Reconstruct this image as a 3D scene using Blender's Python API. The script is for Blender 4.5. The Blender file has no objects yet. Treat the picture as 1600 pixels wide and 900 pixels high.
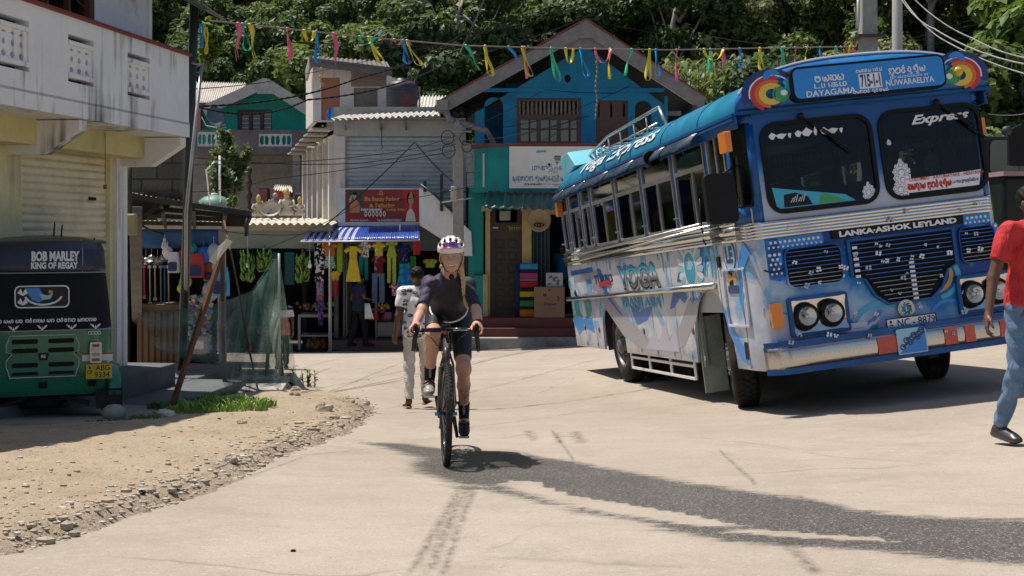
# built from sections: camera and light, ground, hillside, bus, buildings, small things, people
import bpy,math,random
import numpy as np
from mathutils import Vector,Matrix,noise as mn
from mathutils.geometry import tessellate_polygon
R=math.radians;PI=math.pi
random.seed(7)
scn=bpy.context.scene;col=scn.collection
FPX,HY=1940.0,355.0
cam_d=bpy.data.cameras.new("camera");cam=bpy.data.objects.new("camera",cam_d);col.objects.link(cam)
cam_d.sensor_width=36;cam_d.lens=36*FPX/1600;cam_d.shift_y=(HY-450)/1600
cam.rotation_euler=(R(90),0,0);cam_d.clip_start=.1;cam_d.clip_end=2000
scn.camera=cam
SUNV=Vector((-.36,.17,1.0)).normalized()
sun_el=math.asin(SUNV.z)
world=bpy.data.worlds.new("World");scn.world=world;world.use_nodes=True
wn=world.node_tree;wn.nodes.clear()
sky=wn.nodes.new("ShaderNodeTexSky");sky.sky_type='NISHITA';sky.sun_disc=False
sky.sun_elevation=sun_el;sky.sun_rotation=math.atan2(SUNV.x,SUNV.y);sky.air_density=1.0;sky.dust_density=1.5
bg=wn.nodes.new("ShaderNodeBackground");bg.inputs[1].default_value=.088
wo=wn.nodes.new("ShaderNodeOutputWorld");wn.links.new(sky.outputs[0],bg.inputs[0]);wn.links.new(bg.outputs[0],wo.inputs[0])
sun_d=bpy.data.lights.new("sun",'SUN');sun_d.energy=4.7;sun_d.angle=R(.6);sun_d.color=(1,.93,.83)
sun=bpy.data.objects.new("sun",sun_d);col.objects.link(sun);sun.rotation_euler=SUNV.to_track_quat('Z','Y').to_euler()
scn.view_settings.view_transform='Standard';scn.view_settings.look='None'
scn.view_settings.gamma=1;scn.view_settings.exposure=0.36;scn.view_settings.use_curve_mapping=False
scn.cycles.max_bounces=6;scn.cycles.transparent_max_bounces=24;scn.cycles.caustics_reflective=False
def P(px,py,Y):return Vector(((px-800)/FPX*Y,Y,-(py-HY)/FPX*Y))
def lin(c):return tuple((v/12.92 if v<=.04045 else((v+.055)/1.055)**2.4)for v in c)
def hexc(h):return lin([int(h[i:i+2],16)/255 for i in(0,2,4)])
class MB:
 """collects shapes; build() links them as ONE mesh object"""
 def __init__(s):s.v=[];s.f=[];s.m=[];s.sm=[];s.mi=0;s.smooth=False
 def add(s,vs,fs,M=None):
  n=len(s.v)
  s.v+=[tuple(M@Vector(p))if M is not None else tuple(p)for p in vs]
  for f in fs:s.f.append([n+i for i in f]);s.m.append(s.mi);s.sm.append(s.smooth)
  return s
 def box(s,c,d,rz=0,M=None,rot=None):
  x,y,z=[q/2 for q in d]
  T=Matrix.Translation(c)@(rot.to_4x4()if rot else Matrix.Rotation(rz,4,'Z'))
  if M is not None:T=M@T
  vs=[(a*x,b*y,e*z)for a in(-1,1)for b in(-1,1)for e in(-1,1)]
  return s.add(vs,[(0,1,3,2),(4,6,7,5),(0,4,5,1),(2,3,7,6),(0,2,6,4),(1,5,7,3)],T)
 def bb(s,a,b,M=None):
  a,b=Vector(a),Vector(b);return s.box((a+b)/2,[abs(q)for q in(b-a)],0,M)
 def tube(s,pts,r,n=8,cap=True,M=None):
  pts=[Vector(p)for p in pts];k=len(pts)
  rs=r if isinstance(r,(list,tuple))else[r]*k
  vs=[];up=None
  for i,p in enumerate(pts):
   t=(pts[min(i+1,k-1)]-pts[max(i-1,0)])
   t=t.normalized()if t.length>1e-9 else Vector((0,0,1))
   if up is None:up=t.orthogonal().normalized()
   else:
    up=up-t*up.dot(t);up=up.normalized()if up.length>1e-6 else t.orthogonal().normalized()
   b=t.cross(up)
   for j in range(n):
    a=2*PI*j/n;vs.append(p+(up*math.cos(a)+b*math.sin(a))*rs[i])
  fs=[(i*n+j,i*n+(j+1)%n,(i+1)*n+(j+1)%n,(i+1)*n+j)for i in range(k-1)for j in range(n)]
  if cap:fs+=[tuple(range(n))[::-1],tuple((k-1)*n+j for j in range(n))]
  o=s.smooth;s.smooth=n>5;s.add(vs,fs,M);s.smooth=o;return s
 def bar(s,a,b,w,d=None,up=(0,0,1),M=None):
  a,b=Vector(a),Vector(b);t=(b-a).normalized();u=Vector(up)
  u=u-t*u.dot(t);u=u.normalized()if u.length>1e-5 else t.orthogonal().normalized();q=t.cross(u);d=d or w
  vs=[p+q*x*w/2+u*y*d/2 for p in(a,b)for x,y in((-1,-1),(1,-1),(1,1),(-1,1))]
  return s.add(vs,[(0,1,2,3)[::-1],(4,5,6,7),(0,1,5,4),(1,2,6,5),(2,3,7,6),(3,0,4,7)],M)
 def lathe(s,prof,n=24,M=None,cap=False):
  vs=[(r*math.cos(2*PI*j/n),r*math.sin(2*PI*j/n),z)for r,z in prof for j in range(n)]
  fs=[(i*n+j,i*n+(j+1)%n,(i+1)*n+(j+1)%n,(i+1)*n+j)for i in range(len(prof)-1)for j in range(n)]
  if cap:fs+=[tuple(range(n))[::-1],tuple((len(prof)-1)*n+j for j in range(n))]
  o=s.smooth;s.smooth=True;s.add(vs,fs,M);s.smooth=o;return s
 def ball(s,c,r,M=None,n=12,m=8):
  r=r if isinstance(r,(list,tuple))else(r,r,r)
  T=Matrix.Translation(c)@Matrix.Diagonal((*r,1));T=M@T if M is not None else T
  return s.lathe([(max(math.sin(PI*i/m),1e-3),-math.cos(PI*i/m))for i in range(m+1)],n,T)
 def plate(s,outer,holes=(),t=.02,M=None):
  loops=[[Vector((x,0,z))for x,z in l]for l in(outer,*holes)]
  flat=[p for l in loops for p in l];n=len(flat)
  tess=tessellate_polygon([[Vector((p.x,p.z,0))for p in l]for l in loops])
  vs=flat+[p+Vector((0,t,0))for p in flat];fs=[]
  for a,b,c in tess:
   A,B,C=flat[a],flat[b],flat[c]
   cr=(B.x-A.x)*(C.z-A.z)-(B.z-A.z)*(C.x-A.x)
   if abs(cr)<1e-12:continue
   if cr<0:b,c=c,b
   fs.append((a,b,c));fs.append((a+n,c+n,b+n))
  k=0
  for l in loops:
   m=len(l)
   for i in range(m):fs.append((k+i,k+i+n,k+(i+1)%m+n,k+(i+1)%m))
   k+=m
  return s.add(vs,fs,M)
 def grid(s,fn,nu,nv,M=None,closed=False):
  vs=[fn(i/nu,j/nv)for i in range(nu+1)for j in range(nv+1)]
  fs=[(i*(nv+1)+j,(i+1)*(nv+1)+j,(i+1)*(nv+1)+j+1,i*(nv+1)+j+1)for i in range(nu)for j in range(nv)]
  o=s.smooth;s.smooth=True;s.add(vs,fs,M);s.smooth=o;return s
 def build(s,name,mats,parent=None,loc=None,bevel=0,solid=0,auto=False):
  me=bpy.data.meshes.new(name);me.from_pydata(s.v,[],s.f)
  mats=mats if isinstance(mats,(list,tuple))else[mats]
  for m in mats:me.materials.append(m)
  me.polygons.foreach_set("material_index",[min(x,len(mats)-1)for x in s.m])
  me.polygons.foreach_set("use_smooth",s.sm);me.update()
  o=bpy.data.objects.new(name,me);col.objects.link(o)
  if parent:o.parent=parent
  if loc is not None:o.location=loc
  if bevel:
   b=o.modifiers.new("b",'BEVEL');b.width=bevel;b.segments=2;b.limit_method='ANGLE';b.angle_limit=R(40)
  if solid:
   b=o.modifiers.new("s",'SOLIDIFY');b.thickness=solid;b.offset=0
  return o
def tag(o,label,cat,group=None,kind=None):
 if label:o["label"]=label
 if cat:o["category"]=cat
 if group:o["group"]=group
 if kind:o["kind"]=kind
 return o
def thing(name,loc,label,cat,group=None,M=None,rz=0):
 e=bpy.data.objects.new(name,None);col.objects.link(e);e.empty_display_size=.2
 if M is not None:e.matrix_world=M
 else:e.location=loc;e.rotation_euler=(0,0,rz)
 return tag(e,label,cat,group)
def copy_thing(src,M=None,loc=None,label=None,parent=None):
 c=src.copy();col.objects.link(c)
 if parent:c.parent=parent
 elif M is not None:c.matrix_world=M
 elif loc is not None:c.location=loc
 if label:c["label"]=label
 for ch in list(src.children):copy_thing(ch,parent=c)
 return c
def frameM(o,xa,up=(0,0,1)):
 """matrix whose x runs along xa, z up"""
 x=Vector(xa).normalized();z=Vector(up);y=z.cross(x).normalized();z=x.cross(y)
 M=Matrix.Identity(4)
 for i in range(3):M[i][0]=x[i];M[i][1]=y[i];M[i][2]=z[i];M[i][3]=o[i]
 return M
def rrect(x0,z0,x1,z1,r,n=4):
 out=[]
 for cx,cz,a0 in((x1-r,z1-r,0),(x0+r,z1-r,90),(x0+r,z0+r,180),(x1-r,z0+r,270)):
  for i in range(n+1):
   a=R(a0+90*i/n);out.append((cx+r*math.cos(a),cz+r*math.sin(a)))
 return out
def arcpts(cx,cz,r,a0,a1,n=10,rz=None):
 return[(cx+r*math.cos(R(a0+(a1-a0)*i/n)),cz+(rz or r)*math.sin(R(a0+(a1-a0)*i/n)))for i in range(n+1)]
_dg=None
def textmesh(mb,s,h,M,width=None,bold=0,shear=0,align='CENTER',depth=.002,valign='CENTER'):
 """adds lettering to mb. M maps text plane (x right, z up, y=depth away) ; h = cap height"""
 c=bpy.data.curves.new("t",'FONT');c.body=s;c.size=1;c.offset=bold;c.shear=shear;c.extrude=.0
 c.align_x='LEFT';c.resolution_u=2
 o=bpy.data.objects.new("t",c);col.objects.link(o);bpy.context.view_layer.update()
 ev=o.evaluated_get(bpy.context.evaluated_depsgraph_get());me=ev.to_mesh()
 vs=[v.co.copy()for v in me.vertices];fs=[tuple(p.vertices)for p in me.polygons]
 ev.to_mesh_clear();bpy.data.objects.remove(o);bpy.data.curves.remove(c)
 if not vs:return mb
 x0=min(v.x for v in vs);x1=max(v.x for v in vs);y0=min(v.y for v in vs);y1=max(v.y for v in vs)
 sz=h/(y1-y0);sx=(width/(x1-x0))if width else sz
 ox={'CENTER':(x0+x1)/2,'LEFT':x0,'RIGHT':x1}[align];oy=(y0+y1)/2 if valign=='CENTER' else y0
 mb.add([((v.x-ox)*sx,-depth,(v.y-oy)*sz)for v in vs],[f for f in fs],M)
 return mb
MATS={}
def nodes(name):
 m=bpy.data.materials.new(name);m.use_nodes=True;nt=m.node_tree
 return m,nt,nt.nodes["Principled BSDF"]
def mixc(nt,fac,a,b,mode='MIX'):
 n=nt.nodes.new("ShaderNodeMix");n.data_type='RGBA';n.blend_type=mode
 for i,v in((0,fac),(6,a),(7,b)):
  if hasattr(v,"is_output")or isinstance(v,bpy.types.NodeSocket):nt.links.new(v,n.inputs[i])
  elif i==0:n.inputs[0].default_value=v
  else:n.inputs[i].default_value=(*v[:3],1)
 return n.outputs[2]
def ramp(nt,src,stops):
 n=nt.nodes.new("ShaderNodeValToRGB");e=n.color_ramp.elements
 while len(e)<len(stops):e.new(.5)
 for i,(p,c)in enumerate(stops):
  e[i].position=p;c=(c,c,c)if isinstance(c,(int,float))else c;e[i].color=(*c[:3],1)
 nt.links.new(src,n.inputs[0]);return n.outputs[0]
def noise(nt,scale,detail=5,rough=.55,coord='Object',dist=0,stretch=None):
 tc=nt.nodes.new("ShaderNodeTexCoord");n=nt.nodes.new("ShaderNodeTexNoise")
 n.inputs["Scale"].default_value=scale;n.inputs["Detail"].default_value=detail;n.inputs["Roughness"].default_value=rough
 n.inputs["Distortion"].default_value=dist
 src=tc.outputs[coord]
 if stretch:
  mp=nt.nodes.new("ShaderNodeMapping");mp.inputs["Scale"].default_value=stretch;nt.links.new(src,mp.inputs[0]);src=mp.outputs[0]
 nt.links.new(src,n.inputs[0]);return n.outputs[0]
def bump(nt,bs,src,strength=.3,dist=.01):
 b=nt.nodes.new("ShaderNodeBump");b.inputs["Strength"].default_value=strength;b.inputs["Distance"].default_value=dist
 nt.links.new(src,b.inputs["Height"]);nt.links.new(b.outputs[0],bs.inputs["Normal"]);return b
def mat(name,c,rough=.6,metal=0,var=.18,scale=4,bmp=.15,dirt=None,dirt_amt=.5,streak=False,coat=0,spec=.5,fine=60):
 """a weathered painted / bare surface: base colour broken up by two noises, optional dirt streaks"""
 if name in MATS:return MATS[name]
 c=hexc(c)if isinstance(c,str)else c
 m,nt,bs=nodes(name)
 a=noise(nt,scale,6,.65);f=noise(nt,fine,3)
 lo=tuple(v*(1-var)for v in c);hi=tuple(min(1,v*(1+var*.8))for v in c)
 base=ramp(nt,a,[(.3,lo),(.7,hi)])
 base=mixc(nt,.35*min(1,var*3),base,ramp(nt,f,[(.3,tuple(v*.6 for v in c)),(.7,tuple(min(1,v*1.25)for v in c))]))
 if dirt is not None:
  dirt=hexc(dirt)if isinstance(dirt,str)else dirt
  if streak:
   d=noise(nt,1.0,6,.6,stretch=(7,7,.55));d2=noise(nt,.9,3)
   mlt=nt.nodes.new("ShaderNodeMath");mlt.operation='MULTIPLY';nt.links.new(d,mlt.inputs[0]);nt.links.new(d2,mlt.inputs[1])
   fac=ramp(nt,mlt.outputs[0],[(.28,0),(.42,dirt_amt)])
  else:
   fac=ramp(nt,noise(nt,1.7,9,.7),[(.5,0),(.68,dirt_amt)])
  base=mixc(nt,fac,base,dirt)
 nt.links.new(base,bs.inputs["Base Color"])
 rr=ramp(nt,a,[(.2,max(0,rough-.1)),(.8,min(1,rough+.12))]);nt.links.new(rr,bs.inputs["Roughness"])
 if max(c)<.03 and not metal:spec=.15
 bs.inputs["Metallic"].default_value=metal;bs.inputs["Specular IOR Level"].default_value=spec
 if coat:bs.inputs["Coat Weight"].default_value=coat;bs.inputs["Coat Roughness"].default_value=.12
 if bmp:bump(nt,bs,f,bmp,.004)
 MATS[name]=m;return m
def plain(name,c,rough=.5,metal=0,**k):return mat(name,c,rough,metal,var=k.pop('var',.07),bmp=k.pop('bmp',.03),**k)
def glass(name,tint=(.9,.95,.95),alpha=.25,rough=.05):
 m,nt,bs=nodes(name)
 out=nt.nodes["Material Output"];g=nt.nodes.new("ShaderNodeBsdfGlossy");g.inputs["Roughness"].default_value=rough
 t=nt.nodes.new("ShaderNodeBsdfTransparent");t.inputs[0].default_value=(*tint,1)
 fr=nt.nodes.new("ShaderNodeFresnel");fr.inputs[0].default_value=1.36
 ad=nt.nodes.new("ShaderNodeMath");ad.operation='ADD';ad.inputs[1].default_value=alpha;nt.links.new(fr.outputs[0],ad.inputs[0])
 mx=nt.nodes.new("ShaderNodeMixShader");nt.links.new(ad.outputs[0],mx.inputs[0]);nt.links.new(t.outputs[0],mx.inputs[1]);nt.links.new(g.outputs[0],mx.inputs[2])
 nt.links.new(mx.outputs[0],out.inputs[0]);MATS[name]=m;return m
def cloth(name,c,c2=None,scale=30,thr=.55):
 if name in MATS:return MATS[name]
 c=hexc(c)if isinstance(c,str)else c
 m,nt,bs=nodes(name);f=noise(nt,9,5)
 base=ramp(nt,f,[(.3,tuple(v*.75 for v in c)),(.7,c)])
 if c2:
  c2=hexc(c2)if isinstance(c2,str)else c2
  base=mixc(nt,ramp(nt,noise(nt,scale,2,.4),[(thr,0),(thr+.03,1)]),base,c2)
 nt.links.new(base,bs.inputs["Base Color"]);bs.inputs["Roughness"].default_value=.85
 bs.inputs["Sheen Weight"].default_value=.0;bs.inputs["Specular IOR Level"].default_value=.15
 bump(nt,bs,f,.4,.02);MATS[name]=m;return m
def fold(m,s=5,st=.9,d=.03):
 nt=m.node_tree;bs=nt.nodes["Principled BSDF"];n=noise(nt,s,4,.5,dist=2.2,stretch=(1,1,.55));b=nt.nodes.new("ShaderNodeBump");b.inputs["Strength"].default_value=st;b.inputs["Distance"].default_value=d;nt.links.new(n,b.inputs["Height"])
 if bs.inputs["Normal"].links:nt.links.new(bs.inputs["Normal"].links[0].from_socket,b.inputs["Normal"])
 nt.links.new(b.outputs[0],bs.inputs["Normal"]);return m
white=plain("white_paint",(.72,.72,.70));black=plain("black_plastic",(.012,.012,.014),.45)
rubber=mat("rubber",(.018,.017,.017),.85,var=.4,fine=120,dirt=(.12,.1,.08),dirt_amt=.5)
chrome=mat("chrome",(.62,.61,.58),.14,1,var=.06,bmp=.05,scale=2)
dullmetal=mat("dull_metal",(.3,.3,.29),.42,.8,var=.2)
galv=mat("galvanised",(.42,.43,.43),.45,.6,var=.15)
darkiron=mat("dark_iron",(.05,.055,.055),.55,.5)
rust=mat("rusty_iron",(.12,.055,.03),.85,.1,var=.5,scale=14)
wood=mat("old_wood",(.12,.075,.045),.8,var=.4,scale=9)
palewood=mat("pale_wood",(.34,.27,.19),.8,var=.25,scale=9)
concrete=mat("concrete",(.30,.29,.27),.9,var=.25,scale=5,bmp=.4,dirt=(.07,.065,.06),dirt_amt=.6)
dark=plain("dark_interior",(.02,.02,.022),.9)
BUS_R=Vector((1,.183,.115)).normalized();BUS_A=Vector((-.176,1,-.063));BUS_A=(BUS_A-BUS_R*BUS_A.dot(BUS_R)).normalized()
BUS_U=BUS_R.cross(BUS_A).normalized()
BUS_C=Vector((2.404,11.65,-1.363))
def BW(w,L,h):return BUS_C+BUS_R*w+BUS_A*L+BUS_U*h
_cp=[(-.43,8.3,-1.596),(-.36,9.3,-1.665),(-1.06,14.7,-2.136),(3.4,8.5,-1.5),(-3.9,11.7,-1.80),(-2.7,11.7,-1.80),(.8,27,-2.62),(-3.7,28.5,-2.85),(-6,23,-2.5),(0,4.4,-1.27),(-3,4.4,-1.25),(3,4.4,-1.22),(-1.5,13.2,-1.98),(0,1,-1.1),(-5,16,-2.08),(-20,10,-1.8),(-20,40,-3.3),(0,45,-3.5),(25,45,-1.0),(22,10,-.6),(-20,-10,-.6),(20,-10,0),(60,60,1),(-60,60,-4)]
for w,L in((.1,1.25),(2.3,1.25),(.1,5.6),(2.3,5.6),(1.2,3.5)):
 p=BW(w,L,-.45);_cp.append((p.x,p.y,p.z))
_cp=np.array(_cp);_n=len(_cp)
def _phi(d2):return np.where(d2>0,.5*d2*np.log(d2+1e-12),0)
_K=_phi(((_cp[:,None,:2]-_cp[None,:,:2])**2).sum(-1));_Pm=np.c_[np.ones(_n),_cp[:,:2]]
_w=np.linalg.solve(np.block([[_K+np.eye(_n)*.15,_Pm],[_Pm.T,np.zeros((3,3))]]),np.r_[_cp[:,2],0,0,0])
def G(x,y):
 x=np.asarray(x,float);y=np.asarray(y,float);sh=x.shape;q=np.stack([x.ravel(),y.ravel()],-1)
 d2=((q[:,None]-_cp[None,:,:2])**2).sum(-1)
 z=_phi(d2)@_w[:_n]+_w[_n]+q@_w[_n+1:]
 z=z.reshape(sh);return float(z)if sh==()else z
def GP(px,py,dz=0):
 """the ground point seen at a photo pixel"""
 lo,hi=1.5,90
 for _ in range(50):
  m=(lo+hi)/2;p=P(px,py,m)
  if p.z>G(p.x,p.y)+dz:lo=m
  else:hi=m
 p=P(px,py,lo);return Vector((p.x,p.y,G(p.x,p.y)+dz))
def gz(x,y,dz=0):return Vector((x,y,G(x,y)+dz))
def hillz(x,y):
 x=np.asarray(x,float);y=np.asarray(y,float)
 y0=41+np.clip((-x-2)*.9,0,9)-np.clip((x-9)*1.1,0,15)
 d=np.clip(y-y0,0,None);s=d*.78+np.sin(x*.21)*np.minimum(d,6)*.12+np.sin(y*.5+x*.13)*np.minimum(d,4)*.1
 return s-3.0+np.clip(x,0,40)*.06
def _axis(segs):
 out=[segs[0][0]]
 for a,b,st in segs:
  n=max(1,int(round((b-a)/st)));out+=[a+(b-a)*(i+1)/n for i in range(n)]
 return np.array(out)
def sheet(name,xs,ys,zfn,m,attr=None):
 X,Y=np.meshgrid(xs,ys,indexing='ij');Z=zfn(X,Y);nx,ny=X.shape
 vs=np.stack([X,Y,Z],-1).reshape(-1,3);I=np.arange(nx*ny).reshape(nx,ny)
 f=np.stack([I[:-1,:-1],I[1:,:-1],I[1:,1:],I[:-1,1:]],-1).reshape(-1,4)
 me=bpy.data.meshes.new(name);me.from_pydata(vs.tolist(),[],f.tolist());me.materials.append(m)
 me.polygons.foreach_set("use_smooth",[True]*len(f))
 for k,a in(attr or{}).items():
  at=me.attributes.new(k,'FLOAT','POINT');at.data.foreach_set("value",a.ravel().astype(np.float32))
 o=bpy.data.objects.new(name,me);col.objects.link(o);return o
def polydist(pts,X,Y):
 """signed distance to a polygon (positive inside)"""
 pts=np.array(pts);d=np.full(X.shape,1e9);ins=np.zeros(X.shape,bool);n=len(pts)
 for i in range(n):
  a,b=pts[i],pts[(i+1)%n];e=b-a;t=np.clip(((X-a[0])*e[0]+(Y-a[1])*e[1])/(e@e+1e-12),0,1)
  d=np.minimum(d,np.hypot(X-a[0]-t*e[0],Y-a[1]-t*e[1]))
  c=((a[1]>Y)!=(b[1]>Y))&(X<(b[0]-a[0])*(Y-a[1])/((b[1]-a[1])+1e-12)+a[0]);ins^=c
 return np.where(ins,d,-d)
def pxpoly(l):return[tuple(GP(*p)[:2])for p in l]
xs=_axis([(-260,-40,20),(-40,-8,1.5),(-8,-3,.2),(-3,5.5,.06),(5.5,12,.3),(12,40,1.5),(40,260,20)])
ys=_axis([(-30,3,3),(3,12,.06),(12,16,.12),(16,40,.6),(40,90,4),(90,500,60)])
Xg,Yg=np.meshgrid(xs,ys,indexing='ij')
near=(Yg>3)&(Yg<16)&(abs(Xg)<12)
def maskpoly(l):
 out=np.full(Xg.shape,-9.0);out[near]=polydist(pxpoly(l),Xg[near],Yg[near]);return out
wet=np.maximum.reduce([maskpoly([(560,690),(640,694),(700,702),(790,705),(900,722),(1010,742),(1100,757),(1200,772),(1290,784),(1340,796),(1420,806),(1600,812),(1800,818),(1800,884),(1600,882),(1500,876),(1430,868),(1340,858),(1260,848),(1180,845),(1120,828),(1000,815),(900,800),(850,785),(780,765),(700,752),(640,735),(650,715),(600,700)]),maskpoly([(690,758),(770,762),(860,776),(960,790),(1000,808),(960,800),(900,792),(840,786),(790,772)]),maskpoly([(960,800),(1060,812),(1180,828),(1400,840),(1400,862),(1240,856),(1120,846),(1030,828)])-.01])
dry=np.maximum.reduce([maskpoly([(770,748),(850,752),(850,757),(800,757)]),maskpoly([(1120,830),(1180,824),(1270,832),(1370,838),(1440,850),(1300,844),(1200,838)]),maskpoly([(765,753),(850,756),(900,774),(1000,789),(1075,801),(1170,821),(1100,824),(1010,812),(960,804),(875,787),(800,766)])])
wet=np.where(dry>0,np.minimum(wet,-dry),wet)
rider_shadow=maskpoly([(700,706),(760,702),(835,712),(838,726),(780,734),(720,736),(695,725)])  # outline of the cyclist's cast shadow, painted on the road
attrs={"wet":wet,"rider_shadow":rider_shadow}
gm,nt,bs=nodes("road_concrete")
def attrn(nt,n):a=nt.nodes.new("ShaderNodeAttribute");a.attribute_name=n;return a.outputs["Fac"]
def mth(nt,op,a,b=0.0,c=None):
 n=nt.nodes.new("ShaderNodeMath");n.operation=op
 for i,v in enumerate((a,b)if c is None else(a,b,c)):
  if isinstance(v,(int,float)):n.inputs[i].default_value=v
  else:nt.links.new(v,n.inputs[i])
 return n.outputs[0]
big=noise(nt,.35,6,.6);mid=noise(nt,3.2,6,.65);fin=noise(nt,90,3,.7);fin2=noise(nt,26,4,.7)
base=ramp(nt,big,[(.3,(.295,.252,.205)),(.5,(.355,.308,.252)),(.75,(.41,.362,.305))])
base=mixc(nt,ramp(nt,mid,[(.45,0),(.75,.5)]),base,(.275,.232,.185))
base=mixc(nt,ramp(nt,noise(nt,.9,8,.75,dist=.6),[(.52,0),(.64,.5)]),base,(.25,.215,.175))
base=mixc(nt,ramp(nt,noise(nt,38,2,.9),[(.66,0),(.70,.6)]),base,(.13,.11,.09))
base=mixc(nt,ramp(nt,fin,[(.3,.7),(.5,0)]),base,(.24,.19,.145))
base=mixc(nt,ramp(nt,fin2,[(.56,0),(.75,.5)]),base,(.52,.45,.37))
vor=nt.nodes.new("ShaderNodeTexVoronoi");vor.feature='DISTANCE_TO_EDGE';vor.inputs["Scale"].default_value=.33
tc=nt.nodes.new("ShaderNodeTexCoord");mpp=nt.nodes.new("ShaderNodeMix");mpp.data_type='VECTOR';mpp.inputs[0].default_value=.25
nn=nt.nodes.new("ShaderNodeTexNoise");nn.inputs["Scale"].default_value=1.3;nn.inputs["Detail"].default_value=6;nt.links.new(tc.outputs["Object"],nn.inputs[0])
nt.links.new(tc.outputs["Object"],mpp.inputs[4]);nt.links.new(nn.outputs[1],mpp.inputs[5]);nt.links.new(mpp.outputs[1],vor.inputs[0])
crack=ramp(nt,vor.outputs[0],[(0,.55),(.004,.0)])
base=mixc(nt,mth(nt,'MULTIPLY',crack,ramp(nt,noise(nt,.8,3),[(.45,0),(.6,1)])),base,(.16,.13,.10))
wn_=mth(nt,'MULTIPLY_ADD',mth(nt,'SUBTRACT',noise(nt,9,10,.85,stretch=(.5,1.5,1)),.5),.62,attrn(nt,"wet"))
wf=ramp(nt,mth(nt,'ADD',wn_,.05),[(.0,0),(.12,1)])
spk_glint=noise(nt,64,3,.9);spk2=noise(nt,120,2,.8)
wetc=ramp(nt,spk_glint,[(.32,(.030,.029,.028)),(.48,(.085,.08,.076)),(.60,(.15,.142,.133)),(.655,(.65,.63,.60))])  # palest specks are sun glints painted into the wet colour
wetc=mixc(nt,mth(nt,'MULTIPLY',ramp(nt,noise(nt,2.2,5),[(.35,.0),(.7,.4)]),1.0),wetc,(.06,.055,.05))
dn=mth(nt,'MULTIPLY_ADD',mth(nt,'SUBTRACT',noise(nt,9,4,.7),.5),.3,attrn(nt,"rider_shadow"))
wetc=mixc(nt,ramp(nt,dn,[(0,0),(.06,.85)]),wetc,(.018,.018,.02))  # cyclist's shadow darkened into the wet colour
base=mixc(nt,mth(nt,'MULTIPLY',wf,.93),base,wetc)
nt.links.new(base,bs.inputs["Base Color"])
rw=mixc(nt,wf,(.9,.9,.9),ramp(nt,spk2,[(.4,.15),(.65,.5)]));nt.links.new(rw,bs.inputs["Roughness"])
bs.inputs["Specular IOR Level"].default_value=.35
hh=mth(nt,'ADD',mth(nt,'MULTIPLY',fin,.35),mth(nt,'MULTIPLY',spk2,.6));bump(nt,bs,hh,.35,.012)
ground=tag(sheet("ground",xs,ys,lambda x,y:np.where(y>34,np.minimum(G(x,y),hillz(x,y)-.5),G(x,y)),gm,attrs),None,None,kind="structure")
dm,nt,bs=nodes("dry_dirt")
a=noise(nt,1.6,7,.65);f=noise(nt,45,5,.75);g2=noise(nt,12,5,.7)
base=ramp(nt,a,[(.3,(.37,.29,.20)),(.55,(.45,.365,.265)),(.75,(.46,.395,.31))])
base=mixc(nt,ramp(nt,f,[(.30,.6),(.44,0)]),base,(.20,.15,.10))
base=mixc(nt,ramp(nt,g2,[(.55,0),(.72,.6)]),base,(.30,.23,.165))
base=mixc(nt,ramp(nt,attrn(nt,"edge"),[(.0,.25),(.25,0)]),base,(.27,.225,.18))
nt.links.new(base,bs.inputs["Base Color"]);bs.inputs["Roughness"].default_value=.95;bs.inputs["Specular IOR Level"].default_value=.1
bump(nt,bs,mth(nt,'ADD',f,mth(nt,'MULTIPLY',g2,2.0)),.8,.03)
VERGE=pxpoly([(584,641),(566,662),(520,684),(480,697),(430,717),(385,741),(330,766),(270,787),(200,808),(110,840),(20,864),(-160,905),(-330,940),(-420,700),(-100,676),(60,672),(180,664),(250,652),(330,638),(385,622),(420,607),(470,609),(530,619),(570,628)])
vx=_axis([(-7,-1,.05)]);vy=_axis([(3.6,17,.05)]);Xv,Yv=np.meshgrid(vx,vy,indexing='ij');dv=polydist(VERGE,Xv,Yv)
nz=np.array([mn.fractal(Vector((x*1.7,y*1.7,3)),1,2,5)for x,y in zip(Xv.ravel(),Yv.ravel())]).reshape(Xv.shape)
nz2=np.array([mn.fractal(Vector((x*7,y*7,9)),1,2,3)for x,y in zip(Xv.ravel(),Yv.ravel())]).reshape(Xv.shape)
dvv=dv+nz*.12+nz2*.05
zv=G(Xv,Yv)+np.clip(dvv*.5,-.06,.055)+.02*nz*np.clip(dv*3,0,1)+.014*nz2*np.clip(dvv*4,0,1)+.16*np.exp(-((Xv+2.35)**2+(Yv-12.9)**2)/.9)*np.clip(dv*3,0,1)
def vergez(x,y):
 i=int(np.clip(round((x+7)/.05),0,Xv.shape[0]-1));j=int(np.clip(round((y-3.6)/.05),0,Xv.shape[1]-1));return max(zv[i,j],G(x,y))
me=bpy.data.meshes.new("dirt_verge");I=np.arange(zv.size).reshape(zv.shape)
keep=np.maximum.reduce([dvv[:-1,:-1],dvv[1:,:-1],dvv[1:,1:],dvv[:-1,1:]])>-.1
fq=np.stack([I[:-1,:-1],I[1:,:-1],I[1:,1:],I[:-1,1:]],-1)[keep]
me.from_pydata(np.stack([Xv,Yv,zv],-1).reshape(-1,3).tolist(),[],fq.tolist());me.materials.append(dm)
me.polygons.foreach_set("use_smooth",[True]*len(fq));at=me.attributes.new("edge",'FLOAT','POINT');at.data.foreach_set("value",dv.ravel().astype(np.float32))
vo=bpy.data.objects.new("dirt_verge",me);col.objects.link(vo);tag(vo,None,None,kind="structure")
tm,nt,bs=nodes("tyre_dust");bs.inputs["Base Color"].default_value=(.10,.085,.07,1);bs.inputs["Roughness"].default_value=.9
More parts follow.
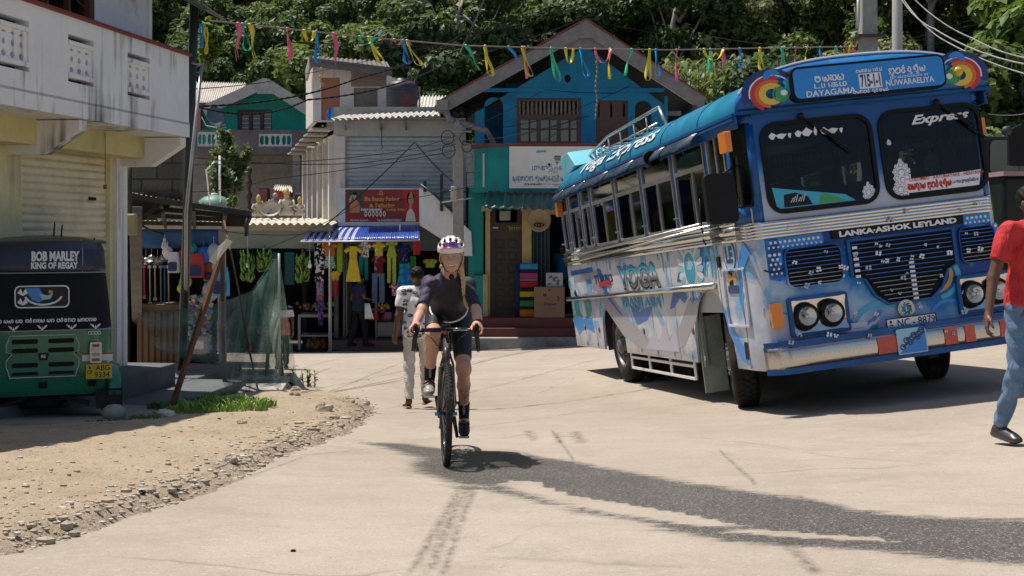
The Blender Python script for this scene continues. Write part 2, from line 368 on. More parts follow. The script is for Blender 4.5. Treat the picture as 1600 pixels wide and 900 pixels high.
tn=noise(nt,20,6,.8);nt.links.new(mth(nt,'MULTIPLY',ramp(nt,tn,[(.42,0),(.62,.55)]),attrn(nt,"fade")),bs.inputs["Alpha"])
def stain(name,segs):
 vs=[];fs=[];fd=[]
 for pts,w0,w1 in segs:
  pts=[GP(*p)for p in pts];q=[]
  for a,b in zip(pts[:-1],pts[1:]):
   for k in range(8):q.append(a.lerp(b,k/8))
  q.append(pts[-1]);n0=len(vs)
  for i,p in enumerate(q):
   t=(q[min(i+1,len(q)-1)]-q[max(i-1,0)]).normalized();s=Vector((t.y,-t.x,0));w=(w0+(w1-w0)*i/len(q))/2
   for k in(-1,0,1):
    r=p+s*w*k;vs.append((r.x,r.y,G(r.x,r.y)+.004));fd.append(0 if(k or i in(0,len(q)-1))else 1)
  for i in range(len(q)-1):
   for k in(0,1):a=n0+i*3+k;fs.append((a,a+1,a+4,a+3))
 me=bpy.data.meshes.new(name);me.from_pydata(vs,[],fs);me.materials.append(tm)
 at=me.attributes.new("fade",'FLOAT','POINT');at.data.foreach_set("value",fd)
 o=bpy.data.objects.new(name,me);col.objects.link(o);tag(o,None,None,kind="structure")
stain("road_tyre_tracks",[([(735,750),(700,820),(668,900)],.09,.07),([(722,755),(680,830),(640,900)],.07,.06),([(745,755),(718,820),(690,905)],.07,.05),([(1225,845),(1280,900)],.10,.08),([(1185,760),(1120,700)],.06,.04),([(900,725),(860,670)],.05,.04),([(700,672),(900,645),(1140,625)],.05,.04),([(470,712),(600,700)],.05,.03),([(300,775),(480,712)],.05,.03),([(560,612),(700,600),(900,606)],.05,.04),([(1240,775),(1330,800)],.09,.05),([(0,742),(120,700)],.03,.03)])
stain("road_footmarks",[([(822,672),(838,690)],.12,.12),([(868,676),(876,694)],.10,.1),([(896,674),(912,694)],.16,.16),([(870,682),(915,684)],.07,.07)])
hm,nt,bs=nodes("hill_soil");a=noise(nt,.4,8,.7);f=noise(nt,3,6,.7)
base=mixc(nt,ramp(nt,f,[(.4,0),(.6,.8)]),ramp(nt,a,[(.35,(.05,.085,.03)),(.6,(.09,.13,.04)),(.75,(.2,.15,.09))]),(.04,.065,.02))
nt.links.new(base,bs.inputs["Base Color"]);bs.inputs["Roughness"].default_value=.95;bs.inputs["Specular IOR Level"].default_value=.1;bump(nt,bs,f,1,.3)
hs=sheet("hillside",_axis([(-120,120,1.6)]),_axis([(28,90,1.2),(90,300,15)]),lambda x,y:np.where(hillz(x,y)>-2.95+np.clip(x,0,40)*.06,hillz(x,y)+.3*np.sin(x*1.3+y)*np.sin(y*.9),-6.0),hm)
tag(hs,None,None,kind="structure")
def leafmat(name,c,c2,trans=.42):
 m,nt,bs=nodes(name);c=hexc(c)if isinstance(c,str)else c;c2=hexc(c2)if isinstance(c2,str)else c2
 at=attrn(nt,"lv");oi=nt.nodes.new("ShaderNodeObjectInfo")
 b=ramp(nt,at,[(0,c),(1,c2)])
 b=mixc(nt,mth(nt,'MULTIPLY',oi.outputs["Random"],.55),b,tuple(v*.5 for v in c))
 nt.links.new(b,bs.inputs["Base Color"]);bs.inputs["Roughness"].default_value=.5;bs.inputs["Specular IOR Level"].default_value=.35
 tr=nt.nodes.new("ShaderNodeBsdfTranslucent");nt.links.new(mixc(nt,.5,b,(.16,.20,.02)),tr.inputs[0])
 mx=nt.nodes.new("ShaderNodeMixShader");mx.inputs[0].default_value=trans
 out=nt.nodes["Material Output"];nt.links.new(bs.outputs[0],mx.inputs[1]);nt.links.new(tr.outputs[0],mx.inputs[2]);nt.links.new(mx.outputs[0],out.inputs[0])
 MATS[name]=m;return m
LM=[leafmat("leaf_dark",(.055,.115,.042),(.125,.21,.075)),leafmat("leaf_mid",(.11,.18,.045),(.24,.32,.095)),leafmat("leaf_pale",(.20,.24,.08),(.42,.43,.2)),leafmat("leaf_bright",(.11,.20,.03),(.26,.40,.07))]
bark=mat("bark",(.13,.105,.08),.9,var=.4,scale=6,bmp=.6);palebark=mat("pale_bark",(.30,.28,.24),.85,var=.3,scale=5)
def leafcloud(name,pts,dirs,sizes,m,parent,rng,elong=1.7,lv=None):
 """many small leaf faces at the given points"""
 n=len(pts);pts=np.asarray(pts);nrm=np.asarray(dirs)+rng.normal(0,.55,(n,3));nrm/=np.linalg.norm(nrm,axis=1)[:,None]+1e-9
 t=np.cross(nrm,rng.normal(0,1,(n,3)));t/=np.linalg.norm(t,axis=1)[:,None]+1e-9;b=np.cross(nrm,t)
 s=np.asarray(sizes)[:,None];A=pts-t*s*elong/2;C=pts+t*s*elong/2;B=pts+b*s/2+nrm*s*.12;D=pts-b*s/2+nrm*s*.12
 vs=np.stack([A,B,C,D],1).reshape(-1,3);I=np.arange(n*4).reshape(n,4)
 me=bpy.data.meshes.new(name);me.from_pydata(vs.tolist(),[],I.tolist());me.materials.append(m)
 v=rng.random(n)if lv is None else lv
 at=me.attributes.new("lv",'FLOAT','POINT');at.data.foreach_set("value",np.repeat(v,4).astype(np.float32))
 o=bpy.data.objects.new(name,me);col.objects.link(o)
 if parent:o.parent=parent
 return o
def make_tree(seed,h,rad,m,bm,nclump=26,nleaf=9000,leaf=.16,trunk=.14,base=.35,label='',squash=.8,name="tree",cat="tree"):
 rng=np.random.default_rng(seed);root=thing(name,(0,0,-50),label,cat,"trees on the hillside")
 mb=MB();top=Vector((rng.normal(0,.3),rng.normal(0,.3),h*.8));k=[Vector((0,0,-.5)),Vector((rng.normal(0,.1),0,h*.3)),Vector((rng.normal(0,.25),rng.normal(0,.2),h*.55)),top]
 mb.tube(k,[trunk,trunk*.8,trunk*.6,trunk*.25],8)
 cs=[]
 for i in range(nclump):
  while True:
   u=rng.uniform(-1,1,3)
   if .25<(u**2).sum()<1:break
  c=np.array([u[0]*rad,u[1]*rad,h*(base+(1-base)*.5)+u[2]*h*(1-base)*.5*squash*1.2]);r=rad*rng.uniform(.22,.42);cs.append((c,r))
  if i%2==0:
   st=k[1].lerp(top,rng.uniform(.1,.9));e=Vector(c);mb.tube([st,st.lerp(e,.5)+Vector((0,0,-.1)),e],[trunk*.4,trunk*.22,trunk*.08],5)
 mb.build("trunk",bm,root)
 w=np.array([r**2 for c,r in cs]);w/=w.sum();idx=rng.choice(len(cs),nleaf,p=w)
 C=np.array([c for c,r in cs])[idx];Rr=np.array([r for c,r in cs])[idx]
 d=rng.normal(0,1,(nleaf,3));d[:,2]=d[:,2]*.8+.25;d/=np.linalg.norm(d,axis=1)[:,None]
 rr=Rr*rng.uniform(.45,1.08,nleaf);p=C+d*rr[:,None]*np.array([1,1,.75]);cl=rng.random(len(cs))[idx]
 leafcloud("crown",p,d+np.array([0,0,.5]),leaf*rng.uniform(.6,1.35,nleaf),m,root,rng,lv=np.clip(cl*.6+rng.random(nleaf)*.4,0,1))
 return root
TREES=[make_tree(11,6.5,2.5,LM[0],bark,30,9500,.17,.16,.2,'dense dark green tree on the slope'),make_tree(12,5.5,2.4,LM[1],bark,26,9000,.17,.13,.15,'round mid green tree on the slope',),make_tree(13,4.6,2.3,LM[2],palebark,30,9000,.15,.09,.05,'pale sunlit bushy tree on the slope'),make_tree(14,8.0,2.0,LM[0],palebark,22,7500,.15,.13,.42,'tall slender bare trunked tree on the slope'),make_tree(15,5.0,2.6,LM[1],palebark,20,7500,.19,.12,.2,'open branched mid green tree on the slope'),make_tree(16,4.5,2.0,LM[3],bark,18,5500,.21,.08,.1,'bright broad leaved tree on the slope')]
rng=random.Random(5);used=set();spots=[]
for iy in range(13):
 Yt=42.5+iy*2.55
 n=int(Yt*.9/2.7)
 for ix in range(n):
  x=(ix+.5-n/2)*2.75+rng.uniform(-.9,.9)+(iy%2)*1.3;y=Yt+rng.uniform(-.9,.9)
  px=800+FPX*x/y
  if x<-2 and y<50.5+(-x-2)*.35:continue
  if px<60 or px>1760:continue
  z=float(hillz(x,y))
  if 355-FPX*z/y<-40:continue
  right=px>760;hi=355-FPX*(z+4)/y
  if right:k=rng.choices([0,1,2,3,4,5],[1,3,5,.7,3,.5])[0]
  else:k=rng.choices([0,1,2,3,4],[5,2,.3,1.5,1])[0]
  if px>1480:k=rng.choice([1,4,5,0])
  spots.append((x,y,z,k,rng.uniform(.75,1.2)))
for x,y,k,s in((-1.5,48,1,.9),(.5,46.5,2,.9),(2.5,48,2,1.0),(4.2,46,2,.85),(6,48,2,1.0),(8,46,1,.8),(1.5,52,2,1.1),(4.5,53,1,1.1),(7,53,2,1.1),(-.5,54,1,1.1),(10,49,2,1.0),(-6,53,1,.9),(-9,55,2,.8),(-4,51,2,.8),(-12,57,1,.9),(13.6,33,5,1.0),(15.2,35,1,1.2),(14.5,38,4,1.1),(17,39,5,1.3),(12.6,37,1,.9),(11.3,39.5,2,.9),(9.3,41,2,.85),(7.6,41.5,2,.75),(15.6,30.5,5,.9),(13.2,29.5,1,.45),(-3.4,45,3,1.2),(-2.2,46,3,1.35)):
 spots.append((x,y,float(hillz(x,y)),k,s))
for x,y,z,k,s in spots:
 M=Matrix.Translation((x,y,z-.2))@Matrix.Rotation(rng.uniform(0,6.28),4,'Z')@Matrix.Diagonal((s,s,s*rng.uniform(.9,1.15),1))
 if k not in used:TREES[k].matrix_world=M;used.add(k)
 else:copy_thing(TREES[k],M)
for i,t in enumerate(TREES):
 if i not in used:
  for c in list(t.children):bpy.data.objects.remove(c)
  bpy.data.objects.remove(t)
rg=np.random.default_rng(3);n=90000;ux=rg.uniform(-24,30,n);uy=rg.uniform(30,74,n);uz=hillz(ux,uy)
k=uz>-2.9+np.clip(ux,0,40)*.06;ux,uy,uz=ux[k],uy[k],uz[k];n=len(ux)
cl=np.sin(ux*1.1+uy*.7)+np.sin(ux*.37-uy*1.3);pts=np.c_[ux,uy,uz+rg.random(n)*np.clip(.5+cl*.5,.15,1.4)+.25]
tag(leafcloud("undergrowth",pts,np.tile([0,-.3,1.0],(n,1)),rg.uniform(.12,.3,n),LM[1],None,rg,lv=np.clip(.5+cl*.25+rg.normal(0,.2,n),0,1)),"low green undergrowth covering the hillside beneath the trees","undergrowth",kind="stuff")
def cane(name,loc,h,nst,seed,label,cat='plant',m=None,spread=.9,wid=.07,group=None):
 rng=np.random.default_rng(seed);root=thing(name,loc,label,cat,group);st=MB();lf=MB()
 for i in range(nst):
  a=rng.uniform(0,6.28);r=rng.uniform(0,spread*.5);b=Vector((r*math.cos(a),r*math.sin(a),-.05));hh=h*rng.uniform(.6,1.1)
  e=b+Vector((rng.normal(0,.12)*h,rng.normal(0,.12)*h,hh));st.tube([b,b.lerp(e,.5)+Vector((0,0,.05)),e],[wid*.25,wid*.2,wid*.08],5)
  for j in range(9):
   t=.25+.75*j/9;q=b.lerp(e,t);aa=rng.uniform(0,6.28);L=h*rng.uniform(.16,.3);d=Vector((math.cos(aa),math.sin(aa),0));sd=Vector((-d.y,d.x,0))*wid*.5
   p1=q+d*L*.5+Vector((0,0,L*.55));p2=q+d*L+Vector((0,0,L*.2))
   lf.add([q-sd*.4,q+sd*.4,p1+sd,p1-sd,p2],[(0,1,2,3),(3,2,4)])
 st.build("stem",LM[1],root);lf.build("foliage",m or LM[2],root)
 return root
for i,(px,py,Y,h)in enumerate(((1050,225,39,2.6),(1085,235,38.5,2.8),(1012,240,39.5,2.6),(1120,215,40,2.4),(1150,200,40.5,2.2))):
 cane("cane_plant",P(px,py,Y),h,16,40+i,['first clump of pale cane grass right of the blue house gable','second clump of cane grass right of the blue house','cane grass seen through the right arch of the blue balcony','pale cane grass clump under the bunting behind the bus roof','cane grass clump furthest right above the bus roof'][i],wid=.11,spread=1.4)
def ray_plane(px,py,o,n):
 d=P(px,py,1.0);t=o.dot(n)/d.dot(n);return d*t
def bus_inv(p):q=p-BUS_C;return q.dot(BUS_R),q.dot(BUS_A),q.dot(BUS_U)
def FW(px,py,L=0):
 w,l,h=bus_inv(ray_plane(px,py,BW(0,L,0),BUS_A));return(w,h)
def SW(px,py,w=0):
 w_,l,h=bus_inv(ray_plane(px,py,BW(w,0,0),BUS_R));return(-l,h)
W=2.60;BL=8.0
BUSM=Matrix.Identity(4)
_o=BW(W/2,3.4,-.45)
for i in range(3):BUSM[i][0]=BUS_R[i];BUSM[i][1]=BUS_A[i];BUSM[i][2]=BUS_U[i];BUSM[i][3]=_o[i]
OFF=Matrix.Translation((-W/2,-3.4,.45))
bus=thing("bus",None,"blue and white painted passenger bus with airbrushed artwork leaning on the sloping road","bus",M=BUSM)
class BB(MB):
 def build(s,name,mats,parent=bus,**k):
  s.v=[tuple(OFF@Vector(p))for p in s.v];return MB.build(s,name,mats,parent,**k)
SIDE=Matrix(((0,1,0,0),(-1,0,0,0),(0,0,1,0),(0,0,0,1)))
SIDER=Matrix(((0,-1,0,W),(1,0,0,0),(0,0,1,0),(0,0,0,1)))
def T(x,y,z):return Matrix.Translation((x,y,z))
def artpaint(name,top,low,cyan,mode):
 m,nt,bs=nodes(name);tc=nt.nodes.new("ShaderNodeTexCoord");sp=nt.nodes.new("ShaderNodeSeparateXYZ");nt.links.new(tc.outputs["Object"],sp.inputs[0])
 n1=noise(nt,1.1,3,.5,dist=1.2);n2=noise(nt,2.6,4,.55,dist=.8);n3=noise(nt,5,6,.7,stretch=(1,1,.35))
 if mode=='side':
  b=ramp(nt,n1,[(.35,(.38,.44,.56)),(.52,(.58,.60,.64)),(.7,(.46,.50,.60))])
  b=mixc(nt,ramp(nt,n2,[(.52,0),(.62,.75)]),b,(.09,.34,.60))
  b=mixc(nt,ramp(nt,mth(nt,'MULTIPLY_ADD',n3,.5,mth(nt,'MULTIPLY',sp.outputs[2],1.0)),[(.68,.6),(.95,0)]),b,(.24,.20,.17))
  b=mixc(nt,mth(nt,'MULTIPLY',ramp(nt,n3,[(.52,0),(.7,.5)]),ramp(nt,mth(nt,'MULTIPLY_ADD',sp.outputs[2],-1,1.15),[(.1,0),(.5,1)])),b,(.25,.24,.24))
 elif mode=='sur':
  b=ramp(nt,mth(nt,'MULTIPLY_ADD',n1,.3,mth(nt,'MULTIPLY',sp.outputs[2],.3)),[(.74,(.42,.47,.56)),(.84,(.03,.19,.42)),(.9,(.008,.08,.28))])
 elif mode=='front':
  z=mth(nt,'ADD',mth(nt,'MULTIPLY',sp.outputs[2],.55),mth(nt,'MULTIPLY',n1,.35))
  z=mth(nt,'MULTIPLY_ADD',sp.outputs[0],.13,mth(nt,'ADD',z,.02))
  b=ramp(nt,z,[(.60,(.50,.53,.60)),(.72,(.28,.44,.60)),(.79,(.01,.17,.46)),(.92,(.004,.05,.24))])
  b=mixc(nt,ramp(nt,n2,[(.56,0),(.66,.6)]),b,(.03,.33,.58))
 else:
  b=ramp(nt,n1,[(.3,top),(.7,low)]);b=mixc(nt,ramp(nt,n2,[(.5,0),(.75,.5)]),b,cyan)
 nt.links.new(b,bs.inputs["Base Color"]);bs.inputs["Roughness"].default_value=.32;bs.inputs["Coat Weight"].default_value=.12;bs.inputs["Coat Roughness"].default_value=.15;bs.inputs["Specular IOR Level"].default_value=.3
 d=noise(nt,1.3,8,.7);nt.links.new(ramp(nt,d,[(.3,.25),(.7,.5)]),bs.inputs["Roughness"])
 bump(nt,bs,noise(nt,2.2,2),.08,.02);return m
pside=artpaint("bus_side_paint",0,0,0,'side');pfront=artpaint("bus_front_paint",0,0,0,'front')
pblue=artpaint("bus_blue_paint",(.003,.05,.19),(.004,.085,.29),(.006,.15,.38),'x')
proof=artpaint("bus_roof_paint",(.01,.13,.26),(.015,.20,.34),(.03,.30,.42),'x')
A={n:plain("art_"+n,c,.35,coat=.2)for n,c in dict(white=(.72,.73,.76),blue=(.01,.11,.42),navy=(.005,.03,.16),cyan=(.03,.36,.55),pale=(.30,.55,.68),grey=(.30,.31,.36),lilac=(.42,.43,.54),black=(.01,.01,.012),red=(.5,.02,.015),orange=(.65,.12,.01),yellow=(.70,.48,.03),green=(.04,.30,.06),teal=(.005,.25,.24),gold=(.5,.27,.03),sky=(.015,.22,.62)).items()}
AL=list(A.values());AI={n:i for i,n in enumerate(A)}
amber=plain("amber_lens",(.75,.22,.01),.25,coat=.5);gl_dark=glass("bus_glass",(.40,.43,.44),.0);clearlens=glass("clear_lens",(.9,.9,.9),.12)
def arch(c,r,h=.62):
 return[(c+r,0)]+[(c+r*math.cos(R(a)),h*math.sin(R(a))**.8 if a<180 else 0)for a in range(20,180,16)]+[(c-r,0)]
FL_,RL_=1.30,5.6
waist=1.41
def side_out():
 o=[(-.34,0),(-.34,waist),(-BL,waist),(-BL,.0)]
 def ar(c,r,hh):return[(-c-r,0)]+[(-c-r*math.cos(R(a)),hh*abs(math.sin(R(a)))**.7)for a in range(12,180,14)]+[(-c+r,0)]
 return o+ar(RL_,.60,.72)+ar(FL_+.13,.62,.80)
so=side_out()
mb=BB();mb.plate(so,t=.03,M=SIDE);mb.plate([(-x,z)for x,z in so],t=.03,M=SIDER)
mb.smooth=True
for s in(0,1):
 def cor(u,v,s=s):
  a=u*PI/2;w=.13-.13*math.cos(a)**1;L=.34-.34*math.sin(a);return((W-w if s else w),L,v*waist)
 mb.grid(cor,8,2)
mb.smooth=False
mb.bb((.13,BL-.02,0),(W-.13,BL,2.5));mb.bb((0,BL-.03,0),(W,BL,waist))
body=mb.build("body",pside)
mb=BB();mb.plate([(.13,0),(W-.13,0),(W-.13,waist),(.13,waist)],t=.03);mb.build("front_panel",pfront,bevel=.004)
mb=BB()
for c in(FL_+.13,RL_):
 for w0,w1 in((.06,.5),(W-.5,W-.06)):
  mb.bb((w1 if w0<1 else w0,c-.62,-.0),(w1+.02 if w0<1 else w0+.02,c+.62,.82));mb.bb((w0,c-.62,.8),(w1,c+.62,.83))
  mb.bb((w0,c-.64,-.02),(w1,c-.62,.8));mb.bb((w0,c+.62,-.02),(w1,c+.64,.8))
mb.bb((.55,.5,-.02),(W-.55,BL-.4,.12));mb.bb((.7,.3,-.12),(.8,BL-.5,0));mb.bb((W-.8,.3,-.12),(W-.7,BL-.5,0));mb.bb((.3,3.0,-.16),(.9,4.0,.02))
mb.tube([(.1,FL_,-.0+.02),(W-.1,FL_,.02)],.07);mb.tube([(.1,RL_,.02),(W-.1,RL_,.02)],.09);mb.ball((W/2,RL_,.02),.2)
mb.build("chassis",[mat("underbody",(.03,.03,.03),.9)])
mb=BB();mb.bb((.03,2.0,-.34),(.30,2.02,.5));mb.bb((.05,1.96,-.05),(.09,2.0,.74));mb.build("mudguard",mat("pale_green_panel",(.23,.27,.23),.7,var=.3,dirt=(.05,.04,.03)))
mb=BB()
for h in(-.06,-.2):mb.bar((.04,2.3,h),(.04,4.95,h),.03)
for L in(2.3,3.2,4.1,4.95):mb.bar((.04,L,.0),(.04,L,-.21),.028)
mb.build("guard_rail",white)
def wheel(loc,steer=0,dual=False,flip=False,dark_hub=True):
 e=bpy.data.objects.new("wheel",None);col.objects.link(e);e.parent=bus
 p=OFF@Vector(loc);e.matrix_local=T(*p)@Matrix.Rotation(steer,4,'Z')@(Matrix.Rotation(PI,4,'Z')if flip else Matrix.Identity(4))
 AX=Matrix.Rotation(R(-90),4,'Y')
 def prof(r0,off):return[(r0*.56,off-.02),(r0*.66,off+.012),(r0*.86,off+.0),(r0*.96,off-.02),(r0,off-.045),(r0,off-.215),(r0*.96,off-.24),(r0*.86,off-.26),(r0*.6,off-.25),(r0*.56,off-.23)]
 t=MB();t.lathe(prof(.50,0),40,AX)
 for k in range(44):
  a=2*PI*k/44
  for z,s in((-.07,.5),(-.13,-.5),(-.19,.5)):
   t.box((0,0,0),(.016,.045,.05),M=AX@Matrix.Rotation(a+s*.05,4,'Z')@T(.50,0,z)@Matrix.Rotation(s,4,'X'))
 if dual:t.lathe(prof(.50,-.30),36,AX)
 t.build("tyre",rubber,e)
 m=MB();m.lathe([(.30,-.005),(.285,.0),(.275,-.02),(.265,-.09 if not dual else-.17),(.2,-.11 if not dual else-.19),(.12,-.07 if not dual else-.12),(.1,-.0),(.085,.03),(.0,.035)],32,AX)
 for k in range(8):
  a=2*PI*k/8;m.tube([(.155*math.cos(a),.155*math.sin(a),-.08),(.155*math.cos(a),.155*math.sin(a),-.02 if dual else .03)],.016,6,M=AX)
 m.build("rim",mat("wheel_rim",(.16,.16,.16),.5,.6,dirt=(.10,.07,.05)),e)
 return e
wheel((.10,FL_,.06),R(-18));wheel((W-.10,FL_,.06),R(-18),flip=True)
wheel((.08,RL_,.06),0,True);wheel((W-.08,RL_,.06),0,True,flip=True)
DR=2.45
def rw(u):
 a=PI*u;c=math.cos(a);w=W/2-(W/2)*math.copysign(abs(c)**.8,c);h=DR+.44*abs(math.sin(a))**.9;return w,h
def roofp(u,L,o=0):
 w,h=rw(u);tap=min(1,max(0,(BL+.05-L)/.35))**.5;return(W/2+(w-W/2)*(1+o),L,DR+(h-DR)*(.25+.75*tap)*(1+o))
mb=BB();mb.grid(lambda u,v:roofp(u,-.02+v*(BL+.04)),36,40)
mb.build("roof",proof)
mb=BB();mb.grid(lambda u,v:(rw(u)[0],BL+.02,DR+(rw(u)[1]-DR)*.25*v),20,2)
mb.bb((0,BL-.03,waist),(W,BL,2.47));mb.build("rear_panel",pblue)
mb=BB()
for w in(-.02,W+.02):
 s=-1 if w<0 else 1
 mb.bar((w,-.02,DR-.005),(w,BL+.03,DR-.005),.035,.03);mb.bar((w+s*.015,-.02,DR-.05),(w+s*.015,BL+.03,DR-.06),.02,.02);mb.bar((w-s*.02,0,DR-.08),(w-s*.02,BL,DR-.09),.03,.12)
mb.bar((-.02,-.05,DR-.0),(W+.02,-.05,DR-.0),.045,.03)
mb.build("gutter",pblue)
mb=BB()
for L in(1.1,2.4,3.7,5.0,6.3):mb.tube([roofp(u/24,L,.003)for u in range(25)],.006,4)
mb.build("roof_seam",pblue)
PIL=[.98,2.11,3.39,4.66,5.97,6.62,7.42,7.97]
zb,zt=waist+.06,2.37
rub_blk=plain("black_rubber_seal",(.01,.01,.01),.5);alu=mat("aluminium",(.5,.5,.49),.35,.9,var=.12)
curtain=cloth("curtain",(.16,.15,.15));lining=plain("bus_lining",(.42,.44,.45),.8)
for side in(0,1):
 X=(lambda w:w)if side==0 else(lambda w:W-w)
 mb=BB()
 mb.bb((X(0),.34,DR-.14),(X(.05),BL,DR));mb.bb((X(0),.34,waist),(X(.05),BL,waist+.05))
 for L in PIL+[.34]:mb.bb((X(.002),L-.045,waist+.04),(X(.05),L+.045,DR-.12))
 mb.build("pillar_frame",pblue,bevel=.006)
 bays=list(zip([.36]+PIL[:-1],PIL))
 for i,(a,b)in enumerate(bays):
  a+=.05;b-=.05;M=SIDE if side==0 else SIDER;f=(lambda l:[(-x,z)for x,z in l])if side==0 else(lambda l:l)
  lo,hi,tr=zb,zt,zb+.58
  fr=BB();fr.plate(f(rrect(a,lo,b,hi,.05)),[f(rrect(a+.035,lo+.035,b-.035,hi-.03,.03))],t=.03,M=M@T(0,-.004,0))
  if i:fr.plate(f([(a+.03,tr),(b-.03,tr),(b-.03,tr+.05),(a+.03,tr+.05)]),t=.025,M=M@T(0,-.001,0))
  mid=a+(b-a)*(.42 if i%2 else .5)
  fr.plate(f([(mid,lo+.03),(mid+.03,lo+.03),(mid+.03,tr if i else hi-.03),(mid,tr if i else hi-.03)]),t=.02,M=M@T(0,.004,0))
  fo=fr.build("window_frame",alu)
  g=BB();g.plate(f([(a+.03,tr+.05 if i else lo+.04),(b-.03,tr+.05 if i else lo+.04),(b-.03,hi-.02),(a+.03,hi-.02)]),t=.004,M=M@T(0,.016,0))
  if i:g.plate(f([(a+.03,lo+.03),(mid+.04,lo+.03),(mid+.04,tr),(a+.03,tr)]),t=.004,M=M@T(0,.02,0))
  g.build("window_pane",gl_dark)
  if side==0 and i:
   q=BB();q.plate(f([(a+.035,lo+.30),(mid+.0,lo+.30),(mid+.0,tr-.01),(a+.035,tr-.01)]),t=.003,M=M@T(0,.026,0));q.build("sun_film",plain("blue_film",(.005,.08,.16),.4))
   q=BB();q.grid(lambda u,v:(.10+.02*math.sin(u*24),mid+.05+(b-mid-.1)*u*.55,lo+.03+(tr-lo-.06)*v),20,2);q.build("curtain",curtain)
   q=BB();q.grid(lambda u,v:(-.02-.11*math.sin(v*PI*.5),a-.02+(b-a+.04)*u,hi+.09-.16*v-.03*math.cos(v*PI/2)),1,6);q.build("rain_visor",plain("visor_plastic",(.03,.05,.08),.25),solid=.006)
for s in(0,1):
 X=(lambda w:w)if s==0 else(lambda w:W-w)
 def cor(u,v):a=u*PI/2;return(X(.16-.16*math.cos(a)),.34-.34*math.sin(a),v)
 mb=BB();mb.grid(lambda u,v:cor(u,waist+.0+.16*v),8,1);mb.grid(lambda u,v:cor(u,2.36+.1*v),8,1);mb.grid(lambda u,v:cor(.72+.28*u,waist+.15+.78*v),3,1);mb.grid(lambda u,v:cor(.14*u,waist+.15+.78*v),2,1)
 mb.build("corner_pillar",pblue,solid=.012)
 mb=BB();c=lambda u,h:Vector(cor(u,h))
 loop=[c(.2,1.66),c(.2,2.25),c(.3,2.36),c(.55,2.36),c(.68,2.3),c(.72,1.66),c(.62,1.58),c(.3,1.58),c(.2,1.66)]
 mb.tube(loop,.012,6,False);mb.build("quarter_seal",rub_blk)
 mb=BB();mb.grid(lambda u,v:cor(.14+.58*u,1.58+.8*v),6,1);mb.build("quarter_glass",gl_dark)
mb=BB()
for h,r in((1.435,.03),(1.36,.045),(1.28,.028)):
 for a,b in((.34,1.0),(1.04,6.9),(6.94,7.99)):mb.tube([(-.012,a,h),(-.012,b,h)],r,10)
mb.build("waist_moulding",chrome)
r0=SW(1121,446);r1=SW(890,467)
mb=BB();mb.tube([(-.03,-r0[0],r0[1]),(-.03,-r1[0],r1[1])],.032,12);mb.build("rub_rail",chrome)
mb=BB()
for a,b in(((1100,357),(893,412)),((1100,350),(893,402))):
 p,q=SW(*a),SW(*b);mb.tube([(-.05,-p[0],p[1]),(-.05,-q[0],q[1])],.013,6)
for L in PIL[1:]:mb.tube([(-.05,L,1.60),(.01,L,1.60)],.012,5)
mb.build("window_guard",alu)
mb=BB()
for x,y0,y1 in((1007,396,556),(1080,380,568),(1045,405,562),(948,415,500),(920,420,540)):
 q=SW(x,y0)[0];mb.plate([(q-.003,.02),(q+.003,.02),(q+.003,1.26),(q-.003,1.26)],t=.002,M=SIDE@T(0,-.002,0))
for q in(-1.02,-.42):mb.plate([(q-.004,.02),(q+.004,.02),(q+.004,2.3),(q-.004,2.3)],t=.002,M=SIDE@T(0,-.003,0))
mb.build("panel_seam",plain("seam_dark",(.05,.06,.09),.6))
mb=BB()
x0,x1=SW(1176,520)[0],SW(1143,520)[0];a,b=min(x0,x1),max(x0,x1)
mb.plate(rrect(a,.42,b,1.0,.02),[rrect(a+.02,.44,b-.02,.98,.02)],t=.02,M=SIDE@T(0,-.022,0));mb.build("step_hatch",pside)
mb=BB();mb.plate([(-.72,.8),(-.62,.8),(-.62,1.0),(-.72,1.0)],t=.004,M=SIDE@T(0,-.005,0));mb.plate([(-.53,.1),(-.44,.1),(-.44,.27),(-.53,.27)],t=.004,M=SIDE@T(0,-.005,0));mb.plate([(-.98,1.02),(-.90,1.02),(-.90,1.13),(-.98,1.13)],t=.02,M=SIDE@T(0,-.02,0));mb.build("door_handle_recess",black)
mb=BB()
for px in(1005,1030,1056,1083,1104,922,938):mb.box((-.008,-SW(px,560)[0],.06),(.02,.03,.05))
mb.build("panel_clip",alu)
for px,py in((1084,517),(1007,517),(937,515),(915,512)):
 x,z=SW(px,py);mb=BB();mb.ball((-.01,-x,z),(.012,.03,.045));mb.build("marker_light",plain("dull_amber",(.25,.10,.04),.4))
mb=BB();DT=SIDE
def dec(c,pts,layer=1,holes=()):
 mb.mi=AI[c];mb.plate(pts,holes,t=.0012,M=SIDE@T(0,-.0013*layer-.0004,0))
def decpx(c,pts,layer=1):dec(c,[SW(*p)for p in pts],layer)
def band(c,cx,cy,r0,r1,a0,a1,layer=1,sx=1.0):
 dec(c,arcpts(cx,cy,r1*sx,a0,a1,24,r1)+arcpts(cx,cy,r0*sx,a1,a0,24,r0),layer)
decpx('grey',[(905,425),(935,422),(950,455),(985,500),(1012,528),(1040,534),(1062,510),(1078,465),(1085,400),(1095,396),(1096,450),(1088,500),(1070,540),(1042,556),(1010,552),(975,525),(945,480),(925,450)],1)
decpx('blue',[(932,420),(938,420),(952,462),(975,495),(968,490),(945,460)],2)
decpx('blue',[(892,424),(925,417),(927,425),(893,431)],2);decpx('blue',[(915,437),(924,436),(925,443),(917,443)],2)
decpx('blue',[(1058,440),(1064,400),(1074,388),(1113,372),(1108,405),(1098,438)],2);decpx('blue',[(1052,455),(1098,450),(1095,470),(1088,468),(1082,474),(1076,462),(1070,474),(1062,466),(1054,480),(1047,484)],2)
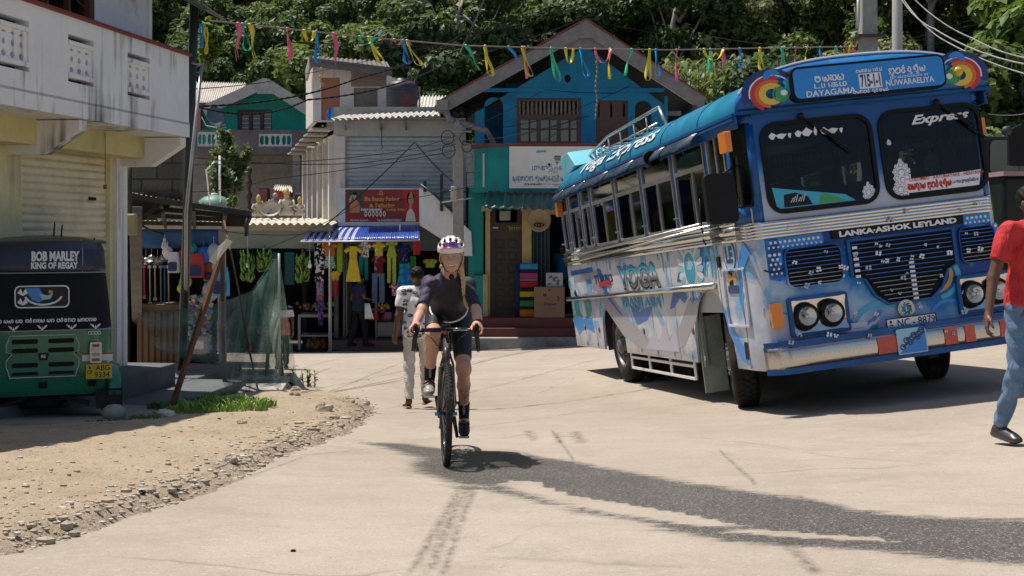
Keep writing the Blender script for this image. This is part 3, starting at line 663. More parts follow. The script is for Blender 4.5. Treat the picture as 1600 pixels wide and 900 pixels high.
for px,py,r,a0,a1 in((955,415,.22,20,200),(1032,410,.25,-30,170),(1046,398,.22,10,200),(1112,405,.25,-60,130),(1108,430,.3,0,180),(891,450,.16,0,180),(940,490,.16,30,200),(1004,485,.15,0,190),(1035,478,.2,20,190),(978,480,.14,0,180),(933,478,.15,0,180),(1124,388,.24,30,250),(1165,480,.15,0,200)):
 x,z=SW(px,py);band('cyan',x,z,r*.7,r,a0,a1,3,.45);band('pale',x+.02,z-.02,r*.45,r*.55,a0,a1,3,.5)
for px in(902,919):
 x,z=SW(px,480);mb.mi=AI['pale'];dec('pale',arcpts(x,z,.25,0,350,20,.20),2);dec('teal',arcpts(x,z,.17,0,350,20,.15),3);dec('cyan',arcpts(x+.04,z+.03,.07,0,350,12,.06),4)
decpx('lilac',[(925,495),(940,478),(932,455),(912,458),(905,470),(922,478)],2);decpx('black',[(899,452),(906,470),(903,470),(897,458)],3)
decpx('sky',[(1160,378),(1152,420),(1156,470),(1164,500),(1160,455),(1163,420),(1172,395)],2);decpx('sky',[(1130,480),(1140,520),(1158,560),(1178,575),(1165,545),(1150,520),(1140,490)],2);decpx('lilac',[(1010,545),(1022,515),(1030,535),(1040,500),(1046,535),(1056,512),(1062,550)],2);decpx('sky',[(895,500),(905,478),(912,500),(922,486),(930,520),(915,512),(905,522)],2);decpx('cyan',[(972,400),(1000,395),(1030,388),(1028,394),(1000,400),(974,405)],2);decpx('blue',[(985,478),(1003,474),(998,488),(1010,480),(1020,478),(1012,500),(996,508),(990,494)],1)
x,z=SW(1079,420)
for s in(-1,1):
 for k in range(14):
  a=R(-78+13*k);d=Vector((math.cos(a)*s,math.sin(a)));n=Vector((-d.y,d.x));r0_,r1_=.20,.46-.004*abs(k-8)**1.6
  if k>11:continue
  p=[Vector((x,z))+d*r0_-n*.022,Vector((x,z))+d*(r1_-.05)-n*.045,Vector((x,z))+d*r1_,Vector((x,z))+d*(r1_-.05)+n*.035,Vector((x,z))+d*r0_+n*.022]
  dec('white' if k%2 else 'pale',[tuple(q)for q in p],4 if k%2 else 5)
dec('white',arcpts(x,z,.215,0,345,24),6);dec('cyan',arcpts(x,z,.185,0,345,24),7);dec('pale',[(x-.1,z),(x,z+.13),(x+.13,z+.04),(x+.04,z-.02)],8)
mb.mi=AI['white']
def stext(s,c,px,py,h,wd=None,layer=6,**k):
 mb.mi=AI[c];x,z=SW(px,py);textmesh(mb,s,h,SIDE@T(x,0,z),wd,depth=.0013*layer,**k)
def LW(px0,px1,py):return abs(SW(px0,py)[0]-SW(px1,py)[0])
wy=LW(964,1030,432)
stext("YOGA",'grey',999,434,.34,wy,5,bold=.06,shear=-.15);stext("YOGA",'black',997,432,.33,wy,6,bold=.045,shear=-.15);yx,yz=SW(997,431);mg_,nt,bs=nodes("yoga_chrome");tc=nt.nodes.new("ShaderNodeTexCoord");sp=nt.nodes.new("ShaderNodeSeparateXYZ");nt.links.new(tc.outputs["Object"],sp.inputs[0])
nt.links.new(ramp(nt,mth(nt,'MULTIPLY_ADD',mth(nt,'SUBTRACT',sp.outputs[2],yz+.45),2.8,.5),[(.0,(.3,.3,.32)),(.3,(.03,.03,.035)),(.45,(.25,.25,.27)),(.52,(.65,.68,.7)),(.62,(.03,.45,.6)),(.95,(.01,.22,.45))]),bs.inputs["Base Color"]);bs.inputs["Roughness"].default_value=.3
mb.mi=len(AL);textmesh(mb,"YOGA",.30,SIDE@T(yx,0,yz),wy*.985,depth=.0091,bold=.03,shear=-.15)
x,z=SW(997,431)
stext("TRANS ASIA",'cyan',1000,472,.12,LW(970,1032,470),6,bold=.03);stext("TURBO",'navy',943,436,.13,LW(928,957,436),6,bold=.03)
q=[(SW(a,b))for a,b in((936,441),(955,438),(955,446),(937,448))];dec('red',q,6)
x,z=SW(1140,399);dec('navy',arcpts(x,z,.17,0,345,20,.17),4);dec('pale',arcpts(x,z,.15,0,345,20),5);stext("LE",'navy',1140,398,.17,.2,7,bold=.05)
dec('gold',[(x-.13,z-.28),(x,z-.24),(x+.13,z-.28),(x+.11,z-.17),(x,z-.21),(x-.11,z-.17)],5);dec('navy',rrect(x-.15,z-.38,x+.15,z-.30,.03),5)
dec('white',[(x-.04,z+.32),(x+.02,z+.32),(x,z+.22)],5)
mb.build("side_artwork",AL+[mg_])
tmp=MB();textmesh(tmp,"Yoga Express",.25,Matrix.Identity(4),3.9,bold=.02,shear=.25,align='LEFT')
mb=BB();x1=SW(1028,240,0)[0];Ls=-x1+0
def rl(v):u=math.asin(min(1,((.17+v[2]*.85)/.44)**(1/.9)))/PI;q=roofp(u,3,.012);return(q[0],Ls+3.9-v[0]+.1,q[2])
mb.add([rl(v)for v in tmp.v],tmp.f);mb.build("roof_lettering",A['white'])
x,z=SW(1030,248);mb=BB();mb.lathe([(.03,-.16),(.04,-.08),(.085,.0),(.10,.03),(.09,.03),(.03,-.05)],20,T(-.10,-x,z)@Matrix.Rotation(R(70),4,'X')@Matrix.Rotation(0,4,'Y'));mb.bar((-.1,-x,z+.02),(0,-x,z+.1),.02);mb.build("horn_speaker",black)
vis=[]
for i in range(29):
 w,h=rw(i/28);vis.append((w,h+.012))
mb=BB()
def vp(w,h):return(w,-.05-.10*math.sin(min(1,(h-DR)/.5)*PI*.9)+.02,h)
n=len(vis);pts=[]
rows=6
for i,(w,h)in enumerate(vis):
 for k in range(rows+1):hh=DR+(h-DR)*k/rows;pts.append(vp(w,hh)if k<rows else(w,.0,h))
mb.smooth=True;mb.add(pts,[(i*(rows+1)+k,(i+1)*(rows+1)+k,(i+1)*(rows+1)+k+1,i*(rows+1)+k+1)for i in range(n-1)for k in range(rows)]);mb.smooth=False
mb.build("visor",artpaint("visor_paint",(.008,.07,.30),(.01,.15,.42),(.04,.35,.60),'x'))
mb=BB();mb.mi=AI['white'];mb.tube([(w,-.01,h+.012)for w,h in vis[3:-3]],.014,5)
def vd(c,pts,layer):mb.mi=AI[c];mb.add([(w,-.155-.003*layer-.0*h,h)for w,h in pts],[tuple(range(len(pts)))])
for s in(0,1):
 cx=.33 if s==0 else W-.33;f=1 if s==0 else-1;cz=DR+.14
 def arcs(c,r0,r1,a0,a1,l,ox=0,oz=0):
  p=arcpts(0,0,r1,a0,a1,16,r1*.8)+arcpts(0,0,r0,a1,a0,16,r0*.8);mb.mi=AI[c]
  for i in range(16):
   quad=[p[i],p[i+1],p[33-i-1],p[33-i]];mb.add([(cx+f*(x+ox),-.15-.004*l,cz+z+oz)for x,z in quad],[(0,1,2,3)])
 arcs('navy',.23,.30,20,200,1);arcs('white',.215,.23,30,190,2);arcs('red',.17,.215,70,240,2);arcs('orange',.13,.17,60,260,2);arcs('yellow',.06,.13,30,330,2);arcs('green',.0,.07,0,359,3,.10,-.01);arcs('white',.0,.035,0,359,4,.12,.0);arcs('teal',.07,.09,0,359,3,.09,-.01);arcs('cyan',.1,.2,330,400,2,.04,.05);arcs('sky',.02,.09,20,200,3,.02,.16)
mb.build("visor_artwork",AL)
d0,d1=FW(1240,162,-.2),FW(1475,90,-.2);hc=DR+.20;cx=(d0[0]+d1[0])/2;hw=(d1[0]-d0[0])/2
mb=BB();mb.plate(rrect(cx-hw,hc-.165,cx+hw,hc+.165,.08),t=.10,M=T(0,-.20,0));bd=mb.build("destination_board",rub_blk,bevel=.01)
mb=BB();mb.mi=0;mb.plate(rrect(cx-hw+.025,hc-.14,cx+hw-.025,hc+.14,.06),t=.01,M=T(0,-.208,0));mb.mi=1
def ft(s,w,h,ht,wd=None,y=-.211,**k):textmesh(mb,s,ht,T(w,y,h),wd,depth=.001,**k)
SIN={'da':[[(0,.55),(.1,.7),(.25,.6),(.15,.45),(.02,.5),(.0,.25),(.2,.0),(.5,0),(.7,.2),(.7,.5),(.55,.7),(.4,.6),(.45,.45),(.58,.5)]],'ya':[[(0,.6),(.05,.2),(.3,0),(.55,.15),(.5,.45),(.3,.4),(.35,.15),(.6,0),(.85,.1),(.95,.4),(.9,.65),(.75,.7)]],'ga':[[(.25,.35),(.1,.4),(.05,.2),(.25,.05),(.4,.3),(.35,.6),(.15,.7),(.05,.6)],[(.4,.3),(.5,.05),(.75,0),(.9,.25),(.85,.6),(.65,.7),(.5,.6)]],'ma':[[(.05,.7),(.2,.6),(.1,.45),(0,.55),(0,.15),(.25,0),(.45,.1),(.45,.35),(.3,.3),(.4,.05),(.7,0),(.9,.25),(.85,.6),(.65,.7)]],'na':[[(0,.1),(.1,.0),(.2,.15),(.05,.3),(.0,.55),(.2,.7),(.4,.55),(.35,.35),(.45,.6),(.7,.7),(.9,.45),(.8,.1),(.5,0)]],'va':[[(.1,.6),(.3,.7),(.3,.5),(.1,.45),(0,.2),(.2,0),(.6,0),(.85,.2),(.85,.55),(.6,.7),(.4,.6)]],'ra':[[(.1,.7),(.4,.75),(.6,.6),(.3,.5),(.0,.3),(.15,.02),(.45,0),(.6,.2),(.5,.4)],[(.35,.75),(.35,.95),(.55,.95)]],'e':[[(.3,.4),(.15,.5),(.05,.3),(.2,.1),(.5,.15),(.6,.4),(.4,.7),(.1,.7)],[(.5,.15),(.6,-.2),(.8,-.1)]],'la':[[(0,.4),(.15,.55),(.3,.4),(.15,.25),(0,.4),(.1,.7),(.5,.75),(.8,.5),(.7,.1),(.3,0)],[(.7,.1),(.75,-.2),(.5,-.25)]],'i':[[(.0,.75),(.2,.95),(.4,.8)]],'u':[[(.0,-.05),(.1,-.25),(.4,-.2)]],'aa':[[(.0,.65),(.25,.7),(.3,.3),(.2,.05),(.0,.05)]]}
def sinhala(mbx,word,x,z,h,M,w=None,r=.07):
 seq=word.split();tw=0;items=[]
 for g in seq:
  if g in('i','u'):items.append((g,tw-.75));continue
  items.append((g,tw));tw+=.5 if g=='aa' else(.6 if g=='_' else 1.1)
 sx=(w/tw)if w else h
 for g,ox in items:
  for st in SIN.get(g,[]):
   pts=[]
   for i in range(len(st)-1):
    p0=Vector(st[max(i-1,0)]);p1=Vector(st[i]);p2=Vector(st[i+1]);p3=Vector(st[min(i+2,len(st)-1)])
    for k in range(3):
     t=k/3;pts.append(.5*((2*p1)+(p2-p0)*t+(2*p0-5*p1+4*p2-p3)*t*t+(3*p1-p0-3*p2+p3)*t**3))
   pts.append(Vector(st[-1]));q=[Vector((x+(ox+p.x-tw/2)*sx,0,z+(p.y-.35)*h))for p in pts]
   vs=[];
   for i,p in enumerate(q):
    t=(q[min(i+1,len(q)-1)]-q[max(i-1,0)]);t=t.normalized()if t.length>1e-9 else Vector((1,0,0));nn_=Vector((-t.z,0,t.x))*h*r;vs+=[p+nn_,p-nn_]
   mbx.add(vs,[(2*i,2*i+1,2*i+3,2*i+2)for i in range(len(q)-1)],M)
def sn(word,w,h,ht,wd=None,r=.085):sinhala(mb,word,w,h,ht,T(0,-.212,0),wd,r)
def bw(px,py):return FW(px,py,-.2)
q=bw(1298,144);ft("DAYAGAMA",q[0]+.0,q[1],.058,.50,bold=.02)
q=bw(1421,127);ft("NUWARAELIYA",q[0],q[1],.056,.50,bold=.02)
q=bw(1296,122);sn('da ya ga ma',q[0],q[1],.072,.30);q=bw(1297,133);ft("டயகம",q[0],q[1],.045,.33,bold=.015)
q=bw(1417,109);sn('na u va ra e la i ya',q[0],q[1],.07,.38);q=bw(1420,119);ft("நுவரெலியா",q[0],q[1],.042,.40,bold=.015)
q=bw(1357,110);sn('va ya ga ra ma _ na ra ma',q[0],q[1],.035,.27);q=bw(1361,142);sn('va ya na va ra _ la ra da ya ra',q[0],q[1],.035,.37)
q=bw(1359,126);n0=len(mb.f);mb.plate([(q[0]-.115,q[1]-.072),(q[0]+.115,q[1]-.072),(q[0]+.115,q[1]+.072),(q[0]-.115,q[1]+.072)],t=.001,M=T(0,-.211,0));mb.mi=2;ft("715-1-1",q[0],q[1],.125,.20,y=-.213,bold=.03)
mb.build("board_face",[A['sky'],A['white'],A['navy']],bd)
for v in bd.children:pass
mb=BB();x,z=FW(1499,111,-.2);mb.ball((x,-.17,z),(.05,.05,.05));mb.build("roof_lamp",plain("yellow_lens",(.5,.35,.02),.2,coat=.5))
GL0=-.012
mb=BB();f0,f1=.16,W-.16
panes=[]
for(pl,pr,yb0,yt0)in(((1181,1376),None,340,200),((1374,1562),None,0,0)):pass
LP=(.22,1.35,1.47,2.33);RP=(1.43,W-.10,1.47,2.33)
mb.plate([(.13,waist-.0),(W-.13,waist),(W-.13,DR),(.13,DR)],[rrect(LP[0],LP[2],LP[1],LP[3],.16),rrect(RP[0],RP[2],RP[1],RP[3],.16)],t=.04)
mb.build("windscreen_surround",artpaint("surround_paint",0,0,0,'sur'))
for i,(a,b,lo,hi)in enumerate((LP,RP)):
 m2=BB();m2.plate(rrect(a-.01,lo-.01,b+.01,hi+.01,.17,6),[rrect(a+.03,lo+.03,b-.03,hi-.03,.13,6)],t=.03,M=T(0,-.022,0));fr=m2.build("windscreen_seal",rub_blk,bevel=.005)
 m2=BB();m2.plate(rrect(a+.01,lo+.01,b-.01,hi-.01,.15,6),t=.006,M=T(0,-.005,0));m2.build("windscreen",gl_dark)
 m2=BB();m2.mi=0;m2.plate([(a+.04,hi-.22),(b-.04,hi-.22),(b-.06,hi-.04),(a+.06,hi-.04)],t=.003,M=T(0,.006,0))
 m2.mi=1;m2.tube([(a+.05,.03,hi-.30),(b-.05,.03,hi-.29)],.006,4)
 for k in range(26):
  x=a+.06+(b-a-.12)*k/25;m2.add([(x,.03,hi-.30),(x+.014,.03,hi-.35),(x+.008,.03,hi-.40),(x-.008,.03,hi-.40),(x-.014,.03,hi-.35)],[(0,1,2,3,4)])
 if i:m2.mi=2;textmesh(m2,"Express",.115,T((a+b)/2+.12,-.009,hi-.12)@Matrix.Rotation(R(-1),4,'Y'),.62,bold=.03,shear=.4)
 else:
  m2.mi=2
  for k in range(9):
   x=a+.12+k*.088;s=.035+.02*math.sin(k*2.1)
   m2.add([(x-s,-.009,hi-.12),(x,-.009,hi-.09-.02*math.sin(k)),(x+s*1.2,-.009,hi-.115),(x+s*.3,-.009,hi-.16),(x-s*.6,-.009,hi-.15)],[(0,1,2,3,4)])
 m2.build("sun_strip",[plain("strip_blue",(.005,.06,.18),.4),plain("tassel",(.25,.25,.25),.8),A['white']])
 m2=BB();x=a+.55 if i==0 else a+.75;m2.bar((x-.12,-.04,hi+.03),(x+.22,-.06,hi-.22),.014);m2.bar((x+.06,-.045,hi-.12),(x+.34,-.045,hi-.36),.018,.012);m2.ball((x-.13,-.04,hi+.04),.03);m2.build("wiper",black)
mb=BB();mb.mi=AI['white']
def ornament(x,z,s,y=-.009,c='white'):
 mb.mi=AI[c]
 for k,(ox,oz,r)in enumerate(((0,0,.5),(0,.55,.3),(0,.85,.16),(.45,.1,.25),(-.45,.1,.25),(.4,-.35,.3),(-.4,-.35,.3),(0,-.5,.35),(.35,.45,.18),(-.35,.45,.18))):
  n_=10;mb.add([(x+s*(ox+r*math.cos(2*PI*j/n_)*(1 if j%2 else .8)),y-.0004*k,z+s*(oz+r*math.sin(2*PI*j/n_)*(1 if j%2 else .8)))for j in range(n_)],[tuple(range(n_))])
  for f_,c_2 in((.68,'grey'),(.42,c)):mb.mi=AI[c_2];mb.add([(x+s*(ox+f_*r*math.cos(2*PI*j/7)),y-.0004*k-.0002*(2-f_),z+s*(oz+f_*r*math.sin(2*PI*j/7)))for j in range(7)],[tuple(range(7))])
  mb.mi=AI[c]
q=FW(1357,300);ornament(q[0],q[1],.10)
q=FW(1408,270);ornament(q[0],q[1]-.0,.14);ornament(q[0]-.03,q[1]-.16,.12)
q=FW(1455,255,.1);ornament(q[0],q[1],.13,.1,'lilac')
q=FW(1388,223);ornament(q[0],q[1],.035)
lo,hi=FW(1475,300),FW(1475,270);a,b=1.62,W-.14
mb.mi=AI['white'];mb.plate([(a-.02,1.52),(b-.06,1.52),(b-.02,1.67),(a,1.65)],t=.001,M=T(0,-.0085,0))
mb.mi=AI['red'];textmesh(mb,"COLOMBO - KATUNAYAKE - HERIYAWA",.035,T((a+b)/2+.03,-.0095,1.645),.8,bold=.02);sinhala(mb,'ga ma la aa ya _ na u va ra e la i ya',(a+b)/2-.16,1.575,.07,T(0,-.0105,0),.46,.11)
mb.mi=AI['navy'];textmesh(mb,"டயகம நுவரெலியா",.05,T(b-.2,-.0115,1.575),.28,bold=.03)
mb.mi=AI['cyan'];mb.plate([(.30,1.51),(1.1,1.51),(1.0,1.58),(.68,1.64),(.36,1.70),(.27,1.72)],t=.001,M=T(0,-.0085,0));mb.mi=AI['green'];mb.plate([(.72,1.52),(1.0,1.52),(.9,1.57),(.76,1.62)],t=.001,M=T(0,-.0102,0));mb.mi=AI['black'];mb.plate([(.37,1.52),(.66,1.52),(.62,1.60),(.5,1.65),(.38,1.64)],t=.001,M=T(0,-.0102,0));mb.mi=AI['white']
for k in range(6):mb.bar((.44+.025*k,-.012,1.56),(.47+.025*k,-.012,1.60+.015*(k%3)),.006)
mb.build("windscreen_sticker",AL)
mb=BB();mb.bb((.05,.05,.55),(W-.05,BL-.05,.6));mb.bb((.06,.05,1.2),(W-.06,.5,1.55));mb.bb((.08,.1,2.40),(W-.08,BL-.05,2.42));mb.bb((W-.09,1.2,.6),(W-.06,BL,1.5));mb.bb((.05,1.0,.6),(.08,BL,1.5));mb.build("cabin_lining",lining)
for i in range(8):
 for w in(.15,W-1.1):
  L=1.5+i*.78
  if w<1 and i==0:L=1.05
  mb=BB();mb.bb((w,L,1.0),(w+.95,L+.45,1.12));mb.plate(rrect(w,1.05,w+.45,1.78,.06),t=.1,M=T(0,L+.42,0));mb.plate(rrect(w+.48,1.05,w+.93,1.78,.06),t=.1,M=T(0,L+.42,0));mb.build("seat",plain("seat_vinyl",(.06,.03,.04),.5))
mb=BB();mb.lathe([(.22,0),(.235,.012),(.25,0),(.235,-.012),(.22,0)],24,T(.62,.62,1.72)@Matrix.Rotation(R(35),4,'X'));mb.tube([(.62,.62,1.72),(.62,.4,1.3)],.03);mb.bar((.40,.62,1.72),(.84,.62,1.72),.03);mb.build("steering_wheel",black)
mb=BB()
for w in(1.55,1.72,2.0):mb.tube([(w,1.0,.6),(w,1.0,2.4)],.012,6)
mb.plate(rrect(2.0,1.4,2.3,2.15,.14,6),t=.02,M=T(0,1.3,0));mb.bb((.35,2.2,1.2),(1.1,2.22,2.25));mb.build("cabin_backdrop",[plain("backdrop_blue",(.18,.30,.36),.5)])  # teal panel added behind the glass, standing in for windscreen reflections
mb=BB();z0=1.30
for k,h in enumerate((1.265,1.295,1.325,1.355,1.385)):mb.tube([(0.0,.34,h),(.02,.15,h),(.08,.03,h),(.16,-.025,h),(W-.16,-.025,h),(W-.05,.08,h),(W,.34,h)],.022,8)
mb.build("front_band",chrome)
ns0,ns1=FW(1298,366),FW(1502,341);hh0=(ns0[1]+ns1[1])/2
mb=BB();mb.mi=0;mb.plate([(ns0[0],1.165),(ns1[0],1.165),(ns1[0],1.245),(ns0[0],1.245)],t=.02,M=T(0,-.03,0));mb.mi=1;textmesh(mb,"LANKA·ASHOK LEYLAND",.055,T((ns0[0]+ns1[0])/2,-.031,1.205),ns1[0]-ns0[0]-.14,bold=.05);mb.build("name_strip",[black,A['white']])
def grille(a,lo,b,hi,nsl,frame_mat,mats2,cut=0):
 g=BB();out=rrect(a,lo,b,hi,.07)if not cut else[(a+.0,hi),(a,lo+.32),(a+.12,lo+.28),(a+.2,lo+.12),(a+.32,lo+.03),(b-.3,lo+.03),(b-.18,lo+.12),(b-.1,lo+.28),(b,lo+.32),(b,hi)]
 cxx,czz=(a+b)/2,(lo+hi)/2;g.plate([(cxx+(x-cxx)*1.06+.0,czz+(z-czz)*1.08)for x,z in out],[out],t=.03,M=T(0,-.03,0));fr=g.build("grille",frame_mat,bevel=.005)
 d=BB();d.plate(out,t=.004,M=T(0,-.006,0));d.build("grille_mesh",mats2,fr)
 s=BB()
 for k in range(nsl):
  h=hi-.03-(hi-lo-.05)*k/(nsl-1);ins=0
  if cut and h<lo+.33:ins=.1+(lo+.33-h)*.75
  s.mi=0 if k<nsl*.55 else 1;s.bar((a+.012+ins,-.018,h),(b-.012-ins,-.018,h),.018,.008)
 s.build("grille_slat",[plain("slat_blue",(.008,.10,.34),.3,coat=.3),mat("slat_steel",(.22,.24,.26),.4,.7)],fr)
dkmesh=plain("grille_dark",(.008,.009,.010),.7)
grille(.31,.76,.86,1.12,9,pfront,dkmesh)
c0,c1=(.97,.47),(2.03,1.12);grille(c0[0],c0[1],c1[0],c1[1],15,pblue,dkmesh,1)
grille(2.11,.78,W-.13,1.12,9,pfront,dkmesh)
mb=BB();
for k in range(9):mb.box(((c0[0]+c1[0])/2+.07,-.03,c0[1]+.04+k*.043),(.05,.01,.022));
mb.build("grille_emblem",A['white']);mb=BB()
for k in range(6):mb.box((c0[0]+.04,-.03,c1[1]-.06-k*.055),(.05,.01,.025))
mb.build("grille_emblem",A['white'])
for px,nm in((1278,'l'),(1534,'r')):
 a,b,lo,hi=.265,.865,.29,.665
 if nm=='r':a,b=2.0,2.58
 m2=BB();m2.plate(rrect(a,lo,b,hi,.03),[rrect(a+.035,lo+.035,b-.035,hi-.035,.02)],t=.05,M=T(0,-.05,0));hb=m2.build("headlamp_bezel",pblue,bevel=.006)
 m2=BB();m2.grid(lambda u,v:(a+.03+(b-a-.06)*u,-.012-.03*(1-min(1,4*min(u,1-u)))-.02*(1-min(1,4*min(v,1-v)))+.004*math.sin(u*9)*math.sin(v*7),lo+.03+(hi-lo-.06)*v),24,16);m2.build("reflector_plate",chrome,hb)
 for k in(-1,1):
  c=((a+b)/2+k*.13,-.02,(lo+hi)/2);Mx=T(*c)@Matrix.Rotation(R(90),4,'X')
  m2=BB();m2.lathe([(.118,.0),(.122,.04),(.11,.055),(.088,.05),(.085,.02)],28,Mx);lp=m2.build("headlamp",rub_blk)
  m2=BB();m2.lathe([(.003,.004),(.04,.012),(.088,.05)],24,Mx);m2.ball((c[0],c[1]-.035,c[2]),.02);m2.build("lamp_reflector",chrome,lp)
  m2=BB();m2.lathe([(.002,.066),(.04,.062),(.07,.056),(.09,.05)],24,Mx);m2.build("lamp_lens",clearlens,lp)
mb=BB();q=FW(1212,494);mb.plate(rrect(q[0]-.055,q[1]-.12,q[0]+.055,q[1]+.12,.015),t=.05,M=T(0,-.05,0));mb.build("indicator",amber,bevel=.01)
mb=BB();q=SW(1142,222);mb.plate(rrect(q[0]-.10,q[1]-.10,q[0]+.10,q[1]+.10,.02),t=.06,M=SIDE@T(0,-.09,0));mb.build("side_indicator",amber,bevel=.012)
mb=BB();mb.box((W-.02,.10,2.1),(.05,.05,.16));mb.build("corner_indicator",amber)
mp=SW(1128,310,-.22);mb=BB();yy=-mp[0]
mb.plate(rrect(-.15,-.24,.15,.24,.05),t=.09,M=T(-.22,yy,mp[1]));ar_=mb.build("mirror",black,bevel=.015)
mb=BB();mb.tube([(0,.2,mp[1]-.15),(-.1,yy+.05,mp[1]-.2),(-.22,yy+.1,mp[1]-.2),(-.22,yy+.1,mp[1]+.2),(-.1,yy+.06,mp[1]+.26),(0,.2,mp[1]+.3)],.012,6);mb.build("mirror_arm",black,ar_)
mb=BB()
def bp(u,h,o=0):
 w=-.02+(W+.04)*u;e=min(u,1-u);return(w,-.17+.16*(max(0,1-e/.07))**2-o,h)
mb.grid(lambda u,v:bp(u,.02+.21*v,.012*math.sin(PI*v)),60,4);bm_=mb.build("bumper",mat("bumper_chrome",(.50,.48,.46),.22,1,var=.12,scale=2,bmp=.1),solid=.01)
mb=BB();mb.mi=0
for h0,h1 in((-.03,.025),(.225,.275)):mb.grid(lambda u,v:bp(u,h0+(h1-h0)*v,.012),60,1)
mb.grid(lambda u,v:(bp(u,0)[0],bp(u,0)[1]*(1-v)+.02*v,.27),60,1);mb.mi=1
for u0,u1 in((.40,.53),(.66,.71),(.74,.78),(.88,.95)):mb.grid(lambda u,v:bp(u0+(u1-u0)*u,.04+.16*v,.018+.004),6,1)
mb.mi=2
for k in range(70):mb.box(bp(.02+.96*k/70,.12,.016),(.008,.006,.008))
mb.build("bumper_trim",[pblue,mat("red_reflector",(.55,.07,.035),.3,var=.4,scale=9,coat=.3),alu],bm_)
nx,nz=1.44,.30
mb=BB();mb.mi=0;mb.plate(rrect(nx-.26,nz-.055,nx+.26,nz+.055,.01),[rrect(nx-.25,nz-.045,nx+.25,nz+.045,.008)],t=.006,M=T(0,-.128,0));mb.mi=1;mb.plate([(nx-.255,nz-.05),(nx+.255,nz-.05),(nx+.255,nz+.05),(nx-.255,nz+.05)],t=.004,M=T(0,-.124,0));mb.mi=0
textmesh(mb,"NC - 8879",.072,T(nx+.05,-.125,nz),.39,bold=.005);textmesh(mb,"CP",.03,T(nx-.21,-.125,nz-.02),.045,bold=.02);mb.box((nx-.21,-.126,nz+.02),(.02,.002,.025));mb.build("number_plate",[black,A['white']])
mb=BB();q=FW(1424,532,-.19);mb.mi=AI['pale'];mb.plate(rrect(q[0]-.15,q[1]-.12,q[0]+.15,q[1]+.12,.01),t=.006,M=T(0,-.205,0));mb.mi=AI['sky'];mb.plate([(q[0]-.14,q[1]-.11),(q[0]+.14,q[1]-.11),(q[0]+.14,q[1]+.1),(q[0]-.02,q[1]-.02)],t=.001,M=T(0,-.2065,0))
for k in range(6):
 x=q[0]-.10+.04*k;z=q[1]-.05+.02*k+(.04 if k%2 else 0);mb.mi=AI['navy'];mb.plate(arcpts(x,z,.03,0,340,12),[arcpts(x,z,.018,0,340,12)],t=.001,M=T(0,-.208-.0011*k,0));mb.bar((x,-.208,z),(x+.07,-.208,z+.04),.015)
mb.build("picture_plate",AL)
q=FW(1416,482,-.03);mb=BB();Mx=T(q[0],-.035,q[1]);mb.mi=0;mb.plate(arcpts(0,0,.085,0,350,28),[arcpts(0,0,.072,0,350,28)],t=.012,M=Mx)
for k in range(8):mb.plate(arcpts(.03*math.cos(k*PI/4),.03*math.sin(k*PI/4),.042,k*45-30,k*45+100,8)+arcpts(.03*math.cos(k*PI/4),.03*math.sin(k*PI/4),.032,k*45+100,k*45-30,8),t=.008,M=Mx@T(0,-.002*k*.5,0))
textmesh(mb,"L",.04,Mx@T(0,-.01,0),bold=.04);mb.build("badge",alu)
mb=BB()
def fd(c,pts,l=1):mb.mi=AI[c];mb.plate(pts,t=.001,M=T(0,-.0012*l-.0004,0))
rd=random.Random(4)
for x0_,x1_,y0_,y1_ in((.14,.72,1.13,1.25),(.14,.29,.88,1.13),(2.18,2.47,1.14,1.25),(2.49,2.54,.9,1.14)):
 fd('sky',rrect(x0_,y0_,x1_,y1_,.03),1)
 nx_=int((x1_-x0_)/.048)
 for i in range(nx_):
  for j in range(int((y1_-y0_)/.045)):
   x=x0_+.025+i*.048+(j%2)*.024;z=y0_+.025+j*.045
   if x<x1_-.015:fd('white',arcpts(x,z,.010+.007*(z-y0_)/(y1_-y0_),0,320,7),2)
fd('blue',[(.135,1.28),(.135,.86),(.24,.83),(.34,.9),(.30,1.0),(.2,1.02),(.3,1.1),(.25,1.28)],3-2)
fd('black',arcpts(.2,.97,.13,200,330,12,.05)+arcpts(.2,.97,.1,330,200,12,.04),3)
for x,z,r,a0,a1,c in((.9,.42,.3,200,330,'teal'),(.95,.46,.26,190,340,'white'),(1.0,.5,.24,200,340,'sky'),(1.8,.68,.28,280,400,'cyan'),(1.78,.70,.22,280,400,'gold'),(1.76,.72,.18,280,400,'white'),(.2,.45,.12,0,200,'cyan'),(.55,.83,.1,0,180,'teal'),(.7,.84,.06,0,180,'teal'),(1.9,.3,.2,30,170,'sky'),(1.2,.25,.35,20,160,'cyan')):
 fd(c,arcpts(x,z,r,a0,a1,14,r*.8)+arcpts(x,z,r*.8,a1,a0,14,r*.64),4)
fd('white',rrect(.74,.30,1.05,.35,.01),5);fd('lilac',rrect(.4,.24,.62,.33,.005),6)
mb.mi=AI['navy'];textmesh(mb,"Ashan Advertising",.025,T(.51,-.009,.30),.19)
mb.build("front_artwork",AL);mb=BB()
for _ in range(60):
 x,z=rd.uniform(.2,2.4),rd.uniform(.1,1.35)
 if rd.random()<.45:x=1.2+rd.gauss(0,.35);
 if 1.13<z<1.27:z=.9
 mb.mi=AI['lilac']if rd.random()<.5 else AI['white'];s=rd.uniform(.010,.022);y=-.06 if z>.3 else-.2
 for k in range(4):a=k*PI/2+rd.random();mb.ball((x+s*math.cos(a),y,z+s*math.sin(a)*.8),(s*.7,.006,s*.6),n=6,m=4)
 mb.build("flower",AL);mb=BB()
mb=BB();a=SW(930,280);
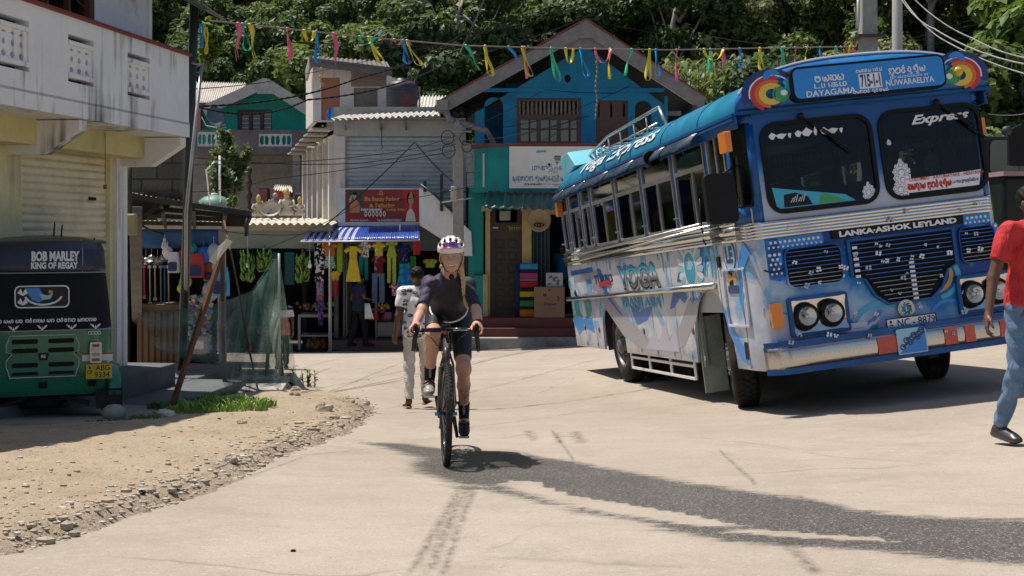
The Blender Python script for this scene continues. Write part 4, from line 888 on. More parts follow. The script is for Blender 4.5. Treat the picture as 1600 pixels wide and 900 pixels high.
mb.smooth=False;mb.add([(.12,7.1,2.74),(.12,8.05,2.60),(.12,8.05,2.98),(.12,7.55,3.0),(1.5,7.1,2.9),(1.5,8.05,2.6),(1.5,8.05,3.02),(1.5,7.55,3.04)],[(0,1,2,3),(4,7,6,5),(0,3,7,4),(3,2,6,7),(2,1,5,6),(0,4,5,1)]);mb.build("roof_box",plain("light_blue_paint",(.16,.50,.60),.3,coat=.3),bevel=.02)
mb=BB()
for w in(.5,1.15,1.8):mb.tube([(w,7.35,2.86),(w,6.2,2.9),(w,4.0,2.9)],.012,6)
for w in(.42,1.95):
 mb.tube([(w,7.4,2.75),(w,7.4,2.90),(w,6.2,3.03),(w,3.6,3.05),(w,3.4,2.8)],.022,8)
 for L in(7.0,6.6,6.15,5.5,4.8,4.2):mb.tube([(w,L,2.7),(w,L,2.95 if L>6.2 else 3.03)],.012,6)
for L in(7.35,7.1,6.85,6.6,6.35,6.1,5.7,5.2,4.7,4.2):mb.tube([(.42,L,2.86),(1.95,L,2.86)],.011,6)
mb.tube([(.42,7.4,2.90),(1.95,7.4,2.90)],.018,6)
for L in(7.4,7.1,6.75,6.4):mb.ball((.42,L,2.9),.028)
mb.build("roof_rack",mat("rack_chrome",(.6,.6,.58),.25,.9,var=.1))
mb=BB()
for k in range(5):mb.grid(lambda u,v:(.02-.14*math.sin(v*PI),8.0-.12*math.sin(u*PI),2.52+.07*k+.035*v),8,3)
mb.build("rear_louvre",A['white'])
mb=BB();mb.box((-.04,7.9,2.15),(.09,.12,.22));mb.build("rear_indicator",amber,bevel=.01)
mb=BB();q=SW(1108,392);mb.tube([(-.03,-q[0],1.75),(-.045,-q[0],1.55),(-.045,-q[0]+.0,1.30),(-.05,-q[0]-.06,1.27)],.008,6);mb.build("antenna_strap",black)
mb=BB();mb.grid(lambda u,v:(.07+.015*math.sin(u*18),5.4+2.2*u,2.0+.16*v+.03*math.sin(u*9)),30,3);mb.build("banner",cloth("banner_cloth",(.03,.05,.2),(.5,.5,.55),12,.52))
def inv(M,px,py,yo=0):
 """photo pixel -> (x, z) in the plane y=yo of a frame"""
 o=M@Vector((0,yo,0));n=(M.to_3x3()@Vector((0,1,0)));q=M.inverted()@ray_plane(px,py,o,n);return(q.x,q.z)
def rpx(M,x0,y0,x1,y1,yo=0):
 """axis-parallel rectangle in a facade from two photo corners -> (x0,z0,x1,z1)"""
 a=inv(M,x0,y0,yo);b=inv(M,x1,y1,yo);return(min(a[0],b[0]),min(a[1],b[1]),max(a[0],b[0]),max(a[1],b[1]))
def rect(x0,z0,x1,z1):return[(x0,z0),(x1,z0),(x1,z1),(x0,z1)]
def corrug(mb,p00,p10,p01,p11,n=40,amp=.02,nv=2,sag=0):
 """corrugated sheet; waves run across u"""
 a,b,c,d=map(Vector,(p00,p10,p01,p11));nrm=(b-a).cross(c-a).normalized()
 if nrm.z<0:nrm=-nrm
 mb.grid(lambda u,v:tuple(a.lerp(b,u).lerp(c.lerp(d,u),v)+nrm*(amp*math.sin(u*n*2*PI)-sag*math.sin(v*PI))),n*6,nv)
def shutter(parent,x0,z0,x1,z1,M,m,y=.06,pitch=.085,name="roller_shutter"):
 s=MB();k=int((z1-z0)/pitch)
 for i in range(k):
  a=z0+i*(z1-z0)/k;b=a+(z1-z0)/k
  s.grid(lambda u,v:(x0+(x1-x0)*u,y-.032*math.sin(v*PI)**.6,a+(b-a)*v),1,6,M)
 s.bb((x0,y-.01,z0-.03),(x1,y+.03,z0+.03),M);return s.build(name,m,parent)
ID=Matrix.Identity(4)
MD=(.1478,.989,0)
yellow=mat("yellow_wall",(.70,.63,.38),.85,var=.15,dirt=(.16,.14,.10),dirt_amt=.5,streak=True);yellowbeam=mat("yellow_beam",(.60,.53,.25),.8,var=.12,dirt=(.2,.17,.08),dirt_amt=.3)
dirtywhite=mat("stained_white_wall",(.78,.77,.77),.85,var=.08,scale=1.5,dirt=(.06,.06,.06),dirt_amt=.85,streak=True,bmp=.2)
greywall=mat("pale_grey_wall",(.62,.63,.68),.85,var=.12,scale=1.2,dirt=(.15,.14,.13),dirt_amt=.6)
maroon=mat("maroon_paint",(.20,.035,.03),.6,dirt=(.08,.03,.02));redwood=mat("red_brown_wood",(.10,.032,.022),.45,var=.35,scale=12,coat=.2)
cream_sh=mat("cream_shutter",(.72,.66,.49),.55,var=.1,dirt=(.2,.17,.12),dirt_amt=.4);grey_sh=mat("grey_shutter",(.34,.39,.43),.5,var=.1,dirt=(.15,.17,.18),dirt_amt=.4)
winglass=glass("window_glass",(.18,.2,.22),.12)
z0=-2.05
LM_=frameM((-4.73,15.0,z0),MD);lb=thing("shop_house",None,"yellow and stained white two storey shop house with balcony at the left edge","building",M=LM_)
w=lambda px,py,yo=0:inv(LM_,px,py,yo)
E=-9.5
sh=rpx(LM_,35,400,172,240);shz=w(100,238)[1]
mb=MB();mb.plate(rect(E,-.3,.0,3.3),[rect(sh[0],.38,sh[2],shz),rect(-7.2,.38,-3.2,shz)],t=.25);mb.bb((E,.25,-.3),(E+.2,7,5.2));mb.bb((-.2,.25,-.3),(0,7,3.3));mb.bb((E,6.8,-.3),(0,7,5.2));mb.bb((E,.0,3.28),(0,7,3.4))
wall=mb.build("wall",yellow,lb)
shutter(lb,sh[0],.38,sh[2],shz,ID,cream_sh,.08);shutter(lb,-7.2,.38,-3.2,shz,ID,cream_sh,.08)
mb=MB();mb.bb((sh[2]+.08,-.05,.35),(.02,.0,3.0));mb.bb((-.06,-.07,.0),(.04,.3,3.3));mb.build("pilaster",dirtywhite,lb)
b1=rpx(LM_,75,222,224,195,-.35);mb=MB();bz=w(150,238,-.35)[1]
mb.bb((b1[0],-.35,bz),(b1[2]+.02,-.01,3.27));mb.build("beam",yellowbeam,lb)
x1=w(57,200,-.35)[0];mb=MB();mb.bb((E,-.35,bz),(x1,-.01,3.27));mb.build("beam",yellowbeam,lb)
mb=MB();mb.bb((E,-.86,3.13),(w(295,193,-.85)[0],0,3.30));top=w(293,88,-.85)[1];bot=w(295,193,-.85)[1];xe=w(294,150,-.85)[0]
mb.build("balcony_slab",dirtywhite,lb)
holes=[]
for(a,b_,c,d)in((-3,12,44,112),(105,44,145,145),(198,74,233,163),(-420,-250,-160,-50)):
 p=w(a,(b_+d)/2,-.85)[0];q=w(c,(b_+d)/2,-.85)[0];holes.append((p,q))
pt,pb=top-.17,bot+.17;ph=top-bot
mb=MB();mb.plate(rect(E,bot-.02,xe,top),[rect(a,pb,b_,pt)for a,b_ in holes],t=.14,M=T(0,-1.0+.14,0));mb.bb((xe-.14,-.86+.14,bot),(xe,.3,top));par=mb.build("balcony_parapet",dirtywhite,lb)
for a,b_ in holes:
 mb=MB();hs=[];n=max(2,int(round((b_-a)/.17)));st=(b_-a-.06)/n
 for i in range(n):
  cx=a+.03+st*(i+.5);m_=(pb+pt)/2
  hs.append(rrect(cx-st*.26,pb+.10,cx+st*.26,m_-.075,st*.24,3));hs.append(rrect(cx-st*.26,m_+.075,cx+st*.26,pt-.13,st*.24,3));hs.append(arcpts(cx,m_,st*.2,0,340,9))
 mb.plate(rect(a+.004,pb+.05,b_-.004,pt-.05),hs,t=.05,M=T(0,-.84,0));mb.bb((a+.01,-.87,pb+.04),(b_-.01,-.76,pb+.085));mb.bb((a+.01,-.87,pt-.10),(b_-.01,-.76,pt-.06))
 mb.build("baluster_panel",dirtywhite,par)
mb=MB();mb.bb((E,-.90,top+.002),(xe+.02,-.70,top+.035));mb.build("parapet_cap",maroon,lb)
for xa,xb in((w(57,180,-.35)[0],w(76,190,-.35)[0]),(w(226,205,-.35)[0],w(234,205,-.35)[0])):
 xb=xa+.16;mb=MB();mb.add([(x,y,z)for x in(xa,xb)for y,z in((0,3.12),(-.80,3.12),(-.80,3.02),(-.42,2.78),(0,2.78))],[(0,1,2,3,4),(9,8,7,6,5),(0,5,6,1),(1,6,7,2),(2,7,8,3),(3,8,9,4),(4,9,5,0)]);mb.build("bracket",dirtywhite,lb)
uy=-.40;xw=w(145,40,uy)[0]
mb=MB();mb.plate(rect(E,3.3,xe-.12,5.0),[rect(xw-2.0,3.45,xw,4.9)],t=.2,M=T(0,uy,0));mb.bb((xe-.14,uy,3.3),(xe-.13+.02,6.5,5.0));mb.build("upper_wall",greywall,lb)
mb=MB();mb.bb((xe-.16,uy-.03,3.3),(xe-.08,uy+.0,4.95));mb.build("corner_trim",white,lb)
mb=MB();mb.plate(rect(xw-2.0,3.45,xw,4.9),[rect(xw-.08-.44*(k+1),3.55,xw-.12-.44*k,4.8)for k in range(4)],t=.08,M=T(0,uy-.02,0));wf=mb.build("window",redwood,lb)
mb=MB();mb.plate(rect(xw-1.95,3.5,xw-.05,4.85),t=.01,M=T(0,uy+.04,0));mb.build("window_pane",winglass,wf)
mb=MB()
for k in range(4):
 for j in range(6):x=xw-.1-.44*k-.22+.1*math.sin(j*1.3);mb.bar((xw-.14-.44*k,uy+.01,3.6+j*.2),(xw-.5-.44*k,uy+.01,3.7+j*.2),.012)
mb.build("window_grille",redwood,wf)
mb=MB();corrug(mb,(E,-.7,5.0),(xe+.3,-.7,5.0),(E,3.5,6.3),(xe+.3,3.5,6.3),60,.025);corrug(mb,(E,3.5,6.3),(xe+.3,3.5,6.3),(E,7.3,5.3),(xe+.3,7.3,5.3),60,.025);mb.bb((E,-.72,4.87),(xe+.3,-.68,5.0));mb.build("roof",mat("rusty_tin",(.25,.2,.17),.7,.3,var=.3,dirt=(.14,.06,.03),dirt_amt=.8,streak=True),lb)
mb=MB();q=w(163,245,-.36)[0];mb.tube([(q,-.37,3.1),(q,-.37,w(163,290,-.37)[1])],.004,4);mb.box((q,-.37,w(163,292,-.37)[1]),(.03,.03,.05));mb.build("pull_cord",mat("orange_plug",(.3,.1,.04),.5),lb)
mb=MB();mb.bb((w(138,310,.05)[0],.03,w(138,313,.05)[1]),(w(148,310,.05)[0],.05,w(138,308,.05)[1]));mb.build("shutter_lock",black,lb)
dkconc=mat("dark_concrete",(.10,.11,.12),.85,var=.25,dirt=(.04,.04,.04))
t_=thing("doorstep",LM_@Vector((-2,0,0)),"dark concrete step along the foot of the yellow shop house","step");t_.matrix_world=LM_
mb=MB();mb.bb((E,-.55,-.4),(.35,-.005,.38));mb.bb((E,-1.25,-.5),(.9,-.56,.12));mb.bb((.37,-.55,-.5),(2.6,1.8,.12));mb.build("step",dkconc,t_,bevel=.015)
mb=MB()
pv=pxpoly([(-300,700),(-60,676),(60,672),(180,664),(250,652),(330,640),(392,622),(408,600),(405,582),(300,582),(182,600)])+[(-6.2,14),(-8.5,6)]
X0,X1,Y0,Y1=-9,-2,6,17.5;vs=[];N=60
for i in range(N+1):
 for j in range(N+1):x=X0+(X1-X0)*i/N;y=Y0+(Y1-Y0)*j/N;vs.append((x,y,G(x,y)+.006))
dd=polydist(pv,np.array([v[0]for v in vs]),np.array([v[1]for v in vs])).reshape(N+1,N+1)
fs=[(i*(N+1)+j,(i+1)*(N+1)+j,(i+1)*(N+1)+j+1,i*(N+1)+j+1)for i in range(N)for j in range(N)if dd[i,j]>-.05]
mb.smooth=True;mb.add(vs,fs);tag(mb.build("pavement",mat("pavement_cement",(.27,.25,.225),.9,var=.2,scale=2,dirt=(.12,.11,.10),dirt_amt=.6)),None,None,kind="structure")
bm_,nt,bs=nodes("concrete_blocks");tc=nt.nodes.new("ShaderNodeTexCoord");mp=nt.nodes.new("ShaderNodeMapping");mp.inputs["Rotation"].default_value=(R(90),0,0)
br=nt.nodes.new("ShaderNodeTexBrick");br.inputs["Scale"].default_value=1;br.inputs["Brick Width"].default_value=.42;br.inputs["Row Height"].default_value=.22;br.inputs["Mortar Size"].default_value=.012
br.inputs["Color1"].default_value=(.08,.078,.076,1);br.inputs["Color2"].default_value=(.14,.135,.13,1);br.inputs["Mortar"].default_value=(.035,.035,.033,1)
nt.links.new(tc.outputs["Object"],mp.inputs[0]);nt.links.new(mp.outputs[0],br.inputs[0]);f=noise(nt,40,5,.7)
nt.links.new(mixc(nt,ramp(nt,f,[(.35,.7),(.6,0)]),br.outputs[0],(.06,.058,.055)),bs.inputs["Base Color"]);bs.inputs["Roughness"].default_value=.95;bump(nt,bs,mth(nt,'ADD',br.outputs[1],f),-.5,.02)
e=thing("block_wall",P(245,330,17),"rough unplastered concrete block wall on a stone ledge above the tin canopy","wall")
a,b=P(190,340,17)-e.location,P(286,170,17)-e.location
mb=MB();mb.plate([(a.x,.18),(b.x-.05,.18),(b.x,.9),(b.x,b.z),(a.x,b.z)],t=.5);mb.build("masonry",bm_,e,bevel=.02)
mb=MB();mb.smooth=True;mb.grid(lambda u,v:((a.x+.0)+(b.x-.02-a.x)*u*(1-.35*v**2)+.03*math.sin(u*19+v*7),-.08+.1*v+.03*math.sin(u*13+v*5),.26-.42*v*(1-.3*u)),24,8);mb.smooth=False;mb.bb((a.x,0,.1),(b.x-.3,.5,.18));mb.bb((a.x,.02,-.12),(b.x-.5,.5,.1));mb.build("stone_ledge",mat("dark_stone",(.06,.058,.055),.95,var=.5,scale=20,bmp=1),e)
tinwhite=mat("tin_sheet",(.55,.53,.48),.6,.1,var=.12,dirt=(.22,.17,.12),dirt_amt=.6)
e=thing("steel_pole",GP(283,602),"thick dark grey steel pole leaning beside the yellow building","pole");q=P(304,-6,15.2)
tip=q-e.location;mb=MB();mb.tube([(0,0,-.2),tip],[.062,.055],14);mb.build("shaft",mat("pole_paint",(.035,.045,.045),.4,.3,var=.3),e)
mb=MB();corrug(mb,tip+Vector((-.35,-.4,.12)),tip+Vector((.25,-.4,-.20)),tip+Vector((-.35,.8,.12)),tip+Vector((.25,.8,-.20)),8,.015);mb.bar(tip+Vector((-.35,-.4,.08)),tip+Vector((.25,-.4,-.24)),.03,.05);mb.build("tin_cap",mat("old_tin",(.12,.11,.10),.7,.4,var=.3),e)
mb=MB()
for k in range(3):mb.tube([tip*(.40+.0*k)+Vector((.06*math.cos(a*.8+k),.06*math.sin(a*.8+k),.02*k))for a in range(9)],.008,5)
mb.build("wire_wrap",black,e)
e=thing("pipe_pole",GP(289,596),"thin light grey pipe pole leaning behind the dark steel pole","pole");mb=MB();mb.tube([(0,0,0),P(291,330,15.4)-e.location,P(315,102,15.4)-e.location],.022,8);mb.tube([P(315,102,15.4)-e.location,P(300,98,15.4)-e.location],.015,6);mb.build("pipe",galv,e)
e=thing("concrete_post",GP(215,556),"weathered square concrete post beside the yellow shop house corner","post");mb=MB();mb.bar((0,0,-.2),P(212,330,16.5)-e.location,.17,.14);mb.build("post",mat('dark_post',(.14,.13,.12),.9,var=.3,dirt=(.05,.05,.05)),e,bevel=.01)
mb=MB();q=P(201,351,16.2)-e.location;mb.box(q,(.2,.15,.28));mb.build("meter_box",mat("meter_beige",(.36,.32,.19),.5),e,bevel=.02)
mb=MB();mb.tube([P(190,440,16.3)-e.location,P(200,470,16.3)-e.location,P(192,520,16.3)-e.location],.01,5);mb.tube([P(203,240,16.3)-e.location,P(203,336,16.3)-e.location],.03,6);mb.build("conduit",darkiron,e)
e=thing("tin_canopy",P(300,345,18.5),"lean-to tin canopy on dark battens below the block wall","canopy");o=e.location
A1,B1,A2,B2=P(192,300,16.6)-o,P(392,328,16.6)-o,P(205,345,20.5)-o,P(385,347,20.5)-o
A2.z+=.0
mb=MB();corrug(mb,A1,B1,A2,B2,26,.014);mb.build("tin_sheet",tinwhite,e)
mb=MB()
for t in(0,.3,.6,.95):mb.bar(A1.lerp(A2,t)-Vector((0,0,.05)),B1.lerp(B2,t)-Vector((0,0,.05)),.05,.07)
for t in(.02,.3,.55,.8,.99):mb.bar(A1.lerp(B1,t)-Vector((0,0,.1)),A2.lerp(B2,t)-Vector((0,0,.1)),.05,.05)
mb.tube([B1+Vector((-.05,0,-.08)),B1+Vector((-.06,0,-.35))],.03,6);mb.tube([A1,A1+Vector((.6,.1,-.12)),A1+Vector((1.0,.1,-.18))],.02,6);mb.build("batten",darkiron,e)
STY=22.0
def facade(Y,px=0):return frameM((0,Y,0),(1,0,0))
S=frameM((P(275,562,STY).x,STY,G(-6,22)),(1,0,0))
stall=thing("goods_stall",None,"market stall with a blue tarpaulin valance packed with hanging toys and bags","stall",M=S)
def sp(px,py,yo=0):x,z=inv(S,px,py,yo);return Vector((x,yo,z))
mb=MB();a,b=sp(205,388),sp(345,357);mb.grid(lambda u,v:(a.x+(b.x-a.x)*u,.03*math.sin(u*17)*(1-v),a.z+(b.z-a.z)*v),30,4);mb.build("valance",mat("blue_tarp",(.006,.075,.22),.45,var=.2),stall,solid=.004)
mb=MB();a,b=sp(205,358),sp(350,350);mb.bb((a.x,-.05,a.z),(b.x,.0,b.z));mb.build("fascia_board",mat("pinkish_board",(.52,.42,.38),.7),stall)
mb=MB();a,b=sp(203,351,-.3),sp(350,347,-.3);corrug(mb,(a.x,-.3,b.z+.0),(b.x,-.3,b.z),(a.x,1.6,b.z+.04),(b.x-.45,1.6,b.z+.04),18,.03);mb.build("roof_sheet",tinwhite,stall)
mb=MB()
L_,R_=sp(203,500).x,sp(345,500).x
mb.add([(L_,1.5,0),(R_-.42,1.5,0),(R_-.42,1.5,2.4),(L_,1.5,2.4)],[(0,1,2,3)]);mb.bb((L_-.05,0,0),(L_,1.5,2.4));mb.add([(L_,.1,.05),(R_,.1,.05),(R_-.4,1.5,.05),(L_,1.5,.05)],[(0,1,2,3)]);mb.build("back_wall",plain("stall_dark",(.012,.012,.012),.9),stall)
mb=MB();mb.bb((sp(342,400).x,-.03,0),(sp(352,400).x,.06,2.4));mb.build("post",mat("post_pale",(.28,.27,.25),.8),stall)
mb=MB();a,b=sp(214,560,-.1),sp(292,476,-.1);mb.bb((a.x,-.1,.02),(b.x,.7,b.z))
for k in range(8):mb.bb((a.x+.02+(b.x-a.x)*k/8,-.13,.04),(a.x-.02+(b.x-a.x)*(k+1)/8,-.1,b.z-.12))
mb.build("counter",mat("ply_wood",(.13,.085,.05),.8,var=.35),stall)
PAL=dict(pink=(.55,.07,.2),red=(.5,.03,.03),blue=(.02,.14,.5),sky=(.05,.35,.6),green=(.05,.30,.08),lime=(.4,.5,.05),yellow=(.65,.5,.04),orange=(.6,.2,.02),purple=(.2,.06,.3),white=(.65,.65,.65),cream=(.5,.42,.32),teal=(.02,.28,.28),grey=(.25,.25,.26),black=(.02,.02,.02),silver=(.45,.46,.48),navy=(.015,.03,.12),maroon=(.16,.02,.03),brown=(.14,.07,.04),denim=(.10,.16,.26))
def pm(n,r=.5):return plain("plastic_"+n,PAL[n],r,coat=.2)
def W_(px,py,Y):return P(px,py,Y)
ordn=["leftmost","second from left","third from left","fourth from left","fifth from left","sixth from left","seventh from left","eighth from left","ninth from left"]
for i,px in enumerate((219,228,237,246,255)):
 mb=MB();c=W_(px,404+(i%2)*4,22.3);mb.ball((0,0,0),(.075,.07,.07));mb.lathe([(.07,-.02),(.12,-.05),(.125,-.055)],14);mb.tube([(0,0,.06),(0,0,.22)],.005,4)
 tag(mb.build("wrapped_hat",plain("cellophane",(.42,.42,.45),.15,.4),loc=c),"shiny wrapped hat hanging in the goods stall, %s of the row"%ordn[i],"hat","hats hanging in the goods stall")
for i,(px,cn,ln)in enumerate(((213,'silver',60),(225,'pink',52),(234,'silver',62),(242,'cream',55),(251,'grey',70),(257,'blue',66),(263,'cream',72))):
 mb=MB();a=W_(px,415,22.2);L=ln/1940*22.2;mb.bar((0,0,0),(.01,0,-L),.045,.012);mb.box((0,-.01,-.02),(.06,.015,.05));mb.box((.01,-.01,-L+.03),(.055,.015,.06))
 tag(mb.build("hanging_belt",pm(cn),loc=a),"%s belt hanging below the wrapped hats, %s"%(cn,ordn[i]),"belt","belts hanging in the goods stall")
def backpack(px,py,Y,w,h,c,label):
 e=thing("backpack",W_(px,py,Y),label,"backpack","bags hanging at the goods stall");mb=MB()
 mb.grid(lambda u,v:(w/2*math.copysign(abs(math.cos(2*PI*u))**.5,math.cos(2*PI*u))*(1-.25*v**3),.09*math.copysign(abs(math.sin(2*PI*u))**.5,math.sin(2*PI*u))*(1-.4*v**3),-h/2+h*v),20,8);mb.bb((-w/2*.7,-.07,h*.42),(w/2*.7,.07,h*.5));mb.build("bag_body",pm(c,.7),e)
 mb=MB();mb.plate(rrect(-w*.36,-h*.42,w*.36,h*.02,.03),t=.05,M=T(0,-.13,0));mb.build("front_pocket",pm('navy' if c!='navy' else 'pink',.7),e,bevel=.01)
 mb=MB();mb.tube([(-.03,0,h*.48),(-.02,0,h*.58),(.02,0,h*.58),(.03,0,h*.48)],.008,5);mb.build("handle",black,e)
backpack(345,440,21.7,.30,.5,'sky',"bright blue child's backpack hanging right of the dark steel pole")
backpack(306,415,21.8,.30,.42,'red','red and navy bag wrapped in plastic under the blue tarpaulin')
backpack(272,410,21.8,.2,.36,'white','small white and pink bag hanging left of the dark pole')
backpack(327,425,22.0,.18,.32,'orange','small orange bag between the pole and the blue backpack')
for i,(px,py,cn,r)in enumerate(((300,395,'teal',.12),(318,400,'blue',.13),(312,410,'orange',.09),(334,395,'silver',.13),(338,415,'white',.08),(328,455,'silver',.14),(332,447,'white',.09),(287,400,'pink',.1),(262,395,'white',.09),(290,440,'yellow',.1),(283,450,'lime',.07))):
 mb=MB();c=W_(px,py,21.9);rr=random.Random(i)
 mb.smooth=True;mb.grid(lambda u,v:tuple(Vector((math.sin(PI*max(v,.01))*math.cos(2*PI*u),.7*math.sin(PI*max(v,.01))*math.sin(2*PI*u),-math.cos(PI*v)*1.2))*r*(1+.12*math.sin(u*25+v*9+i))),18,10);mb.tube([(0,0,r*1.1),(0,0,r*2.2)],.006,4)
 tag(mb.build("plastic_toy_bag",pm(cn,.25),loc=c),"%s plastic wrapped toy bag %s"%(cn,("right of the dark pole under the tarpaulin","under the middle of the blue tarpaulin","just below the blue toy bag","at the top right near the stall post","hanging beside the stall post","lower down near the stall post","low down above the large silver bag","just left of the dark steel pole","above the row of hats","partly behind the dark steel pole","low behind the dark steel pole")[i]),"toy bag","plastic wrapped toys at the stall")
names=['pink','white','teal','purple','red','silver','sky','lime','cream','pink','green','blue']
pk=MB();rr=random.Random(3)
for k in range(230):
 px,py=rr.uniform(294-(552-465)*0,331),rr.uniform(462,553);pk.mi=rr.randrange(12);c=P(px,py,21.75+rr.uniform(-.1,.35));s=rr.uniform(.03,.07);pk.box(c,(s*1.3,s*.6,s),rot=Matrix.Rotation(rr.uniform(0,3),3,Vector((rr.random(),rr.random(),rr.random())).normalized()))
tag(pk.build("sweet_packets",[pm(n,.3)for n in names]),"heap of small colourful wrapped packets at the goods stall corner","packets",kind="stuff")
e=thing("display_box",P(312,552,21.5),"grey plastic crate standing below the heap of packets","crate");mb=MB();mb.box((0,0,.15),(.3,.25,.3));mb.build("crate",pm('grey'),e,bevel=.01);mb=MB();mb.box((0,-.13,.16),(.2,.01,.14));mb.build("front_label",pm('white'),e)
for i,(px,y0_,y1_,cn)in enumerate(((192,412,440,'sky'),(193,440,480,'teal'),(192,482,515,'pink'))):
 mb=MB();a=P(px-6,y0_,19);b=P(px+3,y1_,19);mb.grid(lambda u,v:(a.x+(b.x-a.x)*u,19+.03*math.sin(u*12),a.z+(b.z-a.z)*v),10,3);tag(mb.build("hanging_garment",cloth("cl_"+cn,PAL[cn]),solid=.004),"%s cloth hanging just right of the white pilaster"%cn,"garment","clothes by the pilaster")
F=frameM((P(430,552,28.2).x,28.2,float(G(-5.4,28.2))),(1,0,0));fr_=thing("fruit_stall",None,"fruit stall with an olive green fascia and ridged white roof edge","stall",M=F)
def fp(px,py,yo=0):x,z=inv(F,px,py,yo);return Vector((x,yo,z))
a,b=fp(340,388),fp(527,360);mb=MB();mb.bb((a.x,-.04,a.z),(b.x,.0,b.z));mb.build("fascia",mat("olive_fascia",(.20,.235,.18),.6,var=.08),fr_)
a,b=fp(336,361),fp(520,350);mb=MB();mb.bb((a.x,-.08,a.z+.002),(b.x,-.03,b.z));mb.bb((a.x,-.06,fp(340,392).z),(a.x+.06,.0,b.z));mb.build("fascia_trim",mat("fascia_beige",(.36,.31,.25),.7),fr_)
a,b=fp(323,352,-.35),fp(521,345,-.35);mb=MB();corrug(mb,(a.x,-.35,a.z+.03),(b.x,-.35,a.z+.03),(a.x,2.2,a.z+.16),(b.x,2.2,a.z+.16),17,.028)
a2,b2=fp(312,372,-.5),fp(328,360,-.5);corrug(mb,(a2.x,-.5,a2.z),(b2.x,-.5,a2.z+.04),(a2.x+.12,.1,b2.z+.06),(b2.x+.12,.1,b2.z+.08),4,.02);mb.build("roof_sheet",mat("cream_tin",(.62,.58,.48),.6,var=.1),fr_)
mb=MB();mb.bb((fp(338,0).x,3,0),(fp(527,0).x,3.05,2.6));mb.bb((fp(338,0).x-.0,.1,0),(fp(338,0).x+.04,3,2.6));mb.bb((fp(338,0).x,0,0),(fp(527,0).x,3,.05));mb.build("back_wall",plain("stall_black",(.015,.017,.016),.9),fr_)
mb=MB();mb.bb((fp(341,0).x,-.02,0),(fp(347,0).x,.05,2.5));mb.bb((fp(515,0).x,-.1,0),(fp(519,0).x,-.05,2.5));mb.build("post",galv,fr_)
mb=MB();mb.bb((fp(465,0).x,.1,fp(465,492).z-.06),(fp(516,0).x,.9,fp(465,492).z));
for x in(466,514):mb.bb((fp(x,0).x-.03,.12,0),(fp(x,0).x+.03,.18,fp(465,492).z-.06))
mb.bb((fp(465,0).x,.15,.35),(fp(516,0).x,.85,.38));mb.build("table",mat("shop_table",(.22,.22,.21),.6),fr_)
for i,(x0_,x1_)in enumerate(((421,434),(445,460))):
 mb=MB();a,b=fp(x0_,395,2.9),fp(x1_,445,2.9);mb.bb((a.x,2.88,b.z),(b.x,2.95,a.z));o_=mb.build("wall_poster",[mat("poster_teal",(.02,.30,.34),.4,var=.4,scale=12)],fr_)
for i,(px,py,k)in enumerate(((387,398,60),(413,396,40),(473,402,55))):
 e=thing("banana_bunch",P(px,py,27.9),"x","bananas","banana bunches in the fruit stall");rr=random.Random(i)
 e["label"]=("green banana bunch hanging left of the white bulb in the fruit stall","small green banana bunch in the middle of the fruit stall","green banana bunch hanging left of the right bulb")[i]
 mb=MB();mb.tube([(0,0,.15),(0,0,-.5*k/60)],.018,6);mb.build("stalk",mat("stalk_green",(.12,.16,.05),.7),e);mb=MB()
 for j in range(k):
  a_=rr.uniform(0,6.28);z=-rr.random()*.5*k/60;c,s=math.cos(a_),math.sin(a_);mb.tube([(.02*c,.02*s,z),(.09*c,.09*s,z-.01),(.13*c,.13*s,z+.05),(.13*c,.13*s,z+.1)],[.012,.02,.018,.006],6)
 mb.build("fruit",mat("banana_green",(.12,.24,.03),.5,var=.3),e);e.scale=(1.2,)*3
def bulb(px,py,Y,ytop,label):
 e=thing("light_bulb",P(px,py,Y),label,"bulb","bulbs hanging at the stalls");s=Y/1940;mb=MB();mb.lathe([(.002,-.09),(.03,-.085),(.05,-.05),(.045,-.01),(.025,.03),(.02,.05)],14,cap=False);mb.build("glass_bulb",plain("bulb_white",(.7,.7,.68),.2),e);mb=MB();mb.tube([(0,0,.045),(0,0,.09)],.022,8);mb.tube([(0,0,.09),(0,0,(py-ytop)*s)],.004,4);mb.build("holder",white,e)
bulb(387,412,27.8,365,"white bulb on a wire in front of the left banana bunch");bulb(484,413,27.8,370,"white bulb on a wire in the right half of the fruit stall");bulb(257,381,19.5,366,"white bulb in front of the blue tarpaulin")
mb=MB();mb.tube([P(209,345,19.5),P(235,360,19.5),P(257,366.5,19.5)],.02,6);tag(mb.build("lamp_arm",darkiron),"dark rod sloping down to the bulb before the blue tarpaulin","rod")
for i,(px,py,cn,n)in enumerate(((352,540,'orange',8),(480,484,'brown',14),(505,484,'green',12),(400,520,'brown',12))):
 mb=MB();rr=random.Random(i+9);c=P(px,py,28.5)
 for k in range(n):mb.ball((rr.uniform(-.22,.22),rr.uniform(-.1,.2),rr.uniform(0,.16)),rr.uniform(.035,.06),n=8,m=6)
 tag(mb.build("produce_heap",pm(cn,.6),loc=c),"small heap of %s produce in the fruit stall %s"%(cn,("near the left post","on the left of the table","on the right of the table","behind the shade net")[i]),"produce",kind="stuff")
e=thing("coconut_bunch",GP(494,549),"bunch of orange brown king coconuts lying on the stall step","coconuts");rr=random.Random(2)
mb=MB()
for k in range(14):mb.ball((rr.uniform(-.18,.18),rr.uniform(-.1,.1),.08+rr.random()*.17),(.075,.075,.09),n=10,m=8)
mb.build("nut",mat("coconut",(.22,.11,.04),.6,var=.3),e);mb=MB()
for k in range(7):mb.tube([(0,0,.2),(rr.uniform(-.35,.25),0,.28+rr.random()*.15)],[.02,.008],5)
mb.build("stalk",mat("coconut_stalk",(.3,.2,.07),.8),e)
